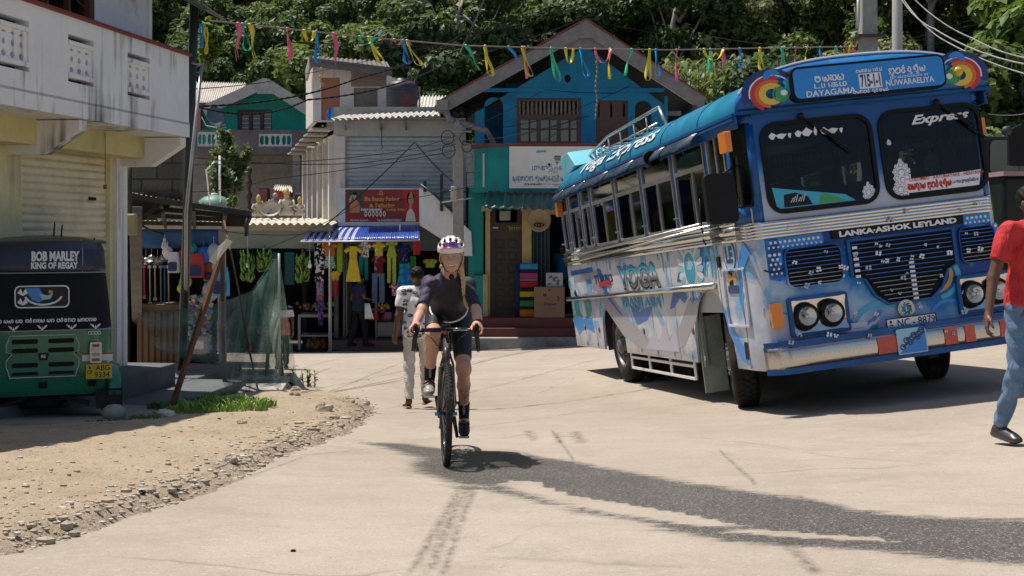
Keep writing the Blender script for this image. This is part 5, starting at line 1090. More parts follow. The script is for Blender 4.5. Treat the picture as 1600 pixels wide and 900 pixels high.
mb=MB();a=GP(440,548);b=GP(620,542);mb.bb((a.x-.6,a.y-.1,a.z-.3),(b.x+1.8,a.y+1.2,a.z+.12));tag(mb.build("shop_kerb",mat("kerb_dark",(.09,.075,.07),.85)),"low dark concrete kerb in front of the fruit stall and dress shop","kerb")
mb=MB();mb.box(GP(512,546)+Vector((0,-.1,.16)),(.5,.5,.06));tag(mb.build("kerb_slab",mat("slab_pale",(.33,.34,.28),.8),bevel=.02),"small pale slab lying on the kerb right of the coconuts","slab")
stone_cols=[(.42,.36,.24),(.45,.40,.33),(.42,.33,.28)]
def statue(px,py,Y,h,m1,label,crown=True):
 e=thing("statue",P(px,py,Y),label,"statue","painted figures on the stall roof");mb=MB();mb.smooth=True
 mb.lathe([(.28*h,0),(.30*h,.12*h),(.2*h,.22*h),(.16*h,.3*h),(.2*h,.45*h),(.22*h,.54*h),(.08*h,.62*h),(.07*h,.65*h)],14,Matrix.Diagonal((1,.6,1,1)),cap=True)
 for s in(-1,1):mb.tube([(s*.2*h,0,.55*h),(s*.28*h,-.05*h,.38*h),(s*.12*h,-.14*h,.33*h)],[.07*h,.06*h,.045*h],8)
 mb.build("figure",m1,e);mb=MB();mb.ball((0,-.01,.73*h),(.10*h,.10*h,.12*h));mb.build("head",mat("statue_face",(.42,.28,.2),.6),e)
 if crown:mb=MB();mb.lathe([(.11*h,.78*h),(.12*h,.84*h),(.07*h,.95*h),(.002,1.02*h)],12);mb.build("headdress",mat("statue_gold",(.45,.33,.06),.5),e)
SY=29.6
statue(404,338,SY,.52,mat("statue_a",(.40,.33,.22),.7,var=.4,scale=20),"small painted seated figure at the left end of the stall roof");statue(430,334,SY+.4,.60,mat("statue_b",(.20,.19,.18),.8,var=.4,scale=20),"grey stone figure standing behind the round dish on the roof",False)
statue(448,337,SY,.66,mat("statue_c",(.46,.40,.30),.7,var=.5,scale=20),"tallest painted figure with a yellow headdress right of the dish");statue(468,337,SY,.46,mat("statue_d",(.48,.38,.32),.7,var=.4,scale=20),"small pink faced figure at the right end of the stall roof")
mb=MB();mb.tube([P(x,y,SY)for x,y in((405,322),(404,316),(408,314),(411,318),(409,325))],.03,6);tag(mb.build("yellow_garland",plain("garland_yellow",(.55,.42,.05),.6)),"yellow ring of garland left of the cream dish on the roof","garland")
def dish(px,py,Y,rw_,rh_,name,label,m,tilt=70,yaw=0):
 e=thing(name,P(px,py,Y),label,"satellite dish");Mx=Matrix.Rotation(R(yaw),4,'Z')@Matrix.Rotation(R(tilt),4,'X')@Matrix.Diagonal((1,rh_/rw_,1,1));mb=MB()
 mb.lathe([(.002,-.06),(rw_*.4,-.045),(rw_*.8,-.01),(rw_,.03),(rw_,.036),(rw_*.8,-.004),(rw_*.4,-.038),(.002,-.052)],28,Mx);mb.build("reflector",m,e);return e
cdish=mat("cream_dish",(.42,.38,.30),.6,var=.1);e=dish(423,327,SY-.1,.25,.20,"satellite_dish","cream oval satellite dish among the figures on the stall roof",cdish);mb=MB();mb.tube([(0,-.05,-.05),(0,-.25,-.12)],.01,5);mb.box((0,-.26,-.1),(.04,.06,.04));mb.tube([(0,.05,0),(0,.1,-.25)],.015,6);mb.build("feed_arm",darkiron,e)
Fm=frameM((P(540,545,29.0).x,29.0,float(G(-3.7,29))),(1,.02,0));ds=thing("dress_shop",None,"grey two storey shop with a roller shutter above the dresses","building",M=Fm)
def q_(px,py,yo=0):x,z=inv(Fm,px,py,yo);return x,z
plaster=mat("grey_plaster",(.38,.38,.37),.85,var=.15,dirt=(.10,.10,.09),streak=True,dirt_amt=.5);palewall=mat("pale_plaster",(.55,.51,.47),.85,var=.12,dirt=(.2,.18,.15),streak=True,dirt_amt=.6)
s=rpx(Fm,541,300,705,213);x0_=q_(522,250)[0];x1_=q_(728,250)[0];zt_=q_(600,186)[1];zf=q_(600,352)[1]
mb=MB();mb.plate(rect(x0_,zf,x1_,zt_),[rect(s[0],zf+.1,s[2],s[3])],t=.25);mb.bb((x0_+.3,4.7,0),(x1_,4.9,zt_));mb.bb((x1_-.2,.25,0),(x1_,4.7,zt_));mb.bb((x0_,.26,zf-.12),(x1_,4.7,zf));mb.bb((x0_,.26,zt_-.1),(x1_,4.7,zt_));mb.build("wall",plaster,ds)
shutter(ds,s[0],zf+.1,s[2],s[3],ID,grey_sh,.08,.10)
mb=MB();mb.bb((x0_,-.03,zf),(s[0]-.03,.0,q_(530,213)[1]));mb.build("corner_strip",palewall,ds)
pA,pB=Vector((x0_,0)),Vector((inv(Fm,478,250,5.0)[0],5.0));dv_=pB-pA;L_=dv_.length
SM=frameM((pB.x,pB.y,0),(-dv_.x,-dv_.y,0));mb=MB();mb.plate(rect(0,zf-.6,L_,zt_-.35),t=.2,M=SM);mb.build("side_wall",palewall,ds)
for k in range(6):mb=MB();u=.1+k*(L_-.3)/5;mb.bb((u,-.12,zf-.6),(u+.22,0,zt_-.5),SM);mb.build("rib",palewall,ds)
for k in range(6):mb=MB();u=.0+k*L_/6;mb.bb((u,-.5,zt_-.55+.06*k),(u+L_/6-.05,-.01,zt_-.51+.06*k),SM);mb.build("sun_shade",concrete,ds)
mb=MB();a,b=inv(Fm,515,187,-.5),inv(Fm,726,178,-.5);corrug(mb,(a[0],-.5,a[1]+.0),(b[0],-.5,b[1]),(a[0]+.1,1.2,a[1]+.25),(b[0],1.2,b[1]+.25),22,.025);mb.build("roof_sheet",tinwhite,ds)
mb=MB();mb.bb((x0_,-.3,zt_-.03),(x1_,.0,zt_));
for px in(540,596,635):x=q_(px,195)[0];mb.bar((x,0,zt_-.25),(x,-.35,zt_-.03),.04)
mb.build("roof_bracket",dullmetal,ds)
mb=MB();x=q_(597,200)[0];mb.tube([(x,-.1,zt_-.1),(x,-.12,zt_-.6),(x+.02,-.12,zt_-.68),(x-.02,-.12,zt_-.70)],.012,5);mb.build("hook",darkiron,ds)
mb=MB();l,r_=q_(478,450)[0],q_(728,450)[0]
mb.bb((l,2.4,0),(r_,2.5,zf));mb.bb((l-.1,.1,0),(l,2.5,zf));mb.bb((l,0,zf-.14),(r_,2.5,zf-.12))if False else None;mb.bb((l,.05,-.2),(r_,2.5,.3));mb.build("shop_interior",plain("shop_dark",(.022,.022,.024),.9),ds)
mb=MB()
for px,wd in((522,.10),(536,.05),(586,.05),(627,.05),(722,.2)):x=q_(px,450)[0];mb.bb((x,-.02,.3),(x+wd,.12,zf-.1))
mb.bb((l,-.02,q_(500,392)[1]),(r_,.1,zf-.02));mb.build("door_frame",mat("shop_frame_green",(.12,.15,.14),.5),ds)
mb=MB();mb.bb((q_(536,0)[0],.3,.3),(q_(540,0)[0],1.4,zf-.3));mb.bb((q_(585,500)[0],.3,.3),(q_(650,500)[0],.9,q_(600,505)[1]));mb.build("display_shelf",mat("shelf_white",(.4,.4,.4),.5),ds)
mb=MB();a,b=q_(522,545),q_(622,522);mb.bb((a[0],-.75,-.3),(r_,-.02,.30));mb.build("doorstep",mat("doorstep_brown",(.10,.06,.05),.7),ds)
mb=MB();mb.bb((a[0]-.05,-1.3,-.35),(r_+.3,-.76,.06));mb.build("threshold_slab",concrete,ds)
for i,px in enumerate((472+40,617+20)):
 pass
mb=MB();x=q_(515,450,-1.1)[0];mb.tube([(x,-1.1,-.1),(x,-1.1,q_(515,360,-1.1)[1])],.025,8);mb.tube([(q_(625,360,-.9)[0],-.9,q_(625,350,-.9)[1]),(q_(625,360,-.9)[0],-.9,q_(625,372,-.9)[1])],.02,6);mb.build("awning_post",galv,ds)
sM=frameM(tuple(Fm@Vector((0,-.35,0))),(1,.02,0));sg=thing("sign_board",None,"red beauty parlour and tailoring sign board above the blue awning","sign",M=sM)
def s_(px,py):return inv(sM,px,py)
a,b=s_(530,353),s_(656,294);X0,Z0,X1,Z1=a[0],a[1],b[0],b[1];iw=X1-X0;ih=Z1-Z0
mb=MB();mb.plate(rect(X0-.02,Z0,X1+.02,Z1),[rect(X0+.14,Z0+.09,X1-.02,Z1-.03)],t=.1,M=T(0,-.02,0));mb.build("frame",mat("sign_frame",(.48,.53,.58),.4,.3),sg)
signred=plain("sign_red",(.22,.012,.018),.4);
cols=[signred,plain("sign_green",(.02,.05,.04),.4),plain("sign_skin",(.45,.25,.16),.5),plain("sign_hair",(.02,.012,.01),.5),plain("sign_gold",(.50,.30,.05),.4),plain("sign_white",(.7,.68,.62),.4),plain("sign_dress",(.42,.17,.06),.5),plain("sign_brightred",(.45,.01,.02),.4)]
mb=MB();lay=[0]
def SP_(ci,pts):lay[0]+=1;mb.mi=ci;mb.plate([(X0+u*iw,Z0+v*ih)for u,v in pts],t=.001,M=T(0,-.0004*lay[0],0))
def ell(cx,cy,rx,ry,n=14):return[(cx+rx*math.cos(2*PI*k/n),cy+ry*math.sin(2*PI*k/n))for k in range(n)]
mb.mi=0;mb.plate(rect(X0+.12,Z0+.08,X1-.01,Z1-.02),t=.03,M=T(0,.0,0))
SP_(1,[(.11,.35),(.30,.35),(.28,.95),(.11,.95)]);SP_(6,[(.13,.35),(.25,.35),(.26,.55),(.22,.68),(.17,.68),(.13,.55)]);SP_(2,[(.13,.6),(.16,.72),(.17,.8),(.15,.82),(.12,.7)]);SP_(2,ell(.19,.80,.022,.065));SP_(3,ell(.195,.86,.026,.05));SP_(2,[(.18,.70),(.2,.70),(.2,.76),(.18,.76)])
SP_(7,[(.83,.12),(1.0,.12),(1.0,.97),(.79,.97)]);SP_(3,ell(.885,.72,.05,.19));SP_(2,ell(.89,.68,.036,.14));SP_(5,[(.82,.12),(.95,.12),(.93,.35),(.9,.45),(.87,.45),(.84,.35)]);SP_(4,[(.87,.80),(.91,.80),(.90,.9),(.88,.9)]);SP_(7,[(.88,.58),(.9,.58),(.895,.60)]);SP_(2,[(.87,.45),(.905,.45),(.905,.56),(.87,.56)])
SP_(4,ell(.52,.88,.02,.06));SP_(0,ell(.52,.88,.012,.035));SP_(4,[(.47,.86),(.5,.84),(.54,.84),(.57,.86),(.54,.82),(.5,.82)])
for k in range(6):SP_(5,ell(.33+.046*k,.32,.017,.075));SP_(3,ell(.33+.046*k,.32,.009,.04,7))
def st(ci,s,u,v,h,wd,**k):mb.mi=ci;textmesh(mb,s,h*ih,T(X0+u*iw,-.012,Z0+v*ih),wd*iw,depth=.001,**k)
st(4,"Sha Beauty Parlour",.53,.70,.15,.44,bold=.03);st(4,"& Tailoring",.53,.53,.15,.31,bold=.03)
st(5,"Main Street, Agrapatana.",.25,.15,.06,.22,bold=.02);st(5,"Tel: 0760688829/0770485309",.62,.15,.06,.30,bold=.02)
mb.mi=5;sinhala(mb,'ra ga va na aa _ la ya ra ma ga na ra va',X0+.40*iw,Z0+.43*ih,.05*ih*1.3,T(0,-.012,0),.26*iw,.1);mb.mi=4;sinhala(mb,'ra ya la ma _ va ga ya',X0+.70*iw,Z0+.43*ih,.05*ih*1.3,T(0,-.012,0),.22*iw,.1)
mb.build("sign_face",cols,sg)
e=thing("stair_parapet",P(690,360,28.3),"white sloping stair wall right of the beauty parlour sign","wall");o=e.location;pts=[(655,293),(668,296),(736,362),(738,400),(716,400),(690,374),(656,352)]
mb=MB();mb.plate([((P(x,y,28.3)-o).x,(P(x,y,28.3)-o).z)for x,y in pts],t=.14);mb.build("parapet",mat("stair_white",(.75,.74,.72),.85,var=.12,dirt=(.25,.24,.22),streak=True),e)
mb=MB();mb.bb((P(690,0,28.6)-o).to_tuple()[:1]+(.3,-1.9),(P(716,0,28.6)-o).to_tuple()[:1]+(.5,-.4));
for k in range(9):a=P(664+8*k,318+8*k,28.5)-o;mb.bb((a.x-.02,.15,a.z-.12),(a.x+.16,1.1,a.z))
mb.build("stair_flight",concrete,e)
mb=MB()
for px,y0_,y1_ in((690,272,330),(664,283,300)):mb.bb(tuple(P(px-2.5,y1_,28.25)-o+Vector((0,-.02,0))),tuple(P(px+2.5,y0_,28.25)-o+Vector((0,.04,0))))
mb.tube([P(657,288,28.2)-o,P(680,305,28.2)-o,P(730,350,28.2)-o],.022,6);mb.tube([P(690,298,28.2)-o,P(730,300,28.2)-o],.02,6);mb.build("hand_rail",plain("rail_blue_black",(.012,.02,.035),.4),e)
e=thing("awning",P(562,365,28.2),"blue plastic awning with pale stripes above the dresses","awning");o=e.location;a,b=P(470,378,27.7)-o,P(655,376,27.7)-o;c,d=P(500,356,28.9)-o,P(655,350,28.9)-o
def aw(u,v):p=a.lerp(b,u).lerp(c.lerp(d,u),v);return tuple(p+Vector((0,0,.10*math.sin(v*PI)+.008*math.sin(u*2*PI*60))))
mb=MB()
for k in range(34):
 mb.mi=(1 if k%2==0 and k<16 else 0);mb.grid(lambda u,v:aw((k+u)/34,v),8,6)
mb.build("sheet",[plain("awning_blue",(.01,.055,.32),.35,coat=.3),plain("awning_pale",(.42,.45,.6),.4)],e,solid=.004)
mb=MB();mb.tube([a,b],.018,6);mb.tube([a,c],.018,6);mb.tube([b,d],.018,6);mb.build("awning_frame",galv,e)
e=thing("rooftop_room",P(545,186,32.5),"whitewashed rooftop room with an orange door above the shutter shop","building");o=e.location
def rp(px,py,Y=32.5):return P(px,py,Y)-o
mb=MB();a,b=rp(489,190),rp(548,104);dd_=(rp(502,190),rp(531,121));mb.plate([(a.x,a.z),(rp(604,0).x,a.z),(rp(604,0).x,rp(0,108).z),(b.x,b.z+.0),(a.x,rp(0,104).z)],[rect(dd_[0].x,a.z+.04,dd_[1].x,dd_[1].z),rect(rp(553,0).x,rp(0,172).z,rp(590,0).x,rp(0,137).z)],t=.15)
L2=Vector((P(478,0,35).x-o.x,2.5));SM2=frameM((L2.x,L2.y,0),(a.x-L2.x,-L2.y,0));mb.plate(rect(0,a.z,(Vector((a.x,0))-L2).length,rp(0,104).z),t=.12,M=SM2)
mb.bb((a.x,2.4,a.z),(rp(604,0).x,2.5,rp(0,104).z));mb.bb((rp(604,0).x-.1,.15,a.z),(rp(604,0).x,2.4,rp(0,110).z));mb.build("wall",mat("whitewash",(.60,.56,.53),.85,var=.1,dirt=(.25,.2,.17),streak=True),e)
mb=MB();mb.bb((dd_[0].x,.04,a.z+.04),(dd_[1].x,.09,dd_[1].z));mb.build("door",mat("orange_door",(.34,.14,.075),.6,var=.12),e)
mb=MB();mb.bb((rp(553,0).x,.04,rp(0,172).z),(rp(590,0).x,.08,rp(0,137).z));mb.build("shutter_door",mat("grey_planks",(.22,.17,.15),.8,var=.3,scale=12),e)
mb=MB()
for k in range(9):z=rp(0,134).z+k*.055;mb.bar((rp(549,0).x,-.03,z),(rp(604,0).x,-.03,z),.02,.045)
mb.build("plank_cladding",mat("clad_brown",(.26,.2,.175),.8,var=.25),e)
mb=MB();corrug(mb,rp(484,94,31.9),rp(612,110,31.9),rp(490,88,35.4),rp(604,96,35.4),16,.02);mb.bar(rp(486,97,31.95),rp(612,112,31.95),.05,.22);mb.build("roof",mat("dark_tin",(.13,.115,.105),.7,.2,var=.3),e)
mb=MB();mb.bar(rp(485,95,32),rp(479,118,33),.06,.3);mb.build("barge_board",concrete,e)
for i,(px,cn)in enumerate(((514,'blue'),(520,'sky'),(526,'blue'))):
 mb=MB();mb.lathe([(.07,0),(.08,.1),(.05,.22),(.02,.26),(.02,.32)],12,cap=True);tag(mb.build("water_bottle",pm(cn),loc=P(px,187,32.2)),("leftmost blue bottle on the ledge by the orange door","pale blue bottle between the two darker ones by the orange door","rightmost blue bottle on the ledge by the orange door")[i],"bottle","bottles by the orange door")
e=thing("water_tank",P(628,171,31.2),"black round water tank standing on the shop roof","water tank");s=31.2/1940;mb=MB();r0=24.5*s;h=46*s
prof=[(r0,0)]
for k in range(7):prof+=[(r0*1.0,h*.11*k+.0),(r0*1.02,h*.11*k+h*.03),(r0*1.0,h*.11*k+h*.06)]
prof+=[(r0*.98,h*.82),(r0*.75,h*.93),(r0*.45,h*.97),(r0*.42,h*.97),(r0*.42,h*1.04),(.002,h*1.06)];mb.lathe(prof,32,cap=False);mb.build("tank_body",mat("tank_black",(.022,.024,.034),.5,var=.3,dirt=(.14,.02,.018),dirt_amt=.95),e)
mb=MB();mb.tube([(r0*1.12,0,-.1),(r0*1.12,0,h*.75),(r0*.6,0,h*.8)],.025,6);mb.build("pipe",dullmetal,e)
e=thing("roof_platform",P(628,178,31.2),"low concrete roof slab under the black water tank","roof slab");mb=MB();mb.bb((-1.6,-.8,-.6),(1.6,1.0,.1));mb.build("slab",concrete,e)
mb=MB();corrug(mb,P(650,172,33),P(735,178,33),P(655,150,36),P(735,150,36),16,.03);tag(mb.build("tin_roof",tinwhite),"rusty pale tin roof between the water tank and the blue gable","roof")
def garment(kind,px,y0,y1,w,c,label,Y=28.4,c2=None,sc=30,thr=.55):
 s=Y/1940;h=(y1-y0)*s;W2=w*s/2;e=thing("dress" if kind in('dress','sari')else kind,P(px,y0,Y),label,{'dress':'dress','shirt':'shirt','trousers':'trousers','sari':'dress','skirt':'skirt'}[kind],"clothes hanging at the dress shop")
 m=cloth("cloth_"+label[:18],PAL[c]if isinstance(c,str)else c,PAL.get(c2,c2)if c2 else None,sc,thr);ph=random.Random(label).uniform(0,6)
 def sheet_(l0,r0,l1,r1,z0,z1,mb,nx=14):
  for yy in(-.035,.035):mb.grid(lambda u,v:((l0+(l1-l0)*v)+((r0+(r1-r0)*v)-(l0+(l1-l0)*v))*u,yy+(.02*math.sin(u*16+ph))*v-(0 if abs(u-.5)<.45 else yy),z0+(z1-z0)*v),nx,6)
 mb=MB()
 if kind=='dress':sheet_(-W2*.55,W2*.55,-W2*.5,W2*.5,0,-h*.35,mb);sheet_(-W2*.5,W2*.5,-W2,W2,-h*.35,-h,mb)
 elif kind=='shirt':sheet_(-W2*.7,W2*.7,-W2*.75,W2*.75,0,-h,mb)
 elif kind=='trousers':sheet_(-W2,-.01,-W2,-W2*.2,0,-h,mb);sheet_(.01,W2,W2*.2,W2,0,-h,mb);sheet_(-W2,W2,-W2,W2,0,-h*.12,mb)
 elif kind=='skirt':sheet_(-W2*.6,W2*.6,-W2,W2,0,-h,mb)
 else:sheet_(-W2,W2,-W2*.9,W2*.9,0,-h,mb)
 mb.build("fabric",m,e)
 if kind in('dress','shirt'):
  mb=MB()
  for sx in(-1,1):mb.tube([(sx*W2*.5,0,-.03),(sx*W2*1.05,0,-h*(.16 if kind=='dress' else .35))],[.05,.045],8)
  mb.build("sleeve",m,e);mb=MB();mb.tube([(-W2*.4,0,.01),(0,0,.05),(W2*.4,0,.01)],.008,4);mb.tube([(0,0,.05),(0,0,.14)],.006,4);mb.build("hanger",black,e)
 return e
G_=garment
G_('sari',499,380,440,16,'black','black and white patterned long dress at the left end of the row',28.0,'white',14,.52);G_('sari',500,432,470,12,'red','red and white patterned cloth hanging below the black dress',28.1,'sky',22,.5);G_('sari',501,468,508,9,'navy','navy and lilac patterned cloth lowest at the left end',28.1,'purple',20,.5)
G_('shirt',515,378,400,22,'orange','orange shirt hanging at the top left of the row',28.0);G_('skirt',515,399,419,20,'white','white skirt with green print under the orange shirt',28.05,'green',30,.5);G_('shirt',529,378,425,14,'green','olive green long top hanging behind the orange shirt',28.3);G_('sari',531,380,425,10,'lime','lime coloured long cloth beside the orange shirt',28.1)
G_('shirt',524,424,438,15,'yellow','small yellow top hanging low near the green post',28.1);G_('trousers',524,436,463,9,'red','small red trousers hanging below the little yellow top',28.1)
G_('dress',552,385,440,24,'yellow','bright yellow long dress in the middle of the row',27.9);G_('shirt',570,378,402,17,'white','white floral sleeveless top right of the yellow dress',28.0,'maroon',30,.55);G_('trousers',568,400,438,15,'teal','teal leggings below the white floral top',28.2)
G_('shirt',592,378,400,17,'yellow','yellow and white top above the maroon jumper',28.0,'white',20,.6);G_('shirt',592,399,428,20,'maroon','maroon jumper with a grey band hanging above jeans',28.1,'grey',5,.6);G_('trousers',591,427,473,20,'denim','pale blue jeans hanging under the maroon jumper',28.1)
G_('dress',612,377,400,17,'lime','lime green top with sleeves right of the yellow top',28.0);G_('trousers',612,398,442,14,'lime','lime green print trousers under the lime top',28.05,'white',30,.62);G_('sari',624,376,420,9,'brown','brown cloth hanging between the lime set and the denim dress',28.2)
G_('shirt',632,382,412,17,'navy','dark navy top above the long blue skirts',28.0,'white',24,.68);G_('skirt',632,410,460,26,'blue','long tiered blue skirt at the right of the row',28.1,'teal',8,.5);G_('skirt',630,440,478,22,'teal','teal skirt hanging low behind the long blue skirt',28.3)
G_('sari',651,374,398,12,'red','bright red cloth strip hanging right of the blue awning',27.9);G_('shirt',616,443,462,10,'pink','small pink patterned top low under the lime trousers',28.2,'white',20,.5)
G_('shirt',672,405,418,20,'lime','small green shirt with an orange collar behind the white shirted man',28.7,'orange',6,.6);G_('sari',645,400,450,10,'green','dark green long cloth near the right door jamb',28.5);G_('sari',640,440,500,12,'navy','dark blue long cloth low at the right of the shop',28.6)
for i,(px,py,cn)in enumerate(((592,488,'pink'),(598,482,'yellow'),(602,500,'maroon'),(612,497,'purple'),(588,500,'red'),(622,497,'grey'))):
 mb=MB();c=P(px,py,29.1);rr=random.Random(i)
 if i<2:
  for k in range(30):a_=rr.uniform(0,6.28);mb.ball((rr.uniform(-.15,.15),rr.uniform(-.08,.08),rr.uniform(0,.12)),.03,n=6,m=4)
 else:
  for k in range(5):mb.bb((-.16+rr.uniform(-.01,.01),-.12,.03*k),(.16,.12,.03*k+.027))
 tag(mb.build("flower_bunch" if i<2 else "folded_cloth",pm(cn,.8),loc=c,bevel=0 if i<2 else .006),("pink artificial flowers on the shop shelf","yellow artificial flowers on the shop shelf","folded maroon cloths stacked on the shop shelf","folded purple cloths stacked beside the maroon ones","folded red cloths at the left of the shelf","folded grey cloths at the right of the shelf")[i],"flowers" if i<2 else "cloth stack","goods on the dress shop shelf")
BY=28.6
Bm=frameM((P(890,520,BY).x,BY,float(G(1.5,28.5))),(1,0,0));bh=thing("gabled_house",None,"bright blue two storey gabled house with a balcony and ground floor shop","building",M=Bm)
def b_(px,py,yo=0):return inv(Bm,px,py,yo)
bluew=mat("blue_wall",(.008,.25,.52),.75,var=.14,scale=1.6,bmp=.2,dirt=(.004,.08,.2),dirt_amt=.5);tealw=mat("teal_wall",(.004,.25,.235),.7,var=.15,dirt=(.0,.07,.07),dirt_amt=.5,scale=2)
yel2=mat("ochre_wall",(.45,.36,.17),.8,var=.12,dirt=(.25,.18,.1));soffit=mat("soffit_white",(.85,.83,.80),.8,var=.08,dirt=(.2,.18,.16));barge=mat("weathered_barge",(.21,.20,.195),.85,var=.35,scale=5,dirt=(.07,.07,.07),streak=True)
UP=[(742,236),(742,176),(757,168),(915,72),(1040,165),(1040,236)]
zfl=b_(800,236)[1]
def archhole(x0,x1,yt,yb):a=b_(x0,yb);b=b_(x1,yt);r=(b[0]-a[0])/2;return[(a[0],a[1]),(b[0],a[1]),(b[0],b[1]-r*.9)]+[(a[0]+r+r*math.cos(R(t)),b[1]-r*.9+r*.9*math.sin(R(t)))for t in range(15,180,15)]+[(a[0],b[1]-r*.9)]
win=rpx(Bm,807,226,908,153);dor=rpx(Bm,931,236,981,157)
ahl=archhole(757,786,152,234);ahr=archhole(992,1018,157,234)
mb=MB();mb.plate([b_(*p)for p in UP],[ahl,rect(*win),rect(dor[0],zfl+.02,dor[2],dor[3]),ahr],t=.22);xl,xr=b_(742,0)[0],b_(1038,0)[0]
mb.bb((xl,.22,zfl),(xl+.2,1.4,b_(0,176)[1]));mb.build("upper_wall",bluew,bh)
mb=MB();inner=b_(790,0)[0];inr=b_(986,0)[0];mb.bb((inner,1.3,zfl),(inr,1.4,b_(0,120)[1]));mb.bb((inr,.22,zfl),(inr+.1,9,b_(0,150)[1]));mb.bb((xl,1.4,zfl),(inner,1.5,b_(0,160)[1]));mb.bb((xl,1.5,0),(xl+.15,9,b_(0,176)[1]));mb.bb((xl,8.9,0),(inr,9,b_(0,150)[1]));mb.build("inner_wall",bluew,bh)
mb=MB();mb.plate(rect(*win),[rect(win[0]+.05,win[3]-.38,win[2]-.05,win[3]-.07)]+[rect(win[0]+.1+k*(win[2]-win[0]-.1)/3,win[1]+.06,win[0]+(k+1)*(win[2]-win[0]-.1)/3,win[3]-.50)for k in range(3)],t=.1,M=T(0,.03,0));wf=mb.build("window",redwood,bh)
mb=MB()
for k in range(15):x=win[0]+.07+(win[2]-win[0]-.14)*k/14;mb.bar((x,.06,win[3]-.38),(x,.06,win[3]-.07),.035,.03)
mb.build("transom_slats",mat("slat_cream",(.34,.25,.2),.7),wf)
mb=MB()
for k in range(3):
 cx=win[0]+.08+(k+.5)*(win[2]-win[0]-.1)/3-.01;cz=(win[1]+win[3]-.44)/2
 mb.bar((cx,.05,win[1]+.06),(cx,.05,win[3]-.5),.03);
 for z in(-.25,.05,.3):mb.bar((cx-.24,.05,cz+z),(cx+.24,.05,cz+z),.025)
mb.build("window_bar",redwood,wf)
mb=MB();mb.plate(rect(win[0]+.06,win[1]+.03,win[2]-.06,win[3]-.45),t=.008,M=T(0,.09,0));mb.build("pane",winglass,wf)
mb=MB()
for k in range(26):a_=Vector((win[0]+.2+1.2*random.random(),.22,win[1]+.1+random.random()*.7));mb.tube([a_,a_+Vector((random.uniform(-.4,.4),.1,random.uniform(.1,.6)))],.008,4)
for k in range(3):x=win[0]+.2+k*.5;mb.grid(lambda u,v:(x+.28*u,.3+.03*math.sin(u*14),win[1]+.05+.8*v),8,1)
mb.build("curtain",cloth("pale_curtain",(.20,.19,.18)),wf)
mb=MB();mb.plate(rect(dor[0],zfl+.02,dor[2],dor[3]),[rect(dor[0]+.06,dor[3]-.38,dor[2]-.06,dor[3]-.07)],t=.09,M=T(0,.05,0));df=mb.build("door",redwood,bh)
mb=MB()
for k in range(8):x=dor[0]+.1+(dor[2]-dor[0]-.2)*k/7;mb.bar((x,.08,dor[3]-.38),(x,.08,dor[3]-.07),.03,.03)
for a_,b2 in((.09,.33),(.38,.62)):
 for z0_,z1_ in((.15,.6),(.7,1.2)):mb.plate(rrect(dor[0]+a_,zfl+z0_,dor[0]+b2,zfl+z1_,.02),t=.02,M=T(0,.035,0))
mb.build("door_panel",redwood,df)
mb=MB();x,z=b_(887,123);mb.ball((x,-.01,z),(.07,.04,.09));mb.build("wall_vent",black,bh)
mb=MB();a,b=b_(742,146),b_(1038,140);mb.bb((xl,-.03,b_(0,142)[1]-.03),(xr,-.002,b_(0,140)[1]+.03));mb.bb((xr,-.04,zfl),(xr+.07,.2,b_(0,150)[1]));mb.build("string_course",bluew,bh)
Yf,Yb=-1.3,9.5
ap=b_(915,32,Yf);le=b_(688,158,Yf);re_=b_(1099,150,Yf)
roofm=mat("roof_tin_blue_grey",(.14,.15,.16),.7,.2,var=.25)
mb=MB()
for(a,b)in((ap,le),(re_,ap)):
 mb.add([(a[0],Yf,a[1]),(b[0],Yf,b[1]),(b[0],Yb,b[1]),(a[0],Yb,a[1]),(a[0],Yf,a[1]-.06),(b[0],Yf,b[1]-.06),(b[0],Yb,b[1]-.06),(a[0],Yb,a[1]-.06)],[(0,1,2,3),(0,4,5,1),(1,5,6,2),(2,6,7,3),(3,7,4,0)])
rf=mb.build("roof",roofm,bh)
mb=MB()
for(a,b)in((ap,le),(ap,re_)):mb.add([(a[0],Yf+.02,a[1]-.08),(b[0],Yf+.02,b[1]-.10),(b[0],.0,b[1]-.10),(a[0],.0,a[1]-.08)],[(0,1,2,3)])
mb.build("soffit",soffit,rf)
mb=MB()
for(a,b)in((le,ap),(ap,re_)):d_=Vector((b[0]-a[0],0,b[1]-a[1]));mb.bar((a[0],Yf-.04,a[1]-.16),(b[0],Yf-.04,b[1]-.16),.05,.27)
mb.add([(ap[0]-.16,Yf-.075,ap[1]-.4),(ap[0]+.16,Yf-.075,ap[1]-.4),(ap[0]+.13,Yf-.075,ap[1]-.06),(ap[0],Yf-.075,ap[1]),(ap[0]-.13,Yf-.075,ap[1]-.06)],[(0,1,2,3,4)]);mb.plate([(ap[0]-.7,ap[1]-.62),(ap[0]+.7,ap[1]-.62),(ap[0],ap[1]-.2)],t=.03,M=T(0,Yf+.03,0));mb.build("barge_board",barge,rf)
mb=MB();mb.bar((le[0]-.02,Yf-.05,le[1]+.0),(ap[0],Yf-.05,ap[1]+.03),.08,.03);mb.bar((ap[0],Yf-.05,ap[1]+.03),(re_[0],Yf-.05,re_[1]+.01),.08,.03);mb.build("roof_edge",maroon,rf)
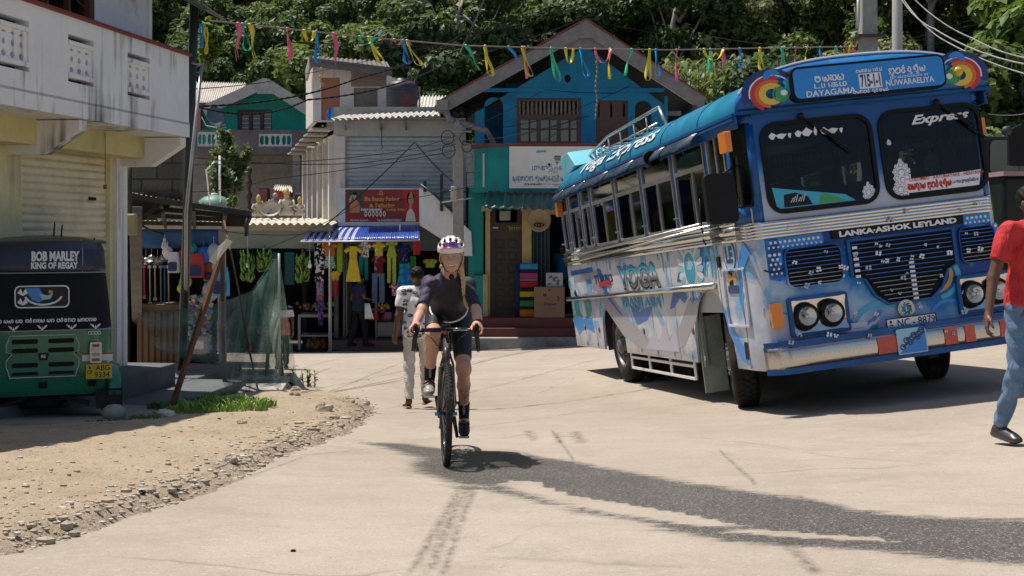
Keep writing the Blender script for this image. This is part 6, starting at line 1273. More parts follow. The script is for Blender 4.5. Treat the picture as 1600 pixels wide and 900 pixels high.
mb=MB();mb.grid(lambda u,v:(le[0]-.02-.11*math.sin(v*PI),Yf-.1+(Yb-Yf)*u,le[1]-.04-.1*math.sin(v*PI)*.8),2,6);mb.box((le[0]+.05,Yf-.1,le[1]-.1),(.25,.2,.22));p0=Vector((le[0]+.1,Yf,le[1]-.15));mb.tube([p0,p0+Vector((.1,0,-.25)),p0+Vector((.9,.6,-.45)),p0+Vector((1.05,.7,-.7)),p0+Vector((.85,.7,-1.5))],.07,10);mb.build("gutter_pipe",mat("pipe_grey",(.18,.2,.2),.5),rf)
mb=MB();mb.bar((re_[0]+.0,Yf,re_[1]-.12),(re_[0],Yb,re_[1]-.12),.06,.14);mb.bb((xr,Yf+1.4,re_[1]-.3),(re_[0]-.3,Yf+1.5,re_[1]-.2));mb.build("eave_board",barge,rf)
by=-1.15;X0b=b_(763,0,by)[0];X1b=b_(1040,0,by)[0];zt2=b_(0,229,by)[1];zb2=b_(0,300,by)[1];xc=b_(735,0,-.3)[0]
mb=MB();mb.bb((X0b,by,zb2),(X1b,by+.12,zt2));mb.add([(X0b,by,zb2),(xc,-.2,zb2),(xc,-.2,zt2),(X0b,by,zt2),(X0b+.05,by+.12,zb2),(xc+.1,-.1,zb2),(xc+.1,-.1,zt2),(X0b+.05,by+.12,zt2)],[(0,3,2,1),(4,5,6,7),(3,7,6,2),(0,1,5,4)]);mb.bb((X1b-.1,by+.12,zb2),(X1b,.0,zt2));mb.bb((X0b,by+.12,zb2),(X1b-.1,-.0,zb2+.1));mb.build("balcony_parapet",tealw,bh)
mb=MB();mb.bb((X0b-.03,by-.04,zt2+.002),(X1b,by+.15,zt2+.07));mb.add([(X0b-.03,by-.04,zt2+.004),(xc-.05,-.25,zt2+.004),(xc+.12,-.1,zt2+.004),(X0b+.08,by+.15,zt2+.004),(X0b-.03,by-.04,zt2+.072),(xc-.05,-.25,zt2+.072),(xc+.12,-.1,zt2+.072),(X0b+.08,by+.15,zt2+.072)],[(4,5,6,7),(0,3,2,1),(0,1,5,4)]);mb.build("parapet_cap",maroon,bh)
mb=MB();mb.bb((X0b,by-.08,zb2-.18),(X1b,-.0,zb2-.003));mb.build("balcony_band",maroon,bh)
mb=MB();x=b_(757,0,-.8)[0];mb.box((b_(756,260,by+.25)[0],by+.22,b_(756,265,by)[1]),(.05,.03,.75));mb.build("lattice_strip",white,bh)
mb=MB();a,b=b_(732,510,-.12),b_(757,236,-.12);mb.bb((a[0],-.12,-.2),(b[0]+.02,.3,zb2+.0));mb.bb((a[0],-.10,zb2),(b_(742,0)[0]+.05,.28,zfl));mb.build("teal_pier",tealw,bh)
sb=Bm@T(0,by-.06,0);bs_=thing("shop_sign",None,"weathered white Tamil and Sinhala shop sign on the blue house balcony","sign",M=sb)
def t_p(px,py):return inv(sb,px,py)
a,b=t_p(798,292),t_p(985,231);mb=MB();mb.bb((a[0],0,a[1]),(b[0],.04,b[1]));mb.build("board",mat("sign_white",(.50,.48,.50),.7,var=.06,scale=3,dirt=(.25,.23,.22),dirt_amt=.4),bs_)
mb=MB();mb.bb((a[0]-.03,-.01,a[1]-.03),(b[0]+.03,-.002,a[1]));mb.bb((a[0]-.03,-.01,b[1]),(b[0]+.03,.05,b[1]+.03));mb.bb((a[0]-.03,-.01,a[1]),(a[0],.05,b[1]));mb.build("frame",white,bs_)
mb=MB();mb.mi=0
def bt(s,px,py,h,x0,x1,ci=0,**k):p=t_p(px,py);w_=abs(t_p(x1,py)[0]-t_p(x0,py)[0]);mb.mi=ci;textmesh(mb,s,h,sb.inverted()@sb@T(p[0],-.003,p[1]),w_,depth=.001,**k)
bt("முகுந்தன்",858,263,.19,831,884,bold=.01);bt("இலத்திரனியல்",925,262,.19,892,968,2,bold=.005)
p=t_p(842,279);sinhala(mb,'ma u ga u na va na _ la ya la ga va ra ya',p[0]+.0,p[1],.13,T(0,-.003,0),1.15,.09);mb.mi=2;p=t_p(920,279);sinhala(mb,'ya ra da ma na va la ga ya',p[0],p[1],.12,T(0,-.003,0),.9,.08)
bt("074-6945459",833,288,.055,820,847,1,bold=.02);bt("Kalaga",862,288,.05,849,876,2)
p=t_p(870,245);mb.mi=1
for k,(w0,dz)in enumerate(((.10,0),(.13,-.04),(.09,-.08),(.05,-.13),(.02,-.17))):mb.plate([(p[0]-w0*.6,p[1]+dz),(p[0]+w0,p[1]+dz),(p[0]+w0*.8,p[1]+dz+.025),(p[0]-w0*.5,p[1]+dz+.025)],t=.001,M=T(0,-.002,0))
p=t_p(845,239);mb.mi=3;mb.plate([(p[0]-.1,p[1]),(p[0]+.13,p[1]+.02),(p[0]+.11,p[1]+.06),(p[0]-.1,p[1]+.05)],t=.001,M=T(0,-.002,0));p=t_p(858,257);mb.mi=1;mb.ball((p[0],-.004,p[1]),(.03,.004,.03),n=8,m=6)
mb.build("lettering",[plain("faded_blue",(.12,.25,.45),.7),black,plain("faded_pale_blue",(.30,.36,.45),.7),plain("sign_cyan",(.08,.33,.5),.6)],bs_)
dz0=b_(0,493)[1]
mb=MB();xa,xb=b_(757,0)[0],b_(1040,0)[0];d0=rpx(Bm,766,490,816,322);so_=rpx(Bm,831,495,905,335)
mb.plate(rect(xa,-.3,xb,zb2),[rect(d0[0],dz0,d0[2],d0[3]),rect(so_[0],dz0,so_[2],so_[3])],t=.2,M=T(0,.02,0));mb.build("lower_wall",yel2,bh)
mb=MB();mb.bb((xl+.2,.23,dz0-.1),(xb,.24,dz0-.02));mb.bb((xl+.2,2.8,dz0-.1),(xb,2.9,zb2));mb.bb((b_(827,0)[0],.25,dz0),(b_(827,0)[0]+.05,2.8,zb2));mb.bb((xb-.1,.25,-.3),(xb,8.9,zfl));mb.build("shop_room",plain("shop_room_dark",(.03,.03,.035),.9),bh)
mb=MB();mb.bb((xl+.3,.24,dz0-.12),(xb-.1,2.8,dz0));mb.build("shop_floor",concrete,bh)
darkdoor=mat("dark_brown_door",(.045,.036,.03),.55,var=.25)
mb=MB();hs=[]
cw=(d0[2]-d0[0]-.26)/2
for r in range(6):
 for c in range(2):zz=dz0+.12+r*.285;xx=d0[0]+.10+c*(cw+.06);hs.append(rect(xx,zz,xx+cw,zz+.23))
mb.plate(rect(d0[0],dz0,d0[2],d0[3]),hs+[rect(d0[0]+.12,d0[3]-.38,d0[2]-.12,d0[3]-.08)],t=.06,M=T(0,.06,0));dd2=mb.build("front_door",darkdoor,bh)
mb=MB();mb.plate(rect(d0[0],dz0,d0[2],d0[3]-.42),t=.02,M=T(0,.10,0))
for h_ in hs:cx=(h_[0][0]+h_[1][0])/2;cz=(h_[0][1]+h_[2][1])/2;mb.box((cx,.09,cz),(cw*.6,.03,.14))
mb.build("door_panel",darkdoor,dd2,bevel=.008)
mb=MB();mb.box(((d0[0]+d0[2])/2-.03,.08,d0[3]-.22),(.25,.02,.22));mb.build("fan_light",dullmetal,dd2)
mb=MB()
for k in range(6):x=d0[0]+.42+.055*k;mb.add([(x,.04,d0[3]-.48),(x+.05,.04,d0[3]-.48),(x+.03,.04,d0[3]-.58)],[(0,1,2)])
mb.tube([(d0[0]+.38,.04,d0[3]-.46),(d0[0]+.8,.04,d0[3]-.45)],.008,4);mb.build("leaf_garland",plain("garland_green",(.22,.26,.03),.7),dd2)
mb=MB();mb.box((d0[0]+.12,.05,d0[3]-.5),(.12,.01,.03));mb.build("door_label",white,dd2)
for px0,px1 in((756,766),(817,830)):
 x0_,x1_=b_(px0,0)[0],b_(px1,0)[0];mb=MB();mb.bb((x0_-.02,-.12,dz0-.3),(x1_,.01,b_(0,330)[1]));mb.bb((x0_-.05,-.16,b_(0,330)[1]),(x1_+.04,.01,b_(0,322)[1]));mb.build("pilaster",yel2,bh,bevel=.01)
for px in(735,745):pass
mb=MB();x0_,x1_=b_(757,0,-.2)[0],b_(768,0,-.2)[0];mb.bb((x0_-.25,-.3,-.2),(x0_-.03,.0,b_(0,430)[1]));mb.build("low_pier",tealw,bh);mb=MB();mb.bb((x0_-.03,-.3,-.2),(x0_+.08,-.13,b_(0,430)[1]+.03));mb.build("pier_edge",yel2,bh)
mb=MB()
for k in range(9):x=so_[0]+.03+k*.045;mb.bar((x,.1+.05*(k%2),dz0),(x,.1+.05*(k%2),so_[3]),.04,.02)
mb.build("folding_shutter",mat("blue_grey_shutter",(.05,.09,.11),.5),bh)
mb=MB();mb.bb((xa+.1,by-.02+.2,zb2-.30),(xb,-.0,zb2-.19));mb.build("yellow_strip",mat("yellow_paint",(.5,.33,.03),.7),bh)
e=thing("entrance_steps",GP(815,540),"dark red steps in front of the blue house","steps");o=e.location
st_m=mat("red_oxide",(.11,.022,.02),.6,var=.25,dirt=(.08,.05,.04));mb=MB();xA,xB=P(740,0,28.0).x-o.x,P(1010,0,28.0).x-o.x;zt0=dz0+Bm.translation.z-o.z
yF=BY-o.y
mb.bb((xA,yF-.75,-.3),(xB,yF+.23,zt0-.002));mb.build("step",st_m,e,bevel=.01);mb=MB();mb.bb((xA-.1,yF-1.05,-.3),(xB,yF-.76,zt0-.21));mb.build("step",st_m,e,bevel=.01);mb=MB();mb.bb((xA-.12,yF-1.35,-.3),(xB,yF-1.06,zt0-.40));mb.build("step",concrete,e,bevel=.01)
e=thing("awning",P(820,320,27.0),"dark green corrugated awning over the brown panelled door","awning");o=e.location
a,b=P(757,326,26.7)-o,P(905,328,26.7)-o;c,d=P(762,306,27.4)-o,P(905,308,27.4)-o
def aw2(u,v):p=a.lerp(b,u).lerp(c.lerp(d,u),v);return tuple(p+Vector((0,0,.09*math.sin(v*PI*.6)+.018*math.sin(u*2*PI*11))))
mb=MB();mb.grid(aw2,110,6);mb.build("sheet",mat("green_plastic",(.006,.085,.07),.4,var=.3,dirt=(.12,.12,.10),dirt_amt=.5),e,solid=.005)
mb=MB();
for k in range(6):mb.tube([aw2(k/5,v/6)for v in range(7)],.012,5)
mb.build("awning_rib",mat("awning_rib_green",(.06,.2,.17),.5),e)
e=dish(842,343,27.9,.27,.28,"satellite_dish","round cream satellite dish hanging beside the panelled door",mat("dish_ochre",(.34,.27,.16),.6,var=.12),88);mb=MB();mb.plate(arcpts(0,-.12,.12,0,350,20,.05),[arcpts(0,-.12,.09,0,350,20,.03)],t=.002,M=T(0,-.045,0));mb.plate(arcpts(0,-.12,.05,0,350,14,.04),[arcpts(0,-.12,.03,0,350,14,.02)],t=.002,M=T(0,-.048,0));mb.build("printed_logo",black,e)
e=thing("foam_stack",Bm@Vector((b_(826,0,-.35)[0],-.35,dz0)),"tall stack of coloured foam rolls wrapped in clear plastic by the door","foam stack");s=28.2/1940
for i,(cn,h0,h1)in enumerate((('orange',0,12),('black',12,16),('green',16,26),('black',26,31),('yellow',31,40),('black',40,46),('red',46,56),('pink',60,69),('navy',69,74),('sky',74,83),('grey',56,60))):
 mb=MB();mb.box((0,0,(h0+h1)/2*s),(.40,.28,(h1-h0)*s-.004));mb.build("foam_layer",cloth("foam_"+cn,tuple(v*.75 for v in PAL[cn])),e,bevel=.02)
e=thing("foam_roll",Bm@Vector((b_(811,0,-.3)[0],-.3,dz0)),"dark blue upright roll standing left of the foam stack","foam roll");mb=MB();mb.tube([(0,0,0),(0,0,82*s)],.09,14);mb.build("roll",cloth("roll_navy",(.02,.045,.12)),e)
e=thing("cardboard_box",Bm@Vector((b_(858,0,-.45)[0],-.45,dz0)),"large brown cardboard carton with black print on the red steps","box");mb=MB();mb.box((0,0,.345),(.68,.5,.69));mb.build("carton",mat("cardboard",(.24,.15,.085),.85,var=.12),e,bevel=.008)
mb=MB();textmesh(mb,"Dialog",.085,T(.02,-.252,.30),.28,depth=.001,bold=.03);textmesh(mb,"Television",.03,T(.05,-.252,.20),.2,depth=.001);mb.plate(arcpts(.17,.43,.055,-80,80,8)+arcpts(.17,.43,.035,80,-80,8),t=.001,M=T(0,-.253,0));mb.bb((-.14,-.2525,.48),(-.07,-.2515,.54));mb.bb((-.02,-.2525,.60),(.02,-.2515,.64));mb.build("print",mat("print_ink",(.04,.025,.02),.8),e)
e=thing("pot_set_box",Bm@Vector((b_(866,0,-.4)[0],-.4,dz0+.692)),"white box printed with pots on top of the brown carton","box");mb=MB();mb.box((0,0,.155),(.38,.3,.31));mb.build("carton",mat("white_card",(.40,.40,.40),.6),e,bevel=.006)
mb=MB();rr=random.Random(1)
for k in range(9):x,z=rr.uniform(-.14,.14),rr.uniform(.06,.24);mb.plate(arcpts(x,z,.035,0,340,10,.028),t=.001,M=T(0,-.1515-.0012*k,0))
mb.build("print",mat("pot_print",(.1,.1,.11),.4),e)
TY=44.0
Tm=frameM((P(395,330,TY).x,TY,P(395,338,TY).z),(1,0,0));th=thing("hillside_house",None,"teal green house with a grey gable and lattice balcony up the slope","building",M=Tm)
def c_(px,py,yo=0):return inv(Tm,px,py,yo)
tw=mat("teal_house_wall",(.008,.33,.27),.8,var=.12,scale=1.2,dirt=(.0,.12,.11),dirt_amt=.4)
wn2=rpx(Tm,371,206,425,171);mb=MB();mb.plate([c_(*p)for p in((300,232),(300,165),(338,160),(415,137),(482,163),(482,232))],[rect(*wn2)],t=.25);mb.build("wall",tw,th)
mb=MB();mb.plate(rect(*wn2),[rect(wn2[0]+.12+k*.40,wn2[1]+.06,wn2[0]+.40+k*.40,wn2[3]-.1)for k in range(3)],t=.1,M=T(0,.02,0));wf=mb.build("window",mat("window_brown",(.06,.035,.04),.6),th)
mb=MB();mb.plate(rect(wn2[0]+.05,wn2[1]+.05,wn2[2]-.05,wn2[3]-.05),t=.01,M=T(0,.1,0));mb.build("pane",plain("curtained_pane",(.16,.19,.19),.3),wf)
mb=MB()
for k in range(3):
 for j in range(4):x=wn2[0]+.14+k*.4;mb.bar((x,.06,wn2[1]+.15+.16*j),(x+.24,.06,wn2[1]+.15+.16*j),.02)
mb.build("grille_bar",white,wf)
ap,le,re_=c_(415,122,-.8),c_(318,166,-.8),c_(492,172,-.8);mb=MB()
mb.add([(ap[0]-.3,-.84,ap[1]-.55),(ap[0]+.3,-.84,ap[1]-.55),(ap[0]+.22,-.84,ap[1]-.1),(ap[0],-.84,ap[1]),(ap[0]-.22,-.84,ap[1]-.1)],[(0,1,2,3,4)])
for a,b in((le,ap),(ap,re_)):mb.bar((a[0],-.8,a[1]-.16),(b[0],-.8,b[1]-.16),.06,.36)
mb.add([(le[0],-.8,le[1]),(ap[0],-.8,ap[1]),(ap[0],6,ap[1]),(le[0],6,le[1]),(re_[0],-.8,re_[1]),(re_[0],6,re_[1])],[(0,1,2,3),(1,4,5,2)]);mb.build("roof",mat("grey_roof",(.40,.39,.38),.8,var=.15,dirt=(.2,.19,.18)),th)
mb=MB();corrug(mb,c_(300,168,-.3)[:1]+(-.3,)+c_(300,160,-.3)[1:],c_(372,158,-.3)[:1]+(-.3,)+c_(372,160,-.3)[1:],c_(306,130,3)[:1]+(3,)+c_(306,128,3)[1:],c_(385,132,3)[:1]+(3,)+c_(385,130,3)[1:],22,.03);mb.build("tin_roof",mat("rust_streak_tin",(.50,.47,.43),.6,.1,var=.15,dirt=(.28,.16,.10),dirt_amt=.8,streak=True),th)
darkpar=mat("mossy_parapet",(.12,.105,.11),.9,var=.4,scale=3,dirt=(.25,.2,.2),dirt_amt=.5)
la=rpx(Tm,308,229,352,206,-1.4);lb2=rpx(Tm,404,229,456,209,-1.4);a,b=c_(290,240,-1.4),c_(484,203,-1.4)
mb=MB();mb.plate(rect(a[0],a[1],b[0],b[1]),[rect(*la),rect(*lb2)],t=.15,M=T(0,-1.4,0));mb.bb((a[0],-1.25,a[1]),(b[0],.0,a[1]+.12));pr=mb.build("balcony_parapet",darkpar,th)
for L_ in(la,lb2):
 n=3;w3=(L_[2]-L_[0])/n;mb=MB();hs=[]
 for k in range(n):
  cx=L_[0]+w3*(k+.5);cz=(L_[1]+L_[3])/2;hh_=(L_[3]-L_[1])/2
  for sx in(-1,1):hs.append([(cx+sx*w3*.05,cz-hh_*.6),(cx+sx*w3*.28,cz-hh_*.75),(cx+sx*w3*.40,cz-hh_*.3),(cx+sx*w3*.40,cz+hh_*.3),(cx+sx*w3*.28,cz+hh_*.75),(cx+sx*w3*.05,cz+hh_*.6)])
 mb.plate(rect(*L_),hs,t=.05,M=T(0,-1.38,0));mb.build("lattice_panel",mat("lattice_pale",(.45,.47,.44),.8),pr)
mb=MB();mb.plate(rect(c_(295,0)[0],-3,c_(484,0)[0],c_(0,240)[1]),t=.2,M=T(0,.0,0));mb.build("lower_wall",mat("lower_grey",(.22,.22,.20),.9,var=.3,dirt=(.12,.09,.06)),th)
mb=MB()
for px,wd,c in((458,.25,0),(350,.2,0)):x=c_(px,0,-1.2)[0];mb.bb((x,-1.3,-3),(x+wd,-1.1,a[1]))
mb.build("column",concrete,th)
mb=MB();a,b=c_(298,205,.0),c_(314,165,.0);mb.bb((c_(296,0,-.3)[0],-.35,c_(0,205,-.3)[1]),(c_(314,0,-.3)[0],-.1,c_(0,163,-.3)[1]));mb.build("pink_bay",mat("pink_salmon",(.42,.17,.12),.8,var=.2),th)
e=dish(337,183,42.3,.35,.40,"satellite_dish","grey mesh satellite dish on a bent stand before the teal house",mat("dish_grey",(.13,.15,.17),.5,.3),65,35);mb=MB();mb.tube([(0,.05,-.1),(.05,.05,-.5),(-.05,0,-.75)],.025,6);mb.tube([(0,0,-.35),(-.3,-.1,-.3),(-.45,-.1,.0)],.015,5);mb.build("stand",white,e)
for i,(px,py,w_,h_,cn,lab)in enumerate(((413,308,14,28,(.20,.06,.09),"dark pink board leaning below the teal house balcony"),(444,303,24,10,(.40,.07,.12),"pink painted low box under a small tin sheet"),(470,312,16,20,(.05,.05,.06),"dark bundle of junk beside the ribbed side wall"),(432,325,30,8,(.04,.05,.05),"dark debris heap behind the roof figures"))):
 mb=MB();s=42/1940;mb.box((0,0,0),(w_*s,.5,h_*s));mb.box((.02,-.2,h_*s*.3),(w_*s*.9,.2,h_*s*.3));tag(mb.build("yard_box",mat("yard_%d"%i,cn,.8,var=.3),loc=P(px,py,42),bevel=.03),lab,"yard box")
mb=MB();corrug(mb,P(427,296,41),P(457,300,41),P(430,288,42.5),P(455,289,42.5),8,.03);tag(mb.build("tin_scrap",tinwhite),"small pale tin sheet lying over the pink box","tin sheet")
e=thing("ceramic_urn_column",P(389,330,40),"orange brown turned post standing below the teal house","post");mb=MB();mb.lathe([(.08+.03*math.sin(k*1.4),k*.09)for k in range(17)],12,cap=True);mb.build("post",mat("terracotta",(.07,.035,.02),.7),e)
e=thing("round_tank",P(335,322,30),"pale green domed tank behind the tin canopy","tank");mb=MB();mb.lathe([(.42,-.3),(.42,-.02),(.38,.12),(.25,.22),(.08,.27),(.002,.28)],24);mb.build("tank_body",mat("tank_green",(.10,.22,.19),.5,var=.3),e);mb=MB();mb.lathe([(.08,.27),(.08,.31),(.002,.32)],12);mb.build("lid",white,e);mb=MB();mb.tube([(.0,-.4,-.1),(-.1,-.4,.85),(.1,-.4,1.05)],.02,6);mb.tube([(.2,-.3,-.1),(.2,-.3,1.2)],.03,6);mb.build("pipe",white,e)
def shrub(name,loc,h,r,n,m,label,cat,seed,leaf=.1,stems=6,group=None):
 rng=np.random.default_rng(seed);root=thing(name,loc,label,cat,group);mb=MB();pts=[];ds_=[]
 for i in range(stems):
  a_=rng.uniform(0,6.28);e_=Vector((math.cos(a_)*r*rng.uniform(.2,1),math.sin(a_)*r*rng.uniform(.2,1),h*rng.uniform(.5,1)));b0=Vector((e_.x*.1,e_.y*.1,-.05));m_=b0.lerp(e_,.5)+Vector((0,0,h*.1));mb.tube([b0,m_,e_],[.02*h,.013*h,.005*h],5)
  for k in range(n//stems):
   t=rng.uniform(.25,1);q=(b0.lerp(m_,t*2)if t<.5 else m_.lerp(e_,t*2-1))+Vector(rng.normal(0,r*.14,3));pts.append(tuple(q));ds_.append((0,-.3,1))
 mb.build("stem",bark,root);leafcloud("foliage",np.array(pts),np.array(ds_),leaf*rng.uniform(.6,1.4,len(pts)),m,root,rng);return root
shrub("creeper",P(362,320,38),2.6,.55,1300,LM[1],"tall leafy creeper growing in front of the lattice balcony","plant",5,.12,9);shrub("potted_plant",P(361,330,27),.35,.15,200,LM[3],"small green plant with pink tips on the tin canopy edge","plant",6,.05)
shrub("creeper",P(345,330,36),1.5,.6,900,LM[0],"dark shrub below the left lattice panel","shrub",8,.12,7);shrub("hillside_shrub",P(322,110,43),1.6,.8,1400,LM[3],"sunlit yellow green shrub above the tin roof at the left","shrub",9,.14,9)
TZ=11.6;TC=P(68,650,TZ);TC.z=G(TC.x,TC.y+.0);TM=Matrix.Translation((TC.x,TC.y,G(TC.x,TC.y+.2)+.0))@Matrix.Rotation(R(20.5),4,'Z')@Matrix.Diagonal((.965,1,1,1))
tk=thing("three_wheeler",None,"green three wheeler taxi with a black canvas hood parked in the shade","taxi",M=TM)
tgreen=plain("taxi_green",(.006,.17,.085),.28,coat=.4,var=.12);tgreen_d=plain("taxi_green_dark",(.005,.10,.055),.35);canvas=mat("black_canvas",(.014,.015,.018),.7,var=.3,bmp=.4,fine=150);vinyl=mat("hood_vinyl",(.02,.028,.05),.35,var=.2)
def tz(py):return(650-py)/1940*TZ+.0
def txx(px):return(px-68)/1940*TZ
def tshell(prof,name,m,y0=0.0,parent=tk,yb=1.6,r=.16):
 mb=MB();mb.smooth=True;n=40
 def pt(u,v):
  i=v*(len(prof)-1);k=min(int(i),len(prof)-2);t=i-k;hw=prof[k][0]*(1-t)+prof[k+1][0]*t;z=prof[k][1]*(1-t)+prof[k+1][1]*t;dy=prof[k][2]*(1-t)+prof[k+1][2]*t
  a=PI*u;x=-hw*math.copysign(abs(math.cos(a))**.28,math.cos(a));y=y0+dy+yb*(1-abs(math.sin(a))**.28)
  return(x,y,z)
 mb.grid(pt,n,(len(prof)-1)*3);return mb.build(name,m,parent)
zb0,zg1,zt1,zt0=tz(612),tz(510),tz(420),tz(366)
tshell([(.62,zb0,.02),(.655,zb0+.05,0),(.66,zg1,0)],"body",tgreen)
tshell([(.655,zg1,.01),(.635,tz(470),.03),(.60,zt1,.08)],"canvas_back",canvas)
tshell([(.60,zt1,.075),(.605,zt1+.02,.06),(.59,tz(385),.10),(.55,tz(372),.17),(.40,zt0,.35),(.0,zt0+.02,.5)],"hood",vinyl)
mb=MB();mb.bb((-.6,.5,zt0-.06),(.6,2.1,zt0-.03));mb.bb((-.62,.2,zb0),(.62,1.7,zb0+.1));mb.bb((-.6,1.5,zb0),(.6,1.55,zg1-.1));mb.bb((-.35,1.7,zb0),(.35,2.3,zb0+.06));mb.build("floor_pan",tgreen_d,tk)
mb=MB();mb.tube([(-.665,.02,zg1),(-.66,-.02,zg1),(.66,-.02,zg1),(.668,.02,zg1)],.008,5);mb.tube([(-.6,.06,zt1),(.6,.06,zt1)],.006,5);mb.tube([(.36,.07,zt1),(.36,.1,tz(385)),(.35,.25,tz(368))],.005,5);mb.build("piping",mat("piping_grey",(.3,.3,.32),.4),tk)
X0_,X1_,Z0_,Z1_=txx(12),txx(122),tz(582),tz(517);mb=MB();sl=[]
for c in range(2):
 for r in range(4):cz=Z1_-.055-r*.085-(.05 if r>1 else 0);cx=txx(40)+c*txx(123)*1.0+c*.0;cx=txx(40)if c==0 else txx(95);sl.append(rrect(cx-.12,cz-.022,cx+.12,cz+.022,.021,3))
outl=[(X0_+.03,Z0_),(X1_-.03,Z0_),(X1_-.015,Z0_+.06),(X1_,Z0_+.10),(X1_,Z0_+.16),(X1_-.05,Z0_+.22),(X1_,Z1_-.15),(X1_,Z1_-.08),(X1_-.02,Z1_-.04),(X1_-.03,Z1_),(X0_+.03,Z1_),(X0_+.02,Z1_-.04),(X0_,Z1_-.08),(X0_,Z1_-.15),(X0_+.05,Z0_+.22),(X0_,Z0_+.16),(X0_,Z0_+.10),(X0_+.015,Z0_+.06)]
mb.plate(outl,sl,t=.02,M=T(0,-.022,0));lid=mb.build("engine_lid",tgreen,tk,bevel=.003)
mb=MB();mb.plate([(X0_+.02,Z0_+.02),(X1_-.02,Z0_+.02),(X1_-.02,Z1_-.02),(X0_+.02,Z1_-.02)],t=.002,M=T(0,-.005,0));mb.build("vent_backing",black,lid)
mb=MB();mb.tube([(x,-.024,z)for x,z in outl+outl[:1]],.004,4,False);mb.build("lid_trim",white,lid)
mb=MB();mb.mi=0;mb.plate([(-.05,(Z0_+Z1_)/2+.03),(.05,(Z0_+Z1_)/2+.03),(.035,(Z0_+Z1_)/2-.035),(-.035,(Z0_+Z1_)/2-.035)],t=.01,M=T(0,-.035,0));mb.mi=1;textmesh(mb,"RE",.03,T(0,-.037,(Z0_+Z1_)/2),depth=.001,bold=.03);mb.build("lid_badge",[black,white],lid)
for a,b in((127,178),(-40,5)):
 mb=MB();mb.mi=0;mb.bb((txx(a),-.006,tz(560)),(txx(b)-.02,.0,tz(550)));mb.mi=1;mb.bb((txx(a),-.006,tz(549.6)),(txx(b)-.02,.0,tz(547.5)));mb.build("side_stripe",[white,plain("stripe_red",(.5,.01,.01),.4)],tk)
for px in(148,-12):
 x=txx(px);mb=MB();mb.plate(rrect(x-.055,tz(563),x+.055,tz(530),.015),t=.04,M=T(0,-.045,0));lp=mb.build("tail_lamp",plain("lamp_silver",(.45,.46,.48),.25,.6),tk,bevel=.006)
 for z,c in((535,'red'),(541,'silver'),(549,'grey'),(557.5,'red')):mb=MB();mb.plate(rrect(x-.035,tz(z)-.014,x+.035,tz(z)+.014,.005),t=.01,M=T(0,-.055,0));mb.build("tail_lens",plain("lens_"+c,(.16,.005,.005)if c=='red' else PAL[c],.15,coat=.5),lp)
x=txx(153);mb=MB();mb.mi=0;mb.plate(rrect(x-.122,tz(588),x+.122,tz(564.5),.008),t=.006,M=T(0,-.03,0));mb.mi=1;textmesh(mb,"ABG",.048,T(x+.035,-.031,tz(570.5)),.13,depth=.001,bold=.005);textmesh(mb,"9334",.05,T(x+.03,-.031,tz(581.5)),.14,depth=.001,bold=.005);textmesh(mb,"CP",.035,T(x-.085,-.031,tz(577)),.05,depth=.001,bold=.01);mb.box((x-.085,-.032,tz(570)),(.016,.002,.02));mb.build("number_plate",[plain("plate_yellow",(.62,.40,.01),.4),black],tk)
mb=MB()
for px in(23,66,111,148):
 x=txx(px);z=zg1+.025
 for s in(-1,1):mb.plate([(x,z-.02),(x+s*.02,z+.02),(x+s*.05,z+.03),(x+s*.035,z+.005)],t=.002,M=T(0,-.006,0))
 mb.plate([(x-.012,z-.025),(x+.012,z-.025),(x,z+.02)],t=.002,M=T(0,-.009,0))
for k in range(4):x=txx(139+4.8*k);mb.plate(arcpts(x,tz(515.5),.018,0,340,14),[arcpts(x,tz(515.5),.011,0,340,12)],t=.002,M=T(0,-.008-.001*k,0))
sinhala(mb,'a ma na ga _ ma ya aa _ ma da _ na ra na ga ma _ ma na _ va ra da na va _ ma na va na ga',txx(66),tz(494.5),.036,T(0,.008,0),1.0,.12)
textmesh(mb,"BOB MARLEY",.098,T(txx(86.5),.055,tz(394)),.44,depth=.004,bold=.05);textmesh(mb,"KING OF REGAY",.065,T(txx(85),.048,tz(408.5)),.43,depth=.004,bold=.05)
mb.build("lettering",A['white'],tk)
mb=MB();zc=tz(457);xc_=txx(66);hw_,hh_=.25,.105;mb.plate(rrect(xc_-hw_,zc-hh_,xc_+hw_,zc+hh_,.05),[rrect(xc_-hw_+.012,zc-hh_+.012,xc_+hw_-.012,zc+hh_-.012,.04)],t=.01,M=T(0,.008,0));rwf=mb.build("rear_window_frame",A['white'],tk)
mb=MB()
def rwp(c,pts,l):mb.mi=AI[c];mb.plate([(xc_+a_*hw_,zc+b_2*hh_)for a_,b_2 in pts],t=.001,M=T(0,.015-.0012*l,0))
rwp('black',[(-.95,-.9),(.95,-.9),(.95,.9),(-.95,.9)],0);rwp('sky',[(-.6,.75),(-.1,.8),(.0,.3),(.1,-.2),(-.1,-.5),(-.35,-.3),(-.5,.2)],1);rwp('white',arcpts(.05,.25,.72,195,345,14,1.05)+arcpts(.05,.25,.64,345,195,14,.88),2);rwp('pale',[(-.1,.3),(.2,.1),(.4,.3),(.3,-.2),(.0,-.3)],3);rwp('gold',[(.25,.6),(.4,.5),(.35,.2),(.22,.35)],4)
for z_ in(.35,-.5):rwp('white',[(-.9,z_),(-.78,z_+.4),(-.70,z_),(-.60,z_+.4),(-.52,z_-.05),(-.7,z_-.25)],3)
mb.build("rear_window",AL,rwf)
for px in(67,143):mb=MB();mb.plate(rrect(txx(px)-.04,tz(600),txx(px)+.04,tz(590),.01),t=.01,M=T(0,-.012,0));mb.ball((txx(px),-.015,tz(595)),.014);mb.build("mount_bolt",black,tk)
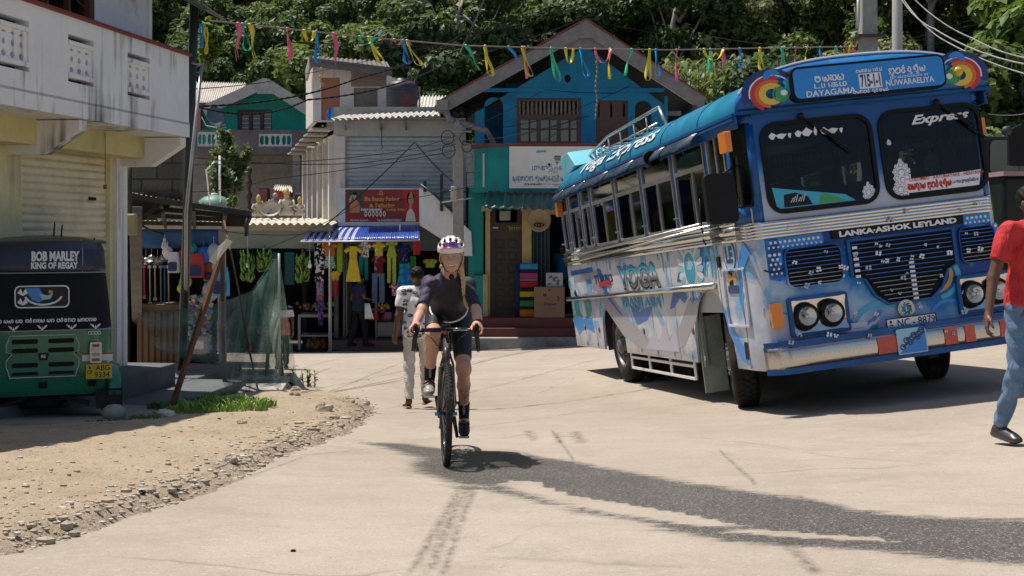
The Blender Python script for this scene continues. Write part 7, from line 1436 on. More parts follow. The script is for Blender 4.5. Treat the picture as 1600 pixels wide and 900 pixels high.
for s in(-1,1):
 mb=MB();mb.smooth=True;mb.grid(lambda u,v:(s*(.60+.12*v),.32-.30*math.cos(PI*u),zb0-.02+.30*math.sin(PI*u)*(1-.15*v)),14,4);mb.build("mudguard",tgreen,tk,solid=.01)
 mb=MB();mb.bb((s*.48,.02,tz(636)),(s*.73,.035,tz(605)));mb.build("mud_flap",rubber,tk)
 w_=bpy.data.objects.new("wheel",None);col.objects.link(w_);w_.parent=tk;w_.location=(s*.60,.34,.21)
 AXT=Matrix.Rotation(R(90),4,'Y');mb=MB();mb.lathe([(.13,-.05),(.19,-.055),(.21,-.03),(.212,.03),(.19,.055),(.13,.05)],28,AXT);mb.build("tyre",rubber,w_);mb=MB();mb.lathe([(.002,-.03),(.12,-.02),(.13,-.05),(.13,.05),(.12,.02),(.002,.03)],20,AXT);mb.build("rim",dullmetal,w_)
w_=bpy.data.objects.new("wheel",None);col.objects.link(w_);w_.parent=tk;w_.location=(0,2.3,.21);mb=MB();mb.lathe([(.13,-.05),(.19,-.055),(.21,-.03),(.212,.03),(.19,.055),(.13,.05)],28,AXT);mb.build("tyre",rubber,w_)
mb=MB();mb.tube([(-.2,.25,zb0-.08),(.2,.22,zb0-.08)],.07,12);mb.bar((-.5,.3,zb0-.03),(.5,.3,zb0-.03),.05);mb.bar((.15,.1,zb0-.02),(.42,.1,zb0-.1),.05,.04);mb.bar((-.15,.1,zb0-.02),(-.42,.1,zb0-.1),.05,.04);mb.tube([(.2,.0,zb0-.1),(.2,.3,zb0-.1)],.025,8);mb.build("engine",mat("engine_grime",(.025,.025,.025),.7),tk)
mb=MB()
for x,z0_,z1_ in((txx(84),366,340),(txx(96),366,344),(txx(148),376,366)):mb.tube([(x,.6,tz(z0_)),(x+.01,.6,tz(z1_))],.008,5)
mb.build("aerial",black,tk)
mb=MB();c=Vector((TC.x+.66,TC.y+.0,0));c.z=G(c.x,c.y)+.06;mb.ball((0,0,0),(.12,.10,.08),n=9,m=6);tag(mb.build("wheel_chock",mat("chock_stone",(.30,.29,.27),.9,var=.4),loc=c),"pale stone wedged behind the three wheeler's right rear wheel","stone")
def barpost(name,p0,p1,w,m,label,cat="post"):
 e=thing(name,p0,label,cat);mb=MB();mb.bar((0,0,-.1),Vector(p1)-p0,w,w*.6);mb.build("shaft",m,e,bevel=.004);return e
b0=GP(258,652);barpost("leaning_plank",b0,P(350,386,b0.y+.4),.065,rust,"long rusty brown plank leaning to the right over the verge","plank")
b1=GP(352,618);barpost("net_post",b1,P(347,382,b1.y),.075,wood,"square brown wooden post at the left end of the green net")
b2=GP(415,598);barpost("net_post",b2,P(428,405,b2.y),.07,wood,"dark wooden post behind the tall part of the green net");b3=GP(437,602);e=thing("net_pole",b3,"thin straight metal pole holding the peak of the green net","post");mb=MB();mb.tube([(0,0,0),P(436,396,b3.y)-b3],.018,8);mb.build("pole",galv,e)
e=thing("prop_post",GP(440,590),"thick brown post slanting behind the net peak","post");o=e.location;mb=MB();mb.bar((0,0,0),P(431,470,o.y)-o,.10,.06);mb.build("shaft",wood,e)
mb=MB();c=P(345,392,b0.y+.3);mb.add([(-.12,0,-.10),(-.06,0,-.13),(.12,-.02,.09),(.06,0,.12),(-.03,.02,.04)],[(0,1,2,3,4)]);tag(mb.build("torn_card",mat("card_pale",(.60,.57,.48),.8),loc=c,solid=.004),"torn pale card stuck on top of the leaning plank","card")
nm,nt,bs=nodes("shade_net");bs.inputs["Base Color"].default_value=(.2,.3,.27,1);bs.inputs["Roughness"].default_value=.7
tn_=noise(nt,3,5,.7);nt.links.new(ramp(nt,tn_,[(.3,.2),(.7,.62)]),bs.inputs["Alpha"]);nt.links.new(ramp(nt,noise(nt,1.8,4),[(.35,(.09,.27,.22)),(.62,(.42,.52,.46))]),bs.inputs["Base Color"])
net=thing("shade_net",b1,"torn sheer green shade net hung between the posts on the verge","net");o=b1.copy()
def netgrid(pts_top,pts_bot,Yt,name,fold=.06,seed=0):
 def lerp_l(l,u):i=u*(len(l)-1);k=min(int(i),len(l)-2);t=i-k;return(l[k][0]*(1-t)+l[k+1][0]*t,l[k][1]*(1-t)+l[k+1][1]*t)
 def f(u,v):
  a=lerp_l(pts_top,u);b=lerp_l(pts_bot,u);Y=Yt[0]+(Yt[1]-Yt[0])*u+fold*math.sin(u*23+v*6+seed)*(.3+v)+.05*math.sin(v*11+u*5);return tuple(P(a[0]*(1-v)+b[0]*v,a[1]*(1-v)+b[1]*v,Y)-o)
 mb=MB();mb.grid(f,60,30);mb.build(name,nm,net)
netgrid([(215,488),(270,484),(340,474),(352,470),(392,455),(420,415),(436,398)],[(245,545),(285,560),(335,570),(352,605),(380,600),(410,605),(438,600)],(14.2,13.6),"net_sheet",.05)
netgrid([(436,398),(437,402),(438,410)],[(428,590),(450,595),(466,602)],(13.5,13.7),"net_end",.08,2)
netgrid([(350,505),(380,470),(400,450),(434,402)],[(356,628),(376,620),(405,600),(440,606)],(13.75,13.4),"net_fold",.10,4)
mb=MB();p=[P(350,345,16),P(362,400,14.5),P(376,470,13.5),P(388,540,13.0),GP(404,614)];mb.tube(p,.012,6)
for t_2 in(.62,.66):q=p[3].lerp(p[4],(t_2-.5)*.3);mb.ball(q,.03)
tag(mb.build("guy_wire",rust),"dark guy wire running down in front of the net from the tin canopy","wire")
slabm=mat("old_slab",(.36,.34,.31),.9,var=.2,dirt=(.12,.12,.10))
for i,(px,py,w_,d_,rz,lab)in enumerate(((402,596,.55,.4,.1,"grey concrete slab at the back of the pile under the net"),(410,606,.7,.35,-.1,"middle concrete slab in the pile under the net"),(398,618,.75,.4,.05,"front concrete slab lying flat at the foot of the net"),(375,620,.35,.3,.5,"small tilted slab beside the wooden net post"))):
 mb=MB();c=GP(px,py);mb.box((0,0,.05+.03*(3-i)),(w_,d_,.07),rot=Matrix.Rotation(.08*(i-1),3,'X')@Matrix.Rotation(rz,3,'Z'));tag(mb.build("concrete_slab",slabm,loc=c,bevel=.012),lab,"slab")
stone_m=mat("grey_stone",(.36,.30,.23),.9,var=.4,scale=8,bmp=.8);stone_p=mat("pale_stone",(.50,.47,.43),.9,var=.25,scale=8,bmp=.8)
def rock(px,py,s,m,label,sq=.6,seed=0):
 c=GP(px,py);c.z=vergez(c.x,c.y);mb=MB();mb.ball((0,0,0),1,n=9,m=6);rr=random.Random(seed+int(px));mb.v=[tuple(Vector(v)*s*(1+rr.uniform(-.25,.2))*1.0)for v in mb.v];mb.v=[(x,y*.8,z*sq)for x,y,z in mb.v];mb.sm=[False]*len(mb.f)
 return tag(mb.build("stone",m,loc=c+Vector((0,0,s*sq*.4))),label,"stone","stones on the verge")
for a in((258,660,.09,stone_p,"round whitish stone at the foot of the leaning plank"),(505,656,.09,stone_m,"largest angular brown stone on the dirt near the tip"),(460,648,.06,stone_m,"flat stone left of the largest angular stone"),(572,632,.055,stone_m,"dark grey stone at the very tip of the verge"),(563,652,.05,stone_m,"pale grey stone just below the verge tip"),(361,734,.05,stone_m,"dark stone at the verge edge in the middle of its curve"),(378,672,.045,stone_m,"small brown stone below the grass tuft"),(522,664,.05,stone_m,"brown stone right of the largest angular stone"),(222,788,.02,black,"black scrap at the lower edge of the verge"),(458,862,.012,black,"small black lump on the open road in the foreground"),(548,646,.05,stone_m,"stone cluster piece left of the verge tip"),(443,612,.08,stone_p,"pale rubble stone beside the slab pile"),(462,618,.07,stone_m,"brown rubble stone right of the slab pile")):rock(*a)
peb=MB();rr=random.Random(12)
edge=[(584,641),(566,662),(520,684),(480,697),(430,717),(385,741),(330,766),(270,787),(200,808),(110,840),(20,864)]
for k in range(3000):
 if k<1900:
  i=rr.randrange(len(edge)-1)if k>500 else rr.randrange(5);t=rr.random();px=edge[i][0]*(1-t)+edge[i+1][0]*t;py=edge[i][1]*(1-t)+edge[i+1][1]*t;c=GP(px-rr.expovariate(1/22)+6,py-rr.expovariate(1/10)+2);s=.0045+.013*rr.random()**3+(.018 if rr.random()<.03 else 0)
 else:
  px,py=rr.uniform(0,560),rr.uniform(625,850);c=GP(px,py);s=.004+.012*rr.random()**3
  if polydist(VERGE,np.array([c.x]),np.array([c.y]))[0]<.03:continue
 c.z=vergez(c.x,c.y)+s*.2;peb.mi=0 if rr.random()<.75 else 1;n0=len(peb.v);peb.ball(c,(s*rr.uniform(.8,1.7),s,s*rr.uniform(.4,.8)),n=5,m=3);peb.sm[-10:]=[False]*10
tag(peb.build("gravel",[stone_m,stone_p]),"loose grey gravel and pebbles scattered along the dirt verge","gravel",kind="stuff")
def tuft(name,px,py,r,n,h,m,label,seed,rx=1.0,leafy=False):
 rr=random.Random(seed);c=GP(px,py);c.z=vergez(c.x,c.y);e=thing(name,c,label,"weeds");mb=MB()
 for k in range(n):
  a_=rr.uniform(0,6.28);d=math.sqrt(rr.random())*r;x,y=d*math.cos(a_)*rx,d*math.sin(a_);z=vergez(c.x+x,c.y+y)-c.z;hh_=h*rr.uniform(.4,1.1)*(1-.5*d/r);ln=rr.uniform(-.6,.6)*hh_;ly=rr.uniform(-.6,.6)*hh_;w_=rr.uniform(.004,.009)*(2.2 if leafy else 1);q=rr.uniform(0,3.1);wx,wy=w_*math.cos(q),w_*math.sin(q)
  mb.add([(x-wx,y-wy,z-.01),(x+wx,y+wy,z-.01),(x+ln*.4+wx,y+ly*.4+wy,z+hh_*.6),(x+ln*.4-wx,y+ly*.4-wy,z+hh_*.6),(x+ln,y+ly,z+hh_*.85)],[(0,1,2,3),(3,2,4)])
 mb.build("blade",m,e);return e
gA=plain("grass_sun",(.20,.33,.05),.6,var=.4);gB=plain("grass_dark",(.08,.16,.04),.6,var=.4)
tuft("grass_tuft",335,652,.42,1300,.16,gA,"bright green sunlit grass tuft below the wooden net post",1,1.4);tuft("grass_tuft",300,640,.36,700,.17,gB,"darker low weeds around the white stone and plank foot",2,1.3);tuft("grass_tuft",388,636,.14,260,.14,gA,"small bright grass tuft right of the large one",3);tuft("grass_tuft",350,630,.2,300,.16,gB,"grass growing against the foot of the wooden post",6);tuft("grass_tuft",190,662,.26,420,.06,gB,"flat dark weeds near the three wheeler's rear wheel",4,1.6)
for k,(px,py,h)in enumerate(((458,606,.34),(482,604,.28))):cane("weed_plant",GP(px,py),h,5,60+k,("leafy green weed growing at the right end of the net","spindly weed arching to the right beyond the net")[k],m=LM[3],spread=.3,wid=.035)
Lp,Rp=P(326,32,13.5),P(1338,73,20.0)
def cable(name,pts,r,label,sag=0,m=None,n=24,group=None,twist=0):
 pts=[P(*p)if not isinstance(p,Vector)else p for p in pts];q=[]
 for a,b in zip(pts[:-1],pts[1:]):
  for k in range(n):t=k/n;s=a.lerp(b,t);s.z-=sag*4*t*(1-t);q.append(s)
 q.append(pts[-1]);o=q[0];q=[v-o for v in q];mb=MB()
 if twist:
  fine=[q[i].lerp(q[i+1],j/6)for i in range(len(q)-1)for j in range(6)]
  for ph in(0,PI):mb.tube([v+Vector((0,math.cos(i*.55+ph),math.sin(i*.55+ph)))*twist for i,v in enumerate(fine)],r,5)
 else:mb.tube(q,r,5)
 return tag(mb.build(name,m or black,loc=o),label,"cable",group)
cord=mat("cord_brown",(.25,.2,.16),.8)
lpts=[(326,32),(440,44),(560,57),(720,71),(890,76),(1050,78),(1200,75),(1338,73)]
def onl(px):
 for(a,b),(c,d)in zip(lpts[:-1],lpts[1:]):
  if px<=c:break
 t=(px-a)/(c-a);Y=13.5+(20-13.5)*(px-326)/(1338-326);return P(px,b+(d-b)*t,Y)
e=MB();e.tube([onl(a)-onl(326)for a,b in lpts],.009,5);tag(e.build("bunting_cord",cord,loc=onl(326)),"thin brown cord strung across the street carrying plastic ribbons","cord")
rib={n:plain("ribbon_"+n,c,.35,coat=.2,var=.15)for n,c in dict(pink=(.75,.12,.24),green=(.03,.52,.28),yellow=(.75,.58,.02),blue=(.01,.28,.62)).items()}
RB=[(372,38,96,-2,'pink',0),(379,38,80,8,'green',1),(390,40,97,8,'yellow',0),(449,45,95,4,'pink',0),(475,48,66,16,'yellow',2),(494,52,100,4,'blue',1),(522,52,102,4,'pink',0),(562,58,70,22,'green',2),(576,57,100,24,'yellow',1),(616,60,68,12,'pink',2),(630,62,99,8,'blue',1),(636,64,103,20,'yellow',1),(728,70,109,22,'green',0),(758,70,117,10,'yellow',1),(795,72,103,20,'blue',0),(816,72,118,14,'yellow',1),(820,76,125,2,'pink',0),(861,75,127,12,'green',1),(884,76,100,12,'yellow',2),(907,76,120,10,'blue',1),(930,76,98,24,'pink',2),(953,77,124,-2,'yellow',0),(987,79,120,-12,'green',0),(1015,78,127,-3,'yellow',1),(1025,78,120,4,'blue',1),(1057,78,130,-1,'pink',0),(1100,78,95,30,'yellow',2),(1110,78,118,-4,'green',0),(1131,80,115,-2,'pink',0),(1156,77,108,4,'blue',1),(1187,75,111,4,'yellow',1),(1222,75,111,4,'green',1),(1242,74,112,2,'pink',0),(1260,73,106,-1,'yellow',0),(1282,72,100,1,'blue',0),(1306,72,97,2,'green',0),(1314,72,88,14,'pink',2),(1328,70,92,-6,'yellow',1),(1334,72,92,3,'pink',0)]
cnt={};WORD=["first","second","third","fourth","fifth","sixth","seventh","eighth","ninth","tenth","eleventh","twelfth","thirteenth","fourteenth"]
for px,y0,y1,dx,cn,kind in RB:
 o=onl(px);s=o.y/1940;L=(y1-y0)*s;D=dx*s;k=cnt.get(cn,0);cnt[cn]=k+1;w_=.022;ph=px*.37
 mb=MB();mb.smooth=True
 def strip(pts):
  vs=[]
  for i,p in enumerate(pts):
   a_=ph+i*.5;vs+=[p+Vector((w_*(.55+.45*math.cos(a_)),.02*math.sin(a_),0)),p-Vector((w_*(.55+.45*math.cos(a_)),.02*math.sin(a_),0))]
  mb.add(vs,[(2*i,2*i+1,2*i+3,2*i+2)for i in range(len(pts)-1)])
 N=10
 if kind==0:strip([Vector((D*t+.012*math.sin(t*7+ph),.02*math.sin(t*5),-L*t))for t in[i/N for i in range(N+1)]]);strip([Vector((D*t*.9+.012*math.sin(t*6+ph+1)+.008,.03,-L*.9*t))for t in[i/N for i in range(N+1)]])
 elif kind==1:strip([Vector((D*.9*math.sin(min(1,t*1.0)*PI/2)+.035*math.sin(t*2*PI),.02*math.sin(t*9),-L*math.sin(t*PI)**.9 if t<1 else 0))*1.0 for t in[i/18 for i in range(19)]][:19]if False else[Vector((D*math.sin(t*PI)+.04*math.sin(t*2*PI)*1.2*math.sin(t*PI),.02*math.sin(t*9),-L*math.sin(t*PI)**.8))for t in[i/18 for i in range(19)]])
 else:strip([Vector((D*t,.02*math.sin(t*9),-L*(4*t*(1-t))**.7))for t in[i/14 for i in range(15)]])
 mb.box((0,0,.0),(.03,.03,.03))
 tag(mb.build("ribbon",rib[cn],loc=o,solid=.002),"%s %s plastic ribbon from the left on the cord across the street"%(WORD[k],cn),"ribbon","plastic ribbons on the cord")
for k,(px,py,L,cn,lab)in enumerate(((315,38,36,'blue','tangled blue ribbon bundle at the top of the dark steel pole'),(322,42,42,'yellow','yellow ribbon loop hanging from the dark steel pole'))):
 mb=MB();o=P(px,py,15);s=15/1940;mb.tube([Vector((.02*math.sin(j),.02*math.cos(j*1.3),-L*s*math.sin(j/12*PI)))for j in range(13)],.012,5);tag(mb.build("ribbon",rib[cn],loc=o),lab,"ribbon","plastic ribbons on the cord")
mb=MB();o=P(932,98,18);s=18/1940
for k in range(12):mb.ball((.01*math.sin(k),0,-k*7.5*s),(.016,.016,.035),n=6,m=4)
for k in(5,9,11):mb.add([(0,0,-k*7.5*s),(-.05,0,-k*7.5*s-.06),(.0,.0,-k*7.5*s-.05)],[(0,1,2)])
tag(mb.build("dry_garland",mat("dry_leaf",(.25,.19,.15),.8),loc=o),"dried brown garland dangling from the cord before the blue house","garland")
mb=MB();o=P(502,108,17);s=17/1940
for k in range(6):mb.ball((.02*math.sin(k*2),0,-k*6*s),(.014,.014,.03),n=6,m=4)
tag(mb.build("dry_garland",mat("dry_gold",(.5,.38,.15),.8),loc=o),"small dried golden garland hanging before the orange door","garland")
def upole(px,py0,py1,Y,wd,m,label,top=None,nm="utility_pole"):
 b=P(px,py0,Y);b.z=min(b.z,G(b.x,b.y));e=thing(nm,b,label,"pole");t_=P(px,py1,Y)-b;mb=MB();mb.tube([(0,0,-.3),t_],[wd*1.15,wd*.85],4 if m is concrete else 14);mb.build("pole_shaft",m,e,bevel=.015);return e,t_,b
e,tp,b=upole(716,545,196,27.3,.17,concrete,"square concrete utility pole with cable coils beside the blue house");s=27.3/1940
for k,(dx,dy,r)in enumerate(((-16,20,10),(-14,40,10),(12,22,9),(14,34,8))):mb=MB();c=tp+Vector((dx*s,-.22,-dy*s));mb.tube([c+Vector((r*s*math.cos(a_*.4),.02*math.sin(a_),r*s*1.1*math.sin(a_*.4)))for a_ in range(34)],.008,5,False);mb.build("cable_coil",black,e)
mb=MB();mb.lathe([(.02,.12),(.07,.1),(.09,0),(.09,-.1),(.05,-.15)],10,T(tp.x-.02,tp.y,tp.z+.02));mb.bar(tp+Vector((-.3,-.2,-.15)),tp+Vector((.3,-.2,-.15)),.04);mb.tube([tp+Vector((-.35,-.2,-1.7)),tp+Vector((.3,-.2,-1.6))],.02,5);mb.build("pole_fitting",dullmetal,e)
mb=MB();c=P(709,303,27)-b;mb.box(c,(.13,.1,.33));mb.build("junction_box",mat("junction_cream",(.42,.38,.28),.6),e,bevel=.02)
for i,(px,py)in enumerate(((735,235),(737,258),(738,282))):
 mb=MB();mb.box((0,0,0),(.25,.02,.33));tag(mb.build("poster",mat("poster_grey_%d"%i,(.33-.04*i,.33,.32),.8,var=.6,scale=14),loc=P(px,py,28.2)),("topmost","middle","lowest")[i]+" weathered poster between the utility pole and the blue house","poster","posters beside the utility pole")
e,tp,b=upole(1356,400,-30,22.5,.22,concrete,"thick square concrete pole rising behind the bus roof");mb=MB();mb.tube([P(1341,-20,22.2)-b,P(1341,30,22.2)-b,P(1339,45,22.2)-b],.03,6);mb.build("conduit",galv,e);mb=MB();z=(P(0,58,22.5)-b).z;mb.bb((-.24,-.24,z-.02),(.24,.24,z+.02));mb.build("pole_band",darkiron,e)
upole(1402,400,-30,26,.12,mat("round_pole",(.36,.35,.34),.8),"slimmer round concrete pole to the right of the square one")
cable("power_cable",[(300,166,16),(560,122,22),(720,55,30),(950,0,42)],.010,"upper twisted black cable rising over the dress shop roof",.12,twist=.008);cable("power_cable",[(312,168,16),(480,156,20),(700,98,28),(960,5,42)],.010,"lower twisted black cable rising over the rooftop room",.15,twist=.008)
for i,a in enumerate(([(330,50,14),(560,68,18),(950,75,30)],[(285,140,15),(480,115,24),(800,40,40)],[(290,245,16),(560,255,20),(712,225,27)],[(290,258,16),(600,240,24),(712,212,27)],[(400,395,26),(560,320,26),(740,290,27)],[(505,355,26),(648,222,27.0),(709,285,27.2)],[(722,205,27),(850,140,27),(1040,145,30)],[(780,200,27.2),(900,170,27),(1050,100,30)],[(340,360,19),(480,365,26)],[(300,300,16),(420,280,22),(712,235,27)],[(722,220,27),(830,205,26),(960,165,30)])):
 cable("wire",a,.007 if i not in(5,)else .012,("thin wire just below the ribbon cord","thin straight wire crossing above the teal house","wire from the left poles to the coil pole","second wire converging on the coil pole","wire slanting over the dress shop sign","slack black wire peaking before the roller shutter","wire crossing the blue gable from the coil pole","thin wire slanting up across the blue gable","thin wire above the fruit stall fascia","lowest wire passing the teal house balcony","wire over the blue house window")[i],.05)
for i,a in enumerate(([(1409,0,24),(1460,45,22),(1600,100,18)],[(1409,-5,24),(1470,60,22),(1640,125,18)],[(1430,0,24),(1520,60,22),(1640,95,18)],[(1395,60,26),(1470,45,30),(1600,-5,36)],[(1395,66,26),(1480,48,30),(1620,5,36)],[(1395,70,26),(1500,60,30),(1620,20,36)],[(1040,55,40),(700,-20,40)],[(1545,178,20),(1640,165,22)],[(1100,55,30),(1300,72,26),(1400,66,26)])):
 cable("wire",a,.012 if i<3 else .007,("upper thick pale wire sagging to the right edge","lower thick pale wire sagging to the right edge","third pale wire sagging behind the bus roof corner","thin wire rising right from the round pole","second thin wire rising right from the round pole","third thin wire rising right from the round pole","thin wire high across the hillside","white wire leaving the bus roof corner to the right","thin wire joining the ribbon cord to the round pole")[i],.08,(concrete if i<3 else galv)if i<3 or i==7 else None)
Y_=17.5;bz=float(G(7.0,Y_));e=thing("parked_lorry",(P(1640,0,Y_).x,Y_,bz),"dark parked lorry cab partly hidden at the right edge with a black mirror","lorry");o=e.location
lor=plain("lorry_green",(.01,.016,.015),.4,coat=.2);mb=MB();x0=P(1568,0,Y_).x-o.x;x1=x0+2.1;zz=lambda py:(P(0,py,Y_)-o).z
mb.bb((x0,0,.55),(x1,1.8,zz(275)));mb.bb((x0+.05,.9,zz(275)),(x1-.05,2.1,zz(205)));mb.bb((x0-.02,2.15,.6),(x1+.02,5.5,zz(268)));mb.build("cab",lor,e,bevel=.05)
mb=MB();mb.bb((x0-.04,-.1,zz(275)),(x1+.04,.9,zz(268)));mb.build("bonnet",mat("faded_pink",(.34,.22,.24),.5),e);mb=MB();mb.plate(rrect(x0+.15,zz(268),x1-.15,zz(212),.08),t=.02,M=T(0,.88,0));mb.build("windscreen",winglass,e)
mb=MB();mb.bb((x0-.02,-.12,.4),(x1+.02,0,.65));mb.build("bumper",darkiron,e)
for sx in(x0+.15,x1-.15):
 for yy in(.8,4.6):mb=MB();mb.lathe([(.25,-.12),(.45,-.13),(.5,-.08),(.5,.08),(.45,.13),(.25,.12)],24,T(sx,yy,.42)@Matrix.Rotation(R(90),4,'Y'));mb.build("wheel",rubber,e)
mb=MB();c=P(1592,230,Y_-.4)-o;mb.plate(rrect(-.13,-.26,.13,.30,.04),t=.08,M=T(c.x,c.y,c.z));mr=mb.build("mirror",black,e,bevel=.01);mb=MB();c2=P(1573,205,Y_-.4)-o;mb.lathe([(.002,.05),(.06,.04),(.075,0),(.07,-.02)],16,T(*c2)@Matrix.Rotation(R(90),4,'X'));mb.tube([c2,c2+Vector((.2,0,.1)),c+Vector((0,0,.28)),(x0+.3,.2,zz(275))],.012,5);mb.build("mirror_arm",darkiron,mr)
class Field:
 def __init__(s,lo,hi,h):
  s.lo=np.array(lo,float);s.h=h;s.n=np.ceil((np.array(hi)-s.lo)/h).astype(int)+1;s.d=np.full(s.n,9.0,np.float32)
 def sub(s,a,b):
  i0=np.clip(np.floor((a-s.lo)/s.h).astype(int),0,s.n-1);i1=np.clip(np.ceil((b-s.lo)/s.h).astype(int)+1,1,s.n)
  if(i1<=i0).any():return None,None
  sl=tuple(slice(x,y)for x,y in zip(i0,i1));g=np.meshgrid(*[s.lo[k]+s.h*np.arange(i0[k],i1[k])for k in range(3)],indexing='ij');return sl,g
 def join(s,sl,d,k):
  o=s.d[sl];hh=np.clip(.5+.5*(o-d)/k,0,1);s.d[sl]=(o*(1-hh)+d*hh-k*hh*(1-hh))
 def cap(s,a,b,ra,rb=None,k=.02,sq=None):
  """tapered limb from a to b; sq=(axis scale x,y,z)"""
  rb=ra if rb is None else rb;a=np.array(a,float);b=np.array(b,float);m=max(ra,rb)*1.2+k*2+.03
  sl,g=s.sub(np.minimum(a,b)-m*1.3,np.maximum(a,b)+m*1.3)
  if sl is None:return
  e=b-a;q=[g[i]-a[i]for i in range(3)];t=np.clip(sum(q[i]*e[i]for i in range(3))/(e@e+1e-9),0,1);sc=sq or(1,1,1)
  dd=np.sqrt(sum(((q[i]-t*e[i])/sc[i])**2 for i in range(3)))-(ra+(rb-ra)*t);s.join(sl,dd*min(sc),k)
 def ell(s,c,r,k=.02,M=None,cut=False):
  c=np.array(c,float);r=np.array(r,float);m=r.max()+k*2+.02;sl,g=s.sub(c-m,c+m)
  if sl is None:return
  q=[g[i]-c[i]for i in range(3)]
  if M is not None:q=[sum(M[j][i]*q[j]for j in range(3))for i in range(3)]
  k0=np.sqrt(sum((q[i]/r[i])**2 for i in range(3)));k1=np.sqrt(sum((q[i]/r[i]**2)**2 for i in range(3)))+1e-9;dd=k0*(k0-1)/k1
  if cut:o=s.d[sl];hh=np.clip(.5-.5*(o+dd)/k,0,1);s.d[sl]=o*(1-hh)-dd*hh+k*hh*(1-hh)
  else:s.join(sl,dd,k)
 def half(s,p,n):
  g=np.meshgrid(*[s.lo[k]+s.h*np.arange(s.n[k])for k in range(3)],indexing='ij',sparse=True);n=np.array(n,float);n/=np.linalg.norm(n)
  s.d=np.maximum(s.d,sum((g[i]-p[i])*n[i]for i in range(3)))
 def mesh(s,name,m,parent,colfn=None,shift=0.0):
  d=s.d+shift;ins=d<0;c=np.zeros(tuple(s.n-1),np.int8)
  for i in(0,1):
   for j in(0,1):
    for k in(0,1):c+=ins[i:s.n[0]-1+i,j:s.n[1]-1+j,k:s.n[2]-1+k]
  act=(c>0)&(c<8);idx=-np.ones(act.shape,int);I=np.argwhere(act);idx[act]=np.arange(len(I));acc=np.zeros((len(I),3));cn_=np.zeros(len(I))
  cor=[(i,j,k)for i in(0,1)for j in(0,1)for k in(0,1)]
  for a in cor:
   for ax in range(3):
    if a[ax]:continue
    b=list(a);b[ax]=1;da=d[I[:,0]+a[0],I[:,1]+a[1],I[:,2]+a[2]];db=d[I[:,0]+b[0],I[:,1]+b[1],I[:,2]+b[2]];x=(da<0)!=(db<0)
    t=np.where(x,da/(da-db+1e-12),0);p=np.zeros((len(I),3))+a;p[:,ax]+=t;acc[x]+=p[x];cn_[x]+=1
  V=s.lo+(I+acc/np.maximum(cn_,1)[:,None])*s.h;F=[]
  for ax in range(3):
   u,v=[(1,2),(2,0),(0,1)][ax];sh=list(s.n);sh[ax]-=1;A_=np.take(ins,range(s.n[ax]-1),ax);B_=np.take(ins,range(1,s.n[ax]),ax);E=np.argwhere(A_!=B_)
   E=E[(E[:,u]>0)&(E[:,v]>0)&(E[:,u]<s.n[u]-1)&(E[:,v]<s.n[v]-1)];fl=A_[tuple(E.T)]
   def cc(du,dv):q=E.copy();q[:,u]-=du;q[:,v]-=dv;return idx[tuple(q.T)]
   q=np.stack([cc(1,1),cc(0,1),cc(0,0),cc(1,0)],1);q[~fl]=q[~fl][:,::-1];F.append(q)
  F=np.concatenate(F);F=F[(F>=0).all(1)];me=bpy.data.meshes.new(name);me.from_pydata(V.tolist(),[],F.tolist());me.polygons.foreach_set("use_smooth",[True]*len(F))
  for x in(m if isinstance(m,list)else[m]):me.materials.append(x)
  if colfn:
   C=np.ones((len(V),4),np.float32);C[:,:3]=colfn(V);ca=me.color_attributes.new("Col",'FLOAT_COLOR','POINT');ca.data.foreach_set("color",C.ravel())
  o=bpy.data.objects.new(name,me);col.objects.link(o);o.parent=parent;return o
def vcolmat(name,rough=.5,sss=.0,nz=.12,bmp=.1):
 m,nt,bs=nodes(name);a=nt.nodes.new("ShaderNodeAttribute");a.attribute_name="Col";f=noise(nt,35,4);b=mixc(nt,mth(nt,'MULTIPLY',f,nz),a.outputs[0],(.02,.01,.01));nt.links.new(b,bs.inputs["Base Color"]);bs.inputs["Roughness"].default_value=rough;bs.inputs["Specular IOR Level"].default_value=.35;bump(nt,bs,f,bmp,.004)
 if sss:bs.inputs["Subsurface Weight"].default_value=sss;bs.inputs["Subsurface Radius"].default_value=(.02,.008,.004)
 return m
skin_v=vcolmat("skin",.5,.08)
def v3(*a):return np.array(a,float)
def nrm(a):return a/(np.linalg.norm(a)+1e-9)
def headparts(F,c,fw,up,s=1.0,smile=0):
 """adds a head at centre c facing fw; returns frame"""
 fw=nrm(fw);rt=nrm(np.cross(fw,up));up=np.cross(rt,fw);M=np.stack([rt,fw,up],1);L=lambda x,y,z:c+M@(v3(x,y,z)*s)
 F.ell(L(0,-.012,.03),v3(.076,.096,.092)*s,.02,M);F.ell(L(0,.022,-.035),v3(.058,.066,.078)*s,.03,M);F.ell(L(0,.058,-.088),v3(.025,.022,.02)*s,.02,M)
 for q in(-1,1):
  F.ell(L(q*.03,.074,.008),v3(.018,.012,.012)*s,.012,M,True);F.ell(L(q*.038,.062,-.03),v3(.022,.018,.018)*s,.02,M);F.ell(L(q*.077,-.01,-.005),v3(.012,.02,.032)*s,.008,M);F.cap(L(q*.012,.088,.024),L(q*.048,.074,.026),.008*s,.006*s,.01)
  F.ell(L(q*.012,.098,-.026),v3(.008,.009,.008)*s,.006,M)
 F.cap(L(0,.082,.015),L(0,.104,-.022),.008*s,.011*s,.012);F.cap(L(-.018,.083,-.052+smile*.004),L(.018,.083,-.052+smile*.004),.007*s,.007*s,.008);F.cap(L(-.014,.081,-.066),L(.014,.081,-.066),.007*s,.007*s,.008)
 return L,M
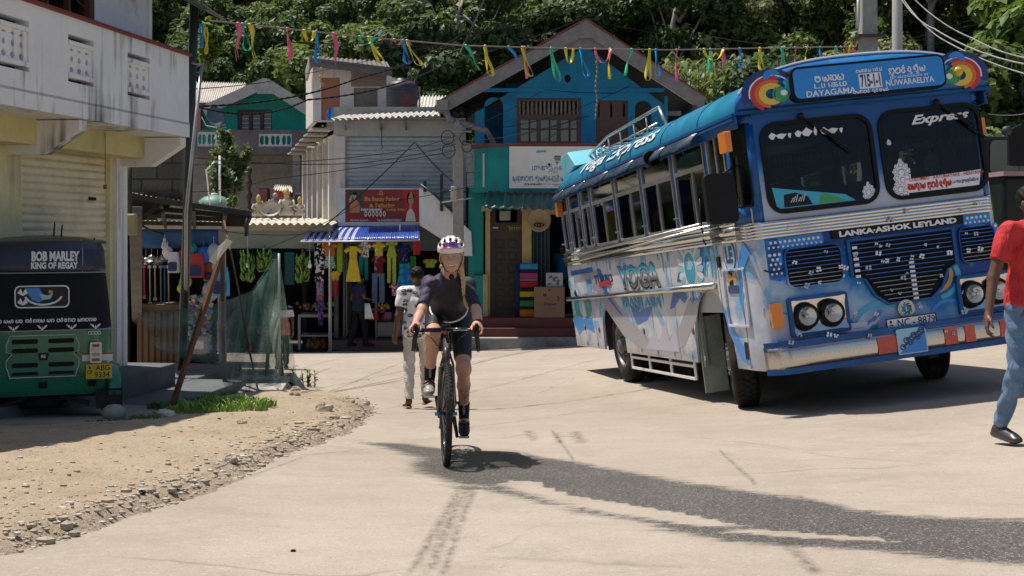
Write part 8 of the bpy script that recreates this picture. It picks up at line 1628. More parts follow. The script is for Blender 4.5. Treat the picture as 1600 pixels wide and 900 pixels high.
def hand(F,wr,d,pn,th,s=1.0,curl=.5,spread=.012):
 """palm from the wrist along d, palm normal pn (side the fingers curl to), thumb toward th"""
 d=nrm(d);pn=nrm(pn-d*(pn@d));sd=nrm(th-d*(th@d)-pn*(th@pn));P_=lambda a,b,c:wr+d*a*s+sd*b*s+pn*c*s
 F.cap(P_(0,0,0),P_(.03,0,0),.024*s,.028*s,.015);F.cap(P_(.035,.018,0),P_(.085,.024,.0),.017*s,.014*s,.012);F.cap(P_(.035,-.016,0),P_(.08,-.024,.0),.016*s,.012*s,.012);F.cap(P_(.04,0,0),P_(.088,0,0),.016*s,.014*s,.012)
 for i,(b,L_)in enumerate(((.030,.072),(.010,.08),(-.010,.075),(-.029,.058))):
  p=P_(.088-.004*abs(i-1.3),b,.0);a=curl*.5;dd=d*math.cos(a)+pn*math.sin(a)+sd*(b*spread*8)
  for k,f in enumerate((.45,.32,.23)):
   q=p+nrm(dd)*L_*f*s;F.cap(p,q,(.0095-.001*k)*s,(.0088-.001*k)*s,.004);p=q;a+=curl*1.0;dd=d*math.cos(a)+pn*math.sin(a)
 p=P_(.02,.022,.008);q=P_(.052,.052,.018);F.cap(p,q,.014*s,.011*s,.012);r=q+nrm(d*.8+pn*.5*curl+sd*.15)*.03*s;F.cap(q,r,.010*s,.009*s,.004);F.cap(r,r+nrm(d+pn*curl)*.022*s,.009*s,.008*s,.004)
def eyes(e,L,s=1.0):
 for q in(-1,1):
  c=L(q*.030,.0735,.006);mb=MB();mb.ball(tuple(c),.0125*s,n=12,m=8);ey=mb.build("eye",plain("eye_white",(.55,.53,.5),.2),e);f=nrm(L(0,1,0)-L(0,0,0));mb=MB();mb.ball(tuple(c+f*.0075*s),.0065*s,n=8,m=6);mb.build("iris",plain("eye_iris",(.03,.02,.015),.15),ey)
def vcolfn(base,marks):
 """marks: list of (centre, radius, colour, softness)"""
 def f(V):
  C=np.tile(np.array(base),(len(V),1))
  for c,r,k,sf in marks:
   q=(V-np.array(c))/np.array(r);w_=np.clip((1-np.sqrt((q**2).sum(1)))/sf,0,1)[:,None];C=C*(1-w_)+np.array(k)*w_
  return C
 return f
def torso(F,J,s,g=0.0,male=True,k=.04):
 """pelvis to neck"""
 hp,ch,nk=J['pelvis'],J['chest'],J['neck'];sw=J['rs']-J['ls'];x=nrm(sw);f=nrm(np.cross(nrm(nk-hp),x));M=np.stack([x,f,nrm(np.cross(x,f))],1)
 F.ell(hp,v3(.155+g,.115+g,.12+g)*s,k,M);F.ell((hp+ch)/2,v3(.135+g,.10+g,.16+g)*s,k,M);F.ell(ch,v3(.155+g,.115+g,.17+g)*s,k,M);F.cap(J['ls']+(nk-J['ls'])*.15,J['rs']+(nk-J['rs'])*.15,(.058+g)*s,(.058+g)*s,.05)
def person(name,loc,label,rz,J,s,skin,shirt,pants,hair,shoes,h=.009,head_fw=(0,1,0),sleeves='short',hands=True,bare=False,marks=(),headup=(0,0,1),bare_feet=False,curl=.5,hairfn=None,cat="person"):
 e=thing(name,loc,label,cat,rz=rz);J={k:np.array(v,float)for k,v in J.items()};allp=np.stack(list(J.values()));lo=allp.min(0)-.24;hi=allp.max(0)+.26
 F=Field(lo,hi,h);torso(F,J,s);F.cap(J['neck']-v3(0,0,.03),J['head']-v3(0,0,.06),.052*s,.05*s,.03)
 for q in 'lr':
  F.cap(J[q+'s'],J[q+'e'],.047*s,.038*s,.03);F.cap(J[q+'e'],J[q+'w'],.038*s,.025*s,.015);F.ell(J[q+'s'],v3(.058,.058,.058)*s,.04)
  F.cap(J[q+'h'],J[q+'k'],.082*s,.055*s,.04);F.cap(J[q+'k'],J[q+'k']*.6+J[q+'a']*.4,.052*s,.053*s,.02);F.cap(J[q+'k']*.6+J[q+'a']*.4,J[q+'a'],.052*s,.036*s,.02);F.cap(J[q+'a'],J[q+'t'],.036*s,.026*s,.02,(1,1,.8))
  if hands:d=J[q+'w']-J[q+'e'];inn=(J['pelvis']-J[q+'w']);hand(F,J[q+'w'],d,v3(inn[0],.3,0),J.get('th'+q,v3(0,1,0)),s,curl)
 L,M=headparts(F,J['head'],v3(*head_fw),v3(*headup),s*1.0)
 lips=tuple(v*.7 for v in skin);F.mesh("body",skin_v,e,vcolfn(skin,[(L(0,.09,-.058),(.03,.03,.012),(skin[0]*.9,skin[1]*.55,skin[2]*.5),.5)]+list(marks)))
 eyes(e,L,s)
 G2=Field(lo,hi,h);torso(G2,J,s,.022 if shirt[1]else .012)
 G2.cap(J['pelvis']+v3(0,0,.10),J['pelvis']+v3(0,0,-.08 if shirt[1]else .0),.15*s,.155*s,.05,(1.05,.78,1));G2.cap(J['neck']-v3(0,0,.05),J['neck']+v3(0,0,.02),.075*s,.066*s,.03)
 for q in 'lr':
  end=J[q+'s']*.38+J[q+'e']*.62 if sleeves=='short' else J[q+'w'];G2.cap(J[q+'s'],J[q+'e']if sleeves!='short' else end,.068*s,.062*s,.03)
  if sleeves=='long':G2.cap(J[q+'e'],end,.055*s,.042*s,.02)
 G2.half(J['neck']+v3(0,0,.035),(0,0,1));G2.half(J['pelvis']+v3(0,0,-.10 if shirt[1]else-.03),(0,0,-1))
 for q in 'lr':
  if sleeves=='short':
   end=J[q+'s']*.38+J[q+'e']*.62;n_=nrm(J[q+'e']-J[q+'s']);sl,g=G2.sub(end-.1,end+.1)
   if sl:G2.d[sl]=np.where(np.sqrt(sum((g[i]-end[i])**2 for i in range(3)))<.1,np.maximum(G2.d[sl],sum((g[i]-end[i])*n_[i]for i in range(3))),G2.d[sl])
 gm_=np.meshgrid(*[G2.lo[k]+G2.h*np.arange(G2.n[k])for k in range(3)],indexing='ij',sparse=True);G2.d+=(.004*np.sin(gm_[2]*38+np.sin(gm_[0]*21)*1.5+gm_[1]*15)*np.sin(gm_[0]*17+gm_[2]*9)).astype(np.float32)
 G2.mesh("shirt",shirt[0],e)
 G3=Field(lo,hi,h);G3.ell(J['pelvis']-v3(0,0,.0),v3(.155,.12,.13)*s,.03)
 lgs=pants[1]
 for q in 'lr':G3.cap(J[q+'h'],J[q+'k'],.086*s,.070*s*lgs,.03);G3.cap(J[q+'k'],J[q+'a']*.96+J[q+'k']*.04,.073*s*lgs,.056*s*lgs,.02)
 G3.half(J['pelvis']+v3(0,0,.085),(0,0,1))
 for q in 'lr':
  end=J[q+'a']*(1-pants[2])+J[q+'k']*pants[2];n_=nrm(J[q+'a']-J[q+'k']);sl,g=G3.sub(end-.14,end+.14)
  if sl:G3.d[sl]=np.where(np.sqrt(sum((g[i]-end[i])**2 for i in range(3)))<.13,np.maximum(G3.d[sl],sum((g[i]-end[i])*n_[i]for i in range(3))),G3.d[sl])
 G3.d+=(.005*np.sin(gm_[2]*45+gm_[0]*30+np.sin(gm_[1]*30)*2)).astype(np.float32);G3.mesh("trousers",pants[0],e)
 for q in 'lr':
  G4=Field(J[q+'t']-.26,J[q+'t']+.26,.007);d=nrm((J[q+'t']-J[q+'a'])*v3(1,1,0));fl=J[q+'t']+(J[q+'t']-J[q+'a'])*.0;heel=J[q+'a']-d*.035*s;heel[2]=J[q+'a'][2]-.055*s;toe=J[q+'t']+d*.035
  if bare_feet:G4.cap(heel,toe,.036*s,.042*s,.02,(1,1,.35))
  else:G4.cap(J[q+'a']-v3(0,0,.02)-d*.01,J[q+'t']+v3(0,0,.01),.047*s,.036*s,.03);G4.cap(heel,toe,.04*s,.042*s,.03,(1,1,.6))
  G4.mesh("sandal" if bare_feet else "shoe",shoes,e)
  if bare_feet:mb=MB();mb.tube([J[q+'t']-d*.05+v3(d[1],-d[0],0)*x_+v3(0,0,.03*(1-abs(x_)/.045))for x_ in(-.045,-.02,.0,.02,.045)],.012,6);mb.build("sandal_strap",shoes,e)
 G5=Field(J['head']-.16,J['head']+.17,.006);G5.ell(L(0,-.022,.045),v3(.086,.098,.090)*s,.01,M);fr=L(0,.055,.045);f_=L(0,1,0)-L(0,0,0);G5.half(fr,nrm(f_+.0*(L(0,0,1)-L(0,0,0))));G5.half(L(0,-.03,-.045),nrm((L(0,.9,0)-L(0,0,0))*.55+(L(0,0,-1)-L(0,0,0))));gh=np.meshgrid(*[G5.lo[k]+G5.h*np.arange(G5.n[k])for k in range(3)],indexing='ij',sparse=True);G5.d+=(.004*np.sin(gh[0]*130)*np.sin(gh[2]*110+gh[1]*90)).astype(np.float32);G5.mesh("hair",hair,e)
 return e,J,L
hairblack=mat("black_hair",(.012,.011,.011),.55,var=.4,fine=200,bmp=.8);SK_D=(.115,.055,.035);SK_M=(.20,.105,.07)
def stand(H,stride=.25,swing=.15,lean=0,aw=.235):
 """joints of a walker facing +y, feet on z=0, height H"""
 k=H/1.72;J=dict(pelvis=(0,0,.96),chest=(0,.02+lean*.5,1.27),neck=(0,.02+lean,1.47),head=(0,.04+lean,1.61),ls=(-.185,.01+lean,1.42),rs=(.185,.01+lean,1.42),le=(-aw,-.06+swing*.3,1.14),re=(aw,-.06-swing*.6,1.14),lw=(-aw-.01,.08+swing,.90),rw=(aw+.01,-.02-swing,.89),lh=(-.09,0,.92),rh=(.09,0,.92),lk=(-.10,-stride*.15,.50),rk=(.10,stride*.6+.02,.51),la=(-.10,-stride,.10),ra=(.10,stride*.75,.085),lt=(-.12,-stride+.13,.035),rt=(.12,stride*.75+.14,.035));return{a:tuple(np.array(b)*k)for a,b in J.items()}
prt,nt,bs=nodes("printed_shirt");tc=nt.nodes.new("ShaderNodeTexCoord");mp=nt.nodes.new("ShaderNodeMapping");mp.inputs["Scale"].default_value=(10,2,16);nt.links.new(tc.outputs["Object"],mp.inputs[0]);vo_=nt.nodes.new("ShaderNodeTexVoronoi");vo_.inputs["Scale"].default_value=1;nt.links.new(mp.outputs[0],vo_.inputs[0]);n_=noise(nt,40,4,.7,stretch=(.6,.6,1.8))
mk=mth(nt,'MULTIPLY',ramp(nt,vo_.outputs[0],[(.34,1),(.44,0)]),ramp(nt,n_,[(.42,0),(.48,1)]));nt.links.new(mixc(nt,mk,(.72,.72,.73),(.05,.05,.06)),bs.inputs["Base Color"]);bs.inputs["Roughness"].default_value=.8
J=stand(1.64,.20,.02);J['la']=(-.10,-.12,.09);J['lt']=(-.13,.02,.035);J['ra']=(.10,.16,.085);J['rt']=(.14,.28,.04);J['lw']=(-.255,.06,.86)
c=GP(652,638);person("person",c,"person walking away in a white printed short sleeved shirt and cream trousers",R(6),J,.95,SK_D,(fold(prt,6),True),(fold(mat("cream_trousers",(.56,.52,.46),.85,var=.06,bmp=.3),8),.95,.1),hairblack,mat("brown_sandal",(.20,.05,.025),.5),bare_feet=True,h=.008)
redc=mat("red_shirt",(.50,.022,.025),.8,var=.15,scale=6,bmp=.3);jean=mat("blue_jeans",(.10,.18,.31),.85,var=.35,scale=7,bmp=.3,dirt=(.30,.38,.48),dirt_amt=.5)
J=stand(1.76,.26,.10);J.update(le=(-.30,.0,1.15),lw=(-.39,.06,.90),la=(-.05,-.22,.10),lt=(-.06,-.08,.04),lk=(-.09,.0,.53),rk=(.10,.16,.55),ra=(.14,.30,.12))
J={a:(b[0],b[1],b[2])for a,b in J.items()};HY_=8.45;X=(1607-800)/1940*HY_
c=Vector((X,HY_,G(X,HY_)));M0=R(200)
Jm={a:(-b[0],b[1],b[2])for a,b in J.items()};sw_={'l':'r','r':'l'};Jm={(sw_[a[0]]+a[1:]if a not in('pelvis','chest','neck','head')else a):b for a,b in Jm.items()}
person("person",c,"person in a red t-shirt and blue jeans walking at the right edge",M0,Jm,1.0,SK_D,(fold(redc,6,1.0,.05),False),(fold(jean,7,.7,.03),.92,.03),hairblack,mat("grey_loafer",(.035,.033,.033),.35,coat=.2),h=.008,head_fw=(-.1,1,.05),curl=.6)
navy_s=cloth("navy_shirt",(.02,.03,.055));dk_tr=cloth("black_trousers",(.012,.012,.014))
J=stand(1.62,.18,.0);J.update(rw=(.12,.25,1.05),re=(.24,.02,1.12));c=GP(562,541);c.z=G(c.x,c.y)+.10;person("person",Vector((P(560,0,28.0).x,28.0,G(-3.5,28)+.12)),"person in a navy shirt and black trousers standing before the dresses",R(-55),J,.98,SK_D,(navy_s,True),(dk_tr,1.1,.03),hairblack,dk_tr,h=.016,hands=False)
mb=MB();mb.grid(lambda u,v:(-.10+.2*u*(1-.5*v),.05*math.sin(u*PI),-.35+.35*v),8,8);tag(mb.build("carrier_bag",plain("bag_white",(.55,.56,.58),.4),loc=P(577,474,27.9),solid=.02),"white carrier bag held by the navy shirted shopper","bag")
tri,nt,bs=nodes("tricolour_shirt");tc=nt.nodes.new("ShaderNodeTexCoord");sp=nt.nodes.new("ShaderNodeSeparateXYZ");nt.links.new(tc.outputs["Object"],sp.inputs[0]);rp_=ramp(nt,sp.outputs[2],[(0,(.45,.06,.05)),(1,(.02,.02,.05))]);nr=[n for n in nt.nodes if n.type=='VALTORGB'][0];nr.color_ramp.interpolation='CONSTANT';nr.color_ramp.elements.new(.4);mpv=mth(nt,'MULTIPLY_ADD',sp.outputs[2],.66,0.0);nt.links.new(mpv,nr.inputs[0]);E_=nr.color_ramp.elements;E_[0].position=0;E_[1].position=.58;E_[1].color=(.65,.65,.65,1);E_[2].position=.66;E_[2].color=(.02,.02,.05,1);nt.links.new(nr.outputs[0],bs.inputs["Base Color"]);bs.inputs["Roughness"].default_value=.85
pn=Vector((P(441,0,21).x,21,G(-3.9,21)));person("person",pn,"person in a navy, white and red striped shirt partly hidden behind the green net",R(20),stand(1.22,.08,0),.74,SK_D,(tri,True),(dk_tr,1.1,.03),hairblack,black,h=.014,hands=True)
person("person",Bm@Vector((b_(880,0,.9)[0],.9,dz0)),"person in a bright blue shirt inside the blue house shop doorway",R(150),stand(1.62,.05,0),.98,SK_D,(cloth("sky_shirt",(.01,.16,.40)),True),(dk_tr,1.1,.03),hairblack,black,h=.016,hands=False)
FC=GP(697,728);FC=Vector((P(697,0,8.3).x,8.3,G(-.44,8.3)));BM_=frameM(FC,(1.0,.045,0))
zr=G(FC.x+.03,9.33)-FC.z;WB=1.03;WR=.345
pit=math.atan2(zr,WB);BM_=BM_@Matrix.Rotation(pit,4,'X')
bk=thing("bicycle",None,"dark gravel bicycle with drop bars and pale blue cranks ridden towards the viewer","bicycle",M=BM_)
frm=mat("bike_frame",(.045,.028,.022),.3,.2,coat=.5,var=.2);tyreM=mat("bike_tyre",(.025,.023,.022),.8,var=.3,dirt=(.14,.12,.10),dirt_amt=.5);carbon=plain("carbon",(.012,.012,.013),.3,coat=.4)
def bwheel(y,x=0,steer=0,disc=-1):
 w_=bpy.data.objects.new("wheel",None);col.objects.link(w_);w_.parent=bk;w_.matrix_local=T(x,y,WR)@Matrix.Rotation(steer,4,'Z');A_=Matrix.Rotation(R(90),4,'Y');mb=MB();r=WR-.022
 mb.lathe([(r+.022*math.cos(a)-.0,.022*math.sin(a))for a in[PI*2*k/10 for k in range(11)]],64,A_)
 for k in range(70):
  for q in(-1,1):a=2*PI*(k+.25*q)/70;mb.box((0,0,0),(.006,.012,.012),M=A_@Matrix.Rotation(a,4,'Z')@T(WR-.003,0,q*.012))
 mb.build("tyre",tyreM,w_);mb=MB();mb.lathe([(r-.012,-.013),(r-.05,-.009),(r-.052,0),(r-.05,.009),(r-.012,.013),(r-.008,0),(r-.012,-.013)],56,A_);mb.build("rim",carbon,w_)
 mb=MB()
 for k in range(24):a=2*PI*k/24;q=(-1)**k;mb.tube([(q*.025,.02*math.cos(a+.6*q),.02*math.sin(a+.6*q)),(0,(r-.05)*math.cos(a),(r-.05)*math.sin(a))],.0016,4)
 mb.build("spokes",alu,w_);mb=MB();mb.lathe([(.0,-.05),(.012,-.05),(.014,-.03),(.024,-.028),(.014,-.02),(.014,.02),(.024,.028),(.014,.03),(.012,.05),(.0,.05)],14,A_);mb.build("hub",carbon,w_)
 mb=MB();mb.lathe([(.045,disc*.034-.001),(.075,disc*.034-.001),(.075,disc*.034+.001),(.045,disc*.034+.001)],24,A_);mb.build("brake_disc",alu,w_);return w_
bwheel(0,0,R(4),1);bwheel(WB,0,0,1)
st_b,st_t=Vector((0,.10,.70-.0)),Vector((0,.17,.84));bb=Vector((0,.60,.275));sc=Vector((0,.80,.80));ra_=Vector((0,WB,WR))
mb=MB();mb.tube([st_b+Vector((0,-.01,-.05)),st_b,st_t],[.024,.026,.024],12);mb.tube([st_b+Vector((0,.01,.02)),bb],[.024,.024],12);mb.tube([st_t-Vector((0,0,.02)),sc-Vector((0,.02,.06))],[.018,.014],10);mb.tube([bb,sc],.018,10)
for q in(-1,1):mb.tube([bb+Vector((q*.03,0,0)),ra_+Vector((q*.065,0,0))],.011,8);mb.tube([sc+Vector((q*.01,0,-.05)),sc+Vector((q*.045,.08,-.16)),ra_+Vector((q*.062,0,.01))],.009,8)
mb.tube([bb-Vector((.045,0,0)),bb+Vector((.045,0,0))],.028,12);mb.build("frame",frm,bk)
mb=MB();cr=st_b+Vector((0,-.015,-.045))
for q in(-1,1):mb.tube([cr,cr+Vector((q*.035,-.005,-.005)),Vector((q*.042,.03,.52)),Vector((q*.05,.0,WR))],[.02,.018,.016,.010],10)
mb.tube([cr+Vector((-.035,0,0)),cr+Vector((.035,0,0))],.02,10);mb.build("fork",frm,bk)
for x,y in((-.06,.0),(.06,.0),(-.07,WB),(.07,WB)):mb=MB();mb.box((x,y,WR),(.03,.03,.02));mb.tube([(x-.012,y,WR),(x+.012,y,WR)],.012,8);mb.build("axle_lever",plain("blue_anodised",(.01,.22,.45),.3,.4),bk)
hb=Vector((0,.04,.905));mb=MB();mb.tube([st_t,st_t+Vector((0,.003,.045))],.02,10);mb.tube([st_t+Vector((0,0,.035)),hb],.018,10);
for q in(-1,1):
 mb.tube([hb,hb+Vector((q*.12,0,0)),hb+Vector((q*.187,.01,-.002)),hb+Vector((q*.197,-.05,-.008)),hb+Vector((q*.202,-.09,-.03)),hb+Vector((q*.208,-.095,-.08)),hb+Vector((q*.215,-.05,-.13)),hb+Vector((q*.219,.03,-.14))],[.016,.015,.014,.015,.015,.014,.014,.014],10)
mb.build("handlebar",carbon,bk)
for q in(-1,1):
 mb=MB();a=hb+Vector((q*.200,-.075,-.012));mb.tube([a+Vector((0,.03,-.002)),a+Vector((q*.002,-.03,.012)),a+Vector((q*.003,-.06,.035)),a+Vector((q*.003,-.068,.055))],[.016,.018,.017,.010],10);hd=mb.build("brake_hood",rubber,bk);mb=MB();mb.tube([a+Vector((q*.004,-.055,.02)),a+Vector((q*.012,-.075,-.03)),a+Vector((q*.02,-.06,-.09)),a+Vector((q*.026,-.045,-.125))],[.008,.009,.008,.006],8);mb.build("brake_lever",carbon,hd)
mb=MB();mb.box(hb+Vector((0,-.06,.025)),(.062,.09,.022));cp=mb.build("bike_computer",black,bk,bevel=.006);mb=MB();mb.box(hb+Vector((-.012,-.05,-.012)),(.035,.03,.014));mb.build("front_light",plain("light_red",(.35,.02,.02),.3),bk);mb=MB();mb.mi=0;textmesh(mb,"black mountain",.011,T(*(hb+Vector((.10,-.018,.0)))),.10,depth=.0,bold=.03);mb.build("bar_lettering",white,bk)
mb=MB();mb.box(Vector((0,.035,.80)),(.028,.012,.03));mb.build("head_badge",plain("badge_white",(.4,.42,.45),.4),bk)
mb=MB()
for q in(-1,1):mb.tube([hb+Vector((q*.17,.0,-.01)),hb+Vector((q*.10,-.05,-.05)),hb+Vector((q*.03,-.04,-.14)),st_b+Vector((q*.02,-.02,.0))],.003,5)
mb.build("brake_cable",black,bk)
CA=R(-62)
cd=Vector((0,math.cos(CA)*.172,math.sin(CA)*.172));mb=MB();mb.lathe([(.05,0),(.085,.002),(.088,.004),(.085,.006),(.05,.008)],30,T(bb.x-.052,bb.y,bb.z)@Matrix.Rotation(R(90),4,'Y'));cs=mb.build("chainring",carbon,bk)
for q in(1,-1):
 e_=bb+cd*q+Vector((q*.075,0,0));mb=MB();mb.tube([bb+Vector((q*.05,0,0)),e_],[.016,.012],8);mb.build("crank_arm",carbon,bk);mb=MB();mb.box(e_+Vector((q*.05,0,0)),(.075,.06,.015));mb.build("pedal",alu,bk)
PL,PR_=bb+cd+Vector((.125,0,0)),bb-cd+Vector((-.125,0,0))
mb=MB();sz_=Vector((0,.87,.925));mb.smooth=True;mb.grid(lambda u,v:((.02+.05*v**1.6)*math.cos(2*PI*u),sz_.y-.13+.26*v,sz_.z+.018*math.sin(2*PI*u)),14,10);mb.tube([sc,sz_-Vector((0,0,.01))],.0135,10);mb.build("saddle",black,bk)
mb=MB();mb.lathe([(.0,-.11),(.035,-.11),(.037,.05),(.028,.08),(.015,.10),(.012,.12),(.0,.12)],16,T(*(bb.lerp(st_b,.45)+Vector((0,.05,.05))))@Matrix.Rotation(R(-40),4,'X'));mb.build("bottle",plain("bottle_grey",(.25,.27,.3),.4),bk)
mb=MB();mb.lathe([(.03,-.008),(.05,-.006),(.05,.006),(.03,.008)],16,T(-.04,WB,WR)@Matrix.Rotation(R(90),4,'Y'));mb.tube([(-.055,bb.y,bb.z+.08),(-.045,WB,WR+.05)],.004,4);mb.tube([(-.055,bb.y,bb.z-.08),(-.05,WB+.02,WR-.1),(-.045,WB,WR-.05)],.004,4);mb.build("drivetrain",darkiron,bk)
rd_=thing("person",None,"cyclist in helmet and dark jersey riding a gravel bicycle, blonde braid over the shoulder","person",M=BM_@Matrix.Identity(4))
SKF=(.55,.30,.21);s=.93
Jc=dict(pelvis=v3(.01,.84,1.02),chest=v3(.02,.55,1.19),neck=v3(.02,.38,1.305),ls=v3(-.120,.42,1.225),rs=v3(.152,.42,1.215),le=v3(-.172,.30,1.045),re=v3(.208,.27,1.035),lw=v3(-.212,.065,.935),rw=v3(.219,.07,.93),lh=v3(-.075,.80,.97),rh=v3(.10,.80,.97),lk=v3(-.095,.40,.80),rk=v3(.12,.50,.62),head=v3(.035,.245,1.405))
PLf,PRf=np.array(PL),np.array(PR_);Jc['la']=PRf+v3(.0,.12,.10);Jc['lt']=PRf+v3(0,-.02,.035);Jc['ra']=PLf+v3(0,.12,.12);Jc['rt']=PLf+v3(0,-.02,.035);Jc['lk']=v3(-.10,.40,.86)
def ctorso(F,g=0.0):
 J=Jc;g=g-(0 if g else .004);F.ell(J['pelvis'],v3(.15+g,.13+g,.12+g),.04);F.cap(J['pelvis'],J['chest'],.115+g,.115+g,.05,(1.12,1,.95));F.ell(J['chest']+v3(0,-.01,-.01),v3(.13+g,.115+g,.12+g),.05);F.cap(J['ls'],J['rs'],.042+g,.042+g,.05)
 for q in(-1,1):F.ell(J['chest']+v3(q*.062,-.085,-.035),v3(.055+g,.05+g,.05+g),.05)
lo=v3(-.42,-.18,0.02);hi=v3(.45,1.08,1.60);Fb=Field(lo,hi,.0062);ctorso(Fb);J=Jc
Fb.cap(J['neck']+v3(0,.02,-.03),J['head']+v3(-.002,.02,-.06),.052,.046,.03)
for q in 'lr':
 Fb.ell(J[q+'s'],v3(.040,.04,.040),.03);Fb.cap(J[q+'s'],J[q+'e'],.038,.033,.03);Fb.cap(J[q+'e'],J[q+'e']*.55+J[q+'w']*.45,.034,.031,.015);Fb.cap(J[q+'e']*.55+J[q+'w']*.45,J[q+'w'],.033,.023,.015)
 Fb.cap(J[q+'h'],J[q+'k'],.080,.049,.04);kn,an=J[q+'k'],J[q+'a'];cf=kn*.68+an*.32+v3(0,.02,0);Fb.ell(kn,v3(.047,.05,.055),.03);Fb.ell(kn+v3(0,-.035,.01),v3(.026,.02,.032),.015);Fb.cap(kn,cf,.043,.047,.03);Fb.cap(cf,an,.045,.030,.02);Fb.cap(an,J[q+'t'],.032,.028,.02)
 sg_=-1 if q=='l' else 1;hd0=J[q+'w'];tgt=np.array(hb)+v3(sg_*.202,-.075,.01)
 d=nrm(v3(sg_*.0,-1,-.10));base=tgt+v3(sg_*.002,.07,.024);Fb.cap(hd0,base,.024,.027,.015);Fb.cap(base,base+d*.055+v3(0,0,.0),.029,.026,.012,(1,1,.75))
 for i in range(4):
  p=base+d*(.012+.019*i)+v3(sg_*.022,0,.004-.002*i);rr_=.0088 if i<3 else .008
  q1=p+v3(sg_*.016,-.008,-.022);q2=q1+v3(-sg_*.004,-.008,-.024);q3=q2+v3(-sg_*.018,-.004,-.010);Fb.cap(p,q1,rr_,rr_,.004);Fb.cap(q1,q2,rr_,rr_*.93,.003);Fb.cap(q2,q3,rr_*.93,rr_*.85,.003)
 t0=base+d*.02+v3(-sg_*.022,0,-.004);t1=t0+v3(-sg_*.012,-.025,-.014);t2=t1+v3(sg_*.004,-.022,-.012);Fb.cap(t0,t1,.0125,.010,.008);Fb.cap(t1,t2,.010,.008,.003)
hfw=v3(-.03,-1,-.06);L,Mh=headparts(Fb,J['head'],hfw,v3(-.04,-.1,1),.93,1)
mk=[(L(0,.09,-.060),(.032,.03,.010),(.42,.10,.085),.4),(L(-.032,.075,.024),(.018,.03,.004),(.20,.11,.06),.6),(L(.032,.075,.024),(.018,.03,.004),(.20,.11,.06),.6),(L(-.045,.07,-.03),(.025,.03,.022),(.56,.25,.18),1),(L(.045,.07,-.03),(.025,.03,.022),(.56,.25,.18),1),(L(-.030,.078,.009),(.017,.02,.009),(.24,.12,.08),.8),(L(.030,.078,.009),(.017,.02,.009),(.24,.12,.08),.8)]
tat=[(J['ls']*.25+J['le']*.75,.055),(J['le']*.8+J['lw']*.2,.05),(J['rk']*.6+J['ra']*.4+v3(.03,0,0),.07),(J['rk']*.45+J['ra']*.55+v3(.03,0,0),.06)]
def ccol(V):
 C=vcolfn(SKF,mk)(V)
 for c_t,r_ in tat:
  d_=np.linalg.norm(V-c_t,axis=1);pt=(np.sin(V[:,2]*190+np.sin(V[:,1]*160)*2)*np.sin(V[:,0]*210+V[:,1]*130)>-.1);w_=(np.clip((r_-d_)/.02,0,1)*np.where(pt,.62,.12))[:,None];C=C*(1-w_)+np.array([.07,.075,.08])*w_
 return C
Fb.mesh("body",skin_v,rd_,ccol);eyes(rd_,L,.93)
mb=MB();mb.grid(lambda u,v:tuple(L((u-.5)*.046,.0940-.012*(2*u-1)**2,-.0565+.008*v-.005*(1-(2*u-1)**2))),12,3);mb.build("teeth",plain("teeth",(.75,.73,.7),.3),rd_)
jr,nt,bs=nodes("jersey");tc=nt.nodes.new("ShaderNodeTexCoord");sp=nt.nodes.new("ShaderNodeSeparateXYZ");nt.links.new(tc.outputs["Object"],sp.inputs[0]);nt.links.new(ramp(nt,mth(nt,'MULTIPLY_ADD',sp.outputs[0],2.0,mth(nt,'MULTIPLY_ADD',sp.outputs[2],-.5,1.18)),[(.05,(.06,.042,.105)),(.38,(.03,.022,.047)),(.62,(.014,.012,.018)),(1.0,(.012,.013,.028))]),bs.inputs["Base Color"]);bs.inputs["Roughness"].default_value=.7;bump(nt,bs,noise(nt,14,3),.3,.01)
Fj=Field(lo,hi,.0075);ctorso(Fj,.010)
for q in 'lr':Fj.ell(J[q+'s'],v3(.055,.056,.056),.03);Fj.cap(J[q+'s'],J[q+'s']*.15+J[q+'e']*.85,.049,.043,.02)
Fj.cap(J['neck']+v3(0,.03,-.05),J['neck']+v3(0,0,.0),.07,.064,.03)
Fj.half(J['neck']+v3(0,-.01,.015),(0,-.75,.7));Fj.half(J['pelvis']+v3(0,-.10,.0),(0,.8,-.62))
for q in 'lr':
 end=J[q+'s']*.15+J[q+'e']*.85;n_=nrm(J[q+'e']-J[q+'s']);sl,g=Fj.sub(end-.1,end+.1);Fj.d[sl]=np.where(np.sqrt(sum((g[i]-end[i])**2 for i in range(3)))<.09,np.maximum(Fj.d[sl],sum((g[i]-end[i])*n_[i]for i in range(3))),Fj.d[sl])
gj=np.meshgrid(*[Fj.lo[k]+Fj.h*np.arange(Fj.n[k])for k in range(3)],indexing='ij',sparse=True);Fj.d+=(.0035*np.sin(gj[2]*85+np.abs(gj[0])*45+gj[1]*20)*np.sin(gj[0]*16+1+gj[2]*12)).astype(np.float32)
Fj.mesh("jersey",fold(jr,7,.8,.03),rd_)
Fs=Field(lo,hi,.0075);Fs.ell(J['pelvis'],v3(.16,.14,.13),.04);Fs.cap(J['pelvis'],J['pelvis']*.6+J['chest']*.4,.125,.12,.04,(1.12,1,.95))
for q in 'lr':Fs.cap(J[q+'h'],J[q+'k'],.088,.057,.03)
for q,f in(('l',.30),('r',.20)):
 end=J[q+'k']*(1-f)+J[q+'h']*f;n_=nrm(J[q+'k']-J[q+'h']);sl,g=Fs.sub(end-.2,end+.2);Fs.d[sl]=np.where(np.sqrt(sum((g[i]-end[i])**2 for i in range(3)))<.19,np.maximum(Fs.d[sl],sum((g[i]-end[i])*n_[i]for i in range(3))),Fs.d[sl])
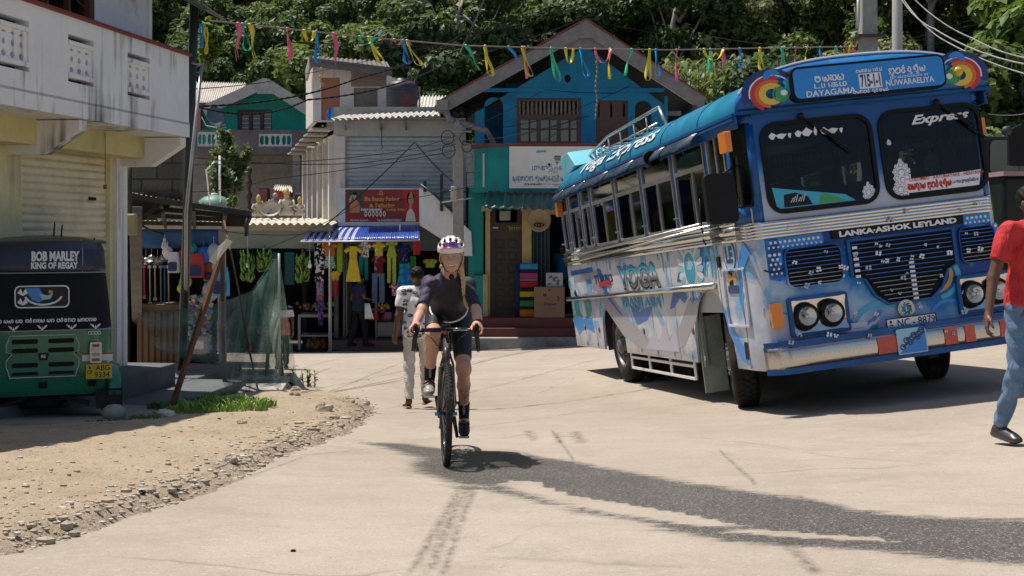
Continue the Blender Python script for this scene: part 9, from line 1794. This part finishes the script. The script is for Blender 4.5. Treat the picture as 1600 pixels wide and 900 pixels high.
sh_m,nt,bs=nodes("cycling_shorts");bs.inputs["Roughness"].default_value=.45;bs.inputs["Base Color"].default_value=(.012,.012,.014,1);bump(nt,bs,noise(nt,20,3),.2,.01);Fs.mesh("shorts",sh_m,rd_)
hemc=J['pelvis']+v3(0,-.14,.04);mb=MB();mb.tube([J['pelvis']*.62+J['chest']*.38+v3(.138*math.cos(a),.0,0)+v3(0,-.092,-.09)*abs(math.sin(a))*1.25+v3(0,-.01,-.02)for a in[PI+PI*k/20 for k in range(21)]],.0065,8);mb.build("jersey_hem",white,rd_)
for q in 'lr':
 Fk=Field(J[q+'a']-.22,J[q+'a']+.26,.006);kn,an=J[q+'k'],J[q+'a'];tp_=an*.55+kn*.45;cf=kn*.68+an*.32+v3(0,.02,0);Fk.cap(cf*.5+an*.5,an,.044,.037,.01);Fk.half(cf*.5+an*.5,nrm(kn-an));Fk.mesh("sock",plain("sock_black",(.014,.014,.016),.8),rd_)
 mb=MB();textmesh(mb,"CAFE DU CYCLISTE",.016,T(*(an*.72+kn*.28+v3(-.0,-.046,.0)))@Matrix.Rotation(R(-90),4,'Y'),.12,depth=.0);mb.build("sock_lettering",white,rd_)
 Fk=Field(J[q+'t']-.26,J[q+'t']+.26,.006);an,tt=J[q+'a'],J[q+'t'];Fk.cap(an-v3(0,-.01,.03),tt+v3(0,-.0,.01),.042,.036,.03);Fk.cap(an+v3(0,.025,-.065),tt+v3(0,-.075,-.0),.034,.034,.02,(1.05,1,.7));Fk.mesh("shoe",plain("shoe_pale",(.30,.28,.27),.4)if q=='l' else plain("shoe_dark",(.02,.02,.022),.4),rd_)
 mb=MB();mb.tube([tt+v3(-.04,.03,.03),tt+v3(0,.02,.055),tt+v3(.04,.03,.03)],.006,6);mb.tube([tt+v3(-.04,.07,.05),tt+v3(0,.06,.078),tt+v3(.04,.07,.05)],.006,6);mb.build("shoe_strap",black,rd_)
Fh=Field(J['head']-.2,J['head']+.24,.0055);hs_=.93;Fh.ell(L(0,-.02,.062),v3(.098,.130,.098)*1.0,.01,Mh);Fh.ell(L(0,-.02,.03),v3(.083,.113,.086),.006,Mh,True);up_=nrm(L(0,0,1)-L(0,0,0));fwd_=nrm(L(0,1,0)-L(0,0,0));Fh.half(L(0,0,.042),nrm(-up_-.12*fwd_))
for(x,y,z,a,b,c_v)in[(0,.10,.135,.011,.06,.02),(-.045,.085,.125,.010,.055,.022),(.045,.085,.125,.010,.055,.022),(-.083,.05,.10,.012,.05,.018),(.083,.05,.10,.012,.05,.018),(0,.0,.175,.011,.05,.03),(-.04,-.03,.165,.010,.06,.03),(.04,-.03,.165,.010,.06,.03),(-.08,-.04,.13,.012,.05,.03),(.08,-.04,.13,.012,.05,.03),(-.028,.115,.095,.010,.03,.012),(.028,.115,.095,.010,.03,.012)]:Fh.ell(L(x,y,z),v3(a,b,c_v),.004,Mh,True)
Fh.mesh("helmet",mat("helmet_white",(.68,.66,.67),.3,var=.05,coat=.4),rd_)
Fi=Field(J['head']-.2,J['head']+.24,.007);Fi.ell(L(0,-.02,.057),v3(.090,.118,.086),.01,Mh);Fi.half(L(0,0,.052),-up_);Fi.mesh("helmet_liner",plain("liner_black",(.015,.012,.012),.8),rd_)
glm,nt,bs=nodes("mirror_lens");bs.inputs["Metallic"].default_value=.9;bs.inputs["Roughness"].default_value=.12;nt.links.new(ramp(nt,noise(nt,14,2),[(.35,(.08,.25,.25)),(.5,(.55,.12,.45)),(.65,(.75,.35,.6))]),bs.inputs["Base Color"])
mb=MB();mb.grid(lambda u,v:tuple(L((u-.5)*.155,.125-.055*(2*u-1)**2-.012*v,.073+.042*v*(1-.35*abs(2*u-1)**3)+.004*math.cos((2*u-1)*3))),24,6);mb.build("sunglasses",glm,rd_,solid=.003);mb=MB();mb.tube([L((u-.5)*.158,.128-.055*(2*u-1)**2,.071+.004*math.cos((2*u-1)*3))for u in[k/16 for k in range(17)]],.003,5);mb.build("sunglass_frame",plain("frame_pink",(.5,.05,.15),.3),rd_)
mb=MB()
for q in(-1,1):mb.tube([L(q*.088,.02,.05),L(q*.080,.02,-.03),L(q*.045,.035,-.098),L(0,.045,-.112)],.003,5);mb.tube([L(q*.088,-.04,.045),L(q*.082,.01,-.02)],.003,5)
mb.build("helmet_strap",black,rd_)
blond=mat("blond_hair",(.55,.38,.2),.5,var=.35,fine=160,scale=20,bmp=.8);mb=MB();mb.smooth=True
for q in(-1,1):mb.tube([L(q*.070,.03,.055),L(q*.080,.015,.02),L(q*.082,-.01,-.02),L(q*.06,-.05,-.06)],[.012,.010,.011,.014],8)
mb.tube([L(-.05,-.07,-.02),L(.0,-.09,-.04),L(.06,-.06,-.06),L(.083,-.01,-.07)],[.03,.028,.016,.012],10)
b0=L(.078,.0,-.06);b3=J['chest']+v3(.105,-.185,-.05)
pts=[b0,J['neck']+v3(.082,-.125,.03),J['chest']+v3(.095,-.195,.07),b3];N=26
for st_ in range(3):
 q=[]
 for k in range(N):t=k/(N-1)*3;i=min(int(t),2);u=t-i;p=pts[i]*(1-u)+pts[i+1]*u;a=k*.95+st_*2*PI/3;q.append(p+v3(.009*math.sin(a),.006*math.cos(a*2),0))
 mb.tube(q,[.0105-.00010*k for k in range(N)],7)
mb.tube([b3,b3+v3(.008,-.002,-.045),b3+v3(.022,.0,-.10)],[.010,.016,.003],8);mb.build("braid",blond,rd_)
mb=MB();w0=J['rw']*.85+J['re']*.15;mb.tube([w0-.012*nrm(J['rw']-J['re']),w0+.012*nrm(J['rw']-J['re'])],.0315,14);mb.box(w0+v3(.0,-.022,.026),(.036,.036,.012));mb.build("wrist_watch",black,rd_,bevel=.003)
mb=MB();mb.ball(tuple(J['neck']+v3(.015,-.112,-.035)),(.02,.014,.02));mb.build("microphone",black,rd_)
mb=MB();z_=J['chest'];mb.tube([J['neck']+v3(.0,-.095,-.03),z_+v3(0,-.155,.06)],.0022,4);mb.build("zip",black,rd_)
cnt2={}
for o in[o for o in col.objects if o.get("group")=="trees on the hillside"]:
 p=o.matrix_world.translation if o.matrix_world.translation.length>.1 else o.location;p=o.location;px=800+FPX*p.x/p.y;z=p.y
 where=("above the left house" if px<480 else "above the dress shop" if px<700 else "above the blue gable" if px<1060 else "above the bus roof" if px<1500 else "at the right edge")
 row="in the front row" if z<48 else "half way up" if z<60 else "high up"
 base_=o["label"].split(" in the mass")[0].split(" on the")[0].split(" high on")[0].split(" at the right")[0];o["label"]="%s %s %s"%(base_,row,where)
 cnt2.setdefault(o["label"],[]).append((px,o))
for k,l in cnt2.items():
 l.sort(key=lambda a:a[0])
 if len(l)>1:
  for i,(px,o)in enumerate(l[:14]):o["label"]=k+", "+("leftmost" if i==0 else "rightmost" if i==len(l)-1 else WORD[i]+" from left")
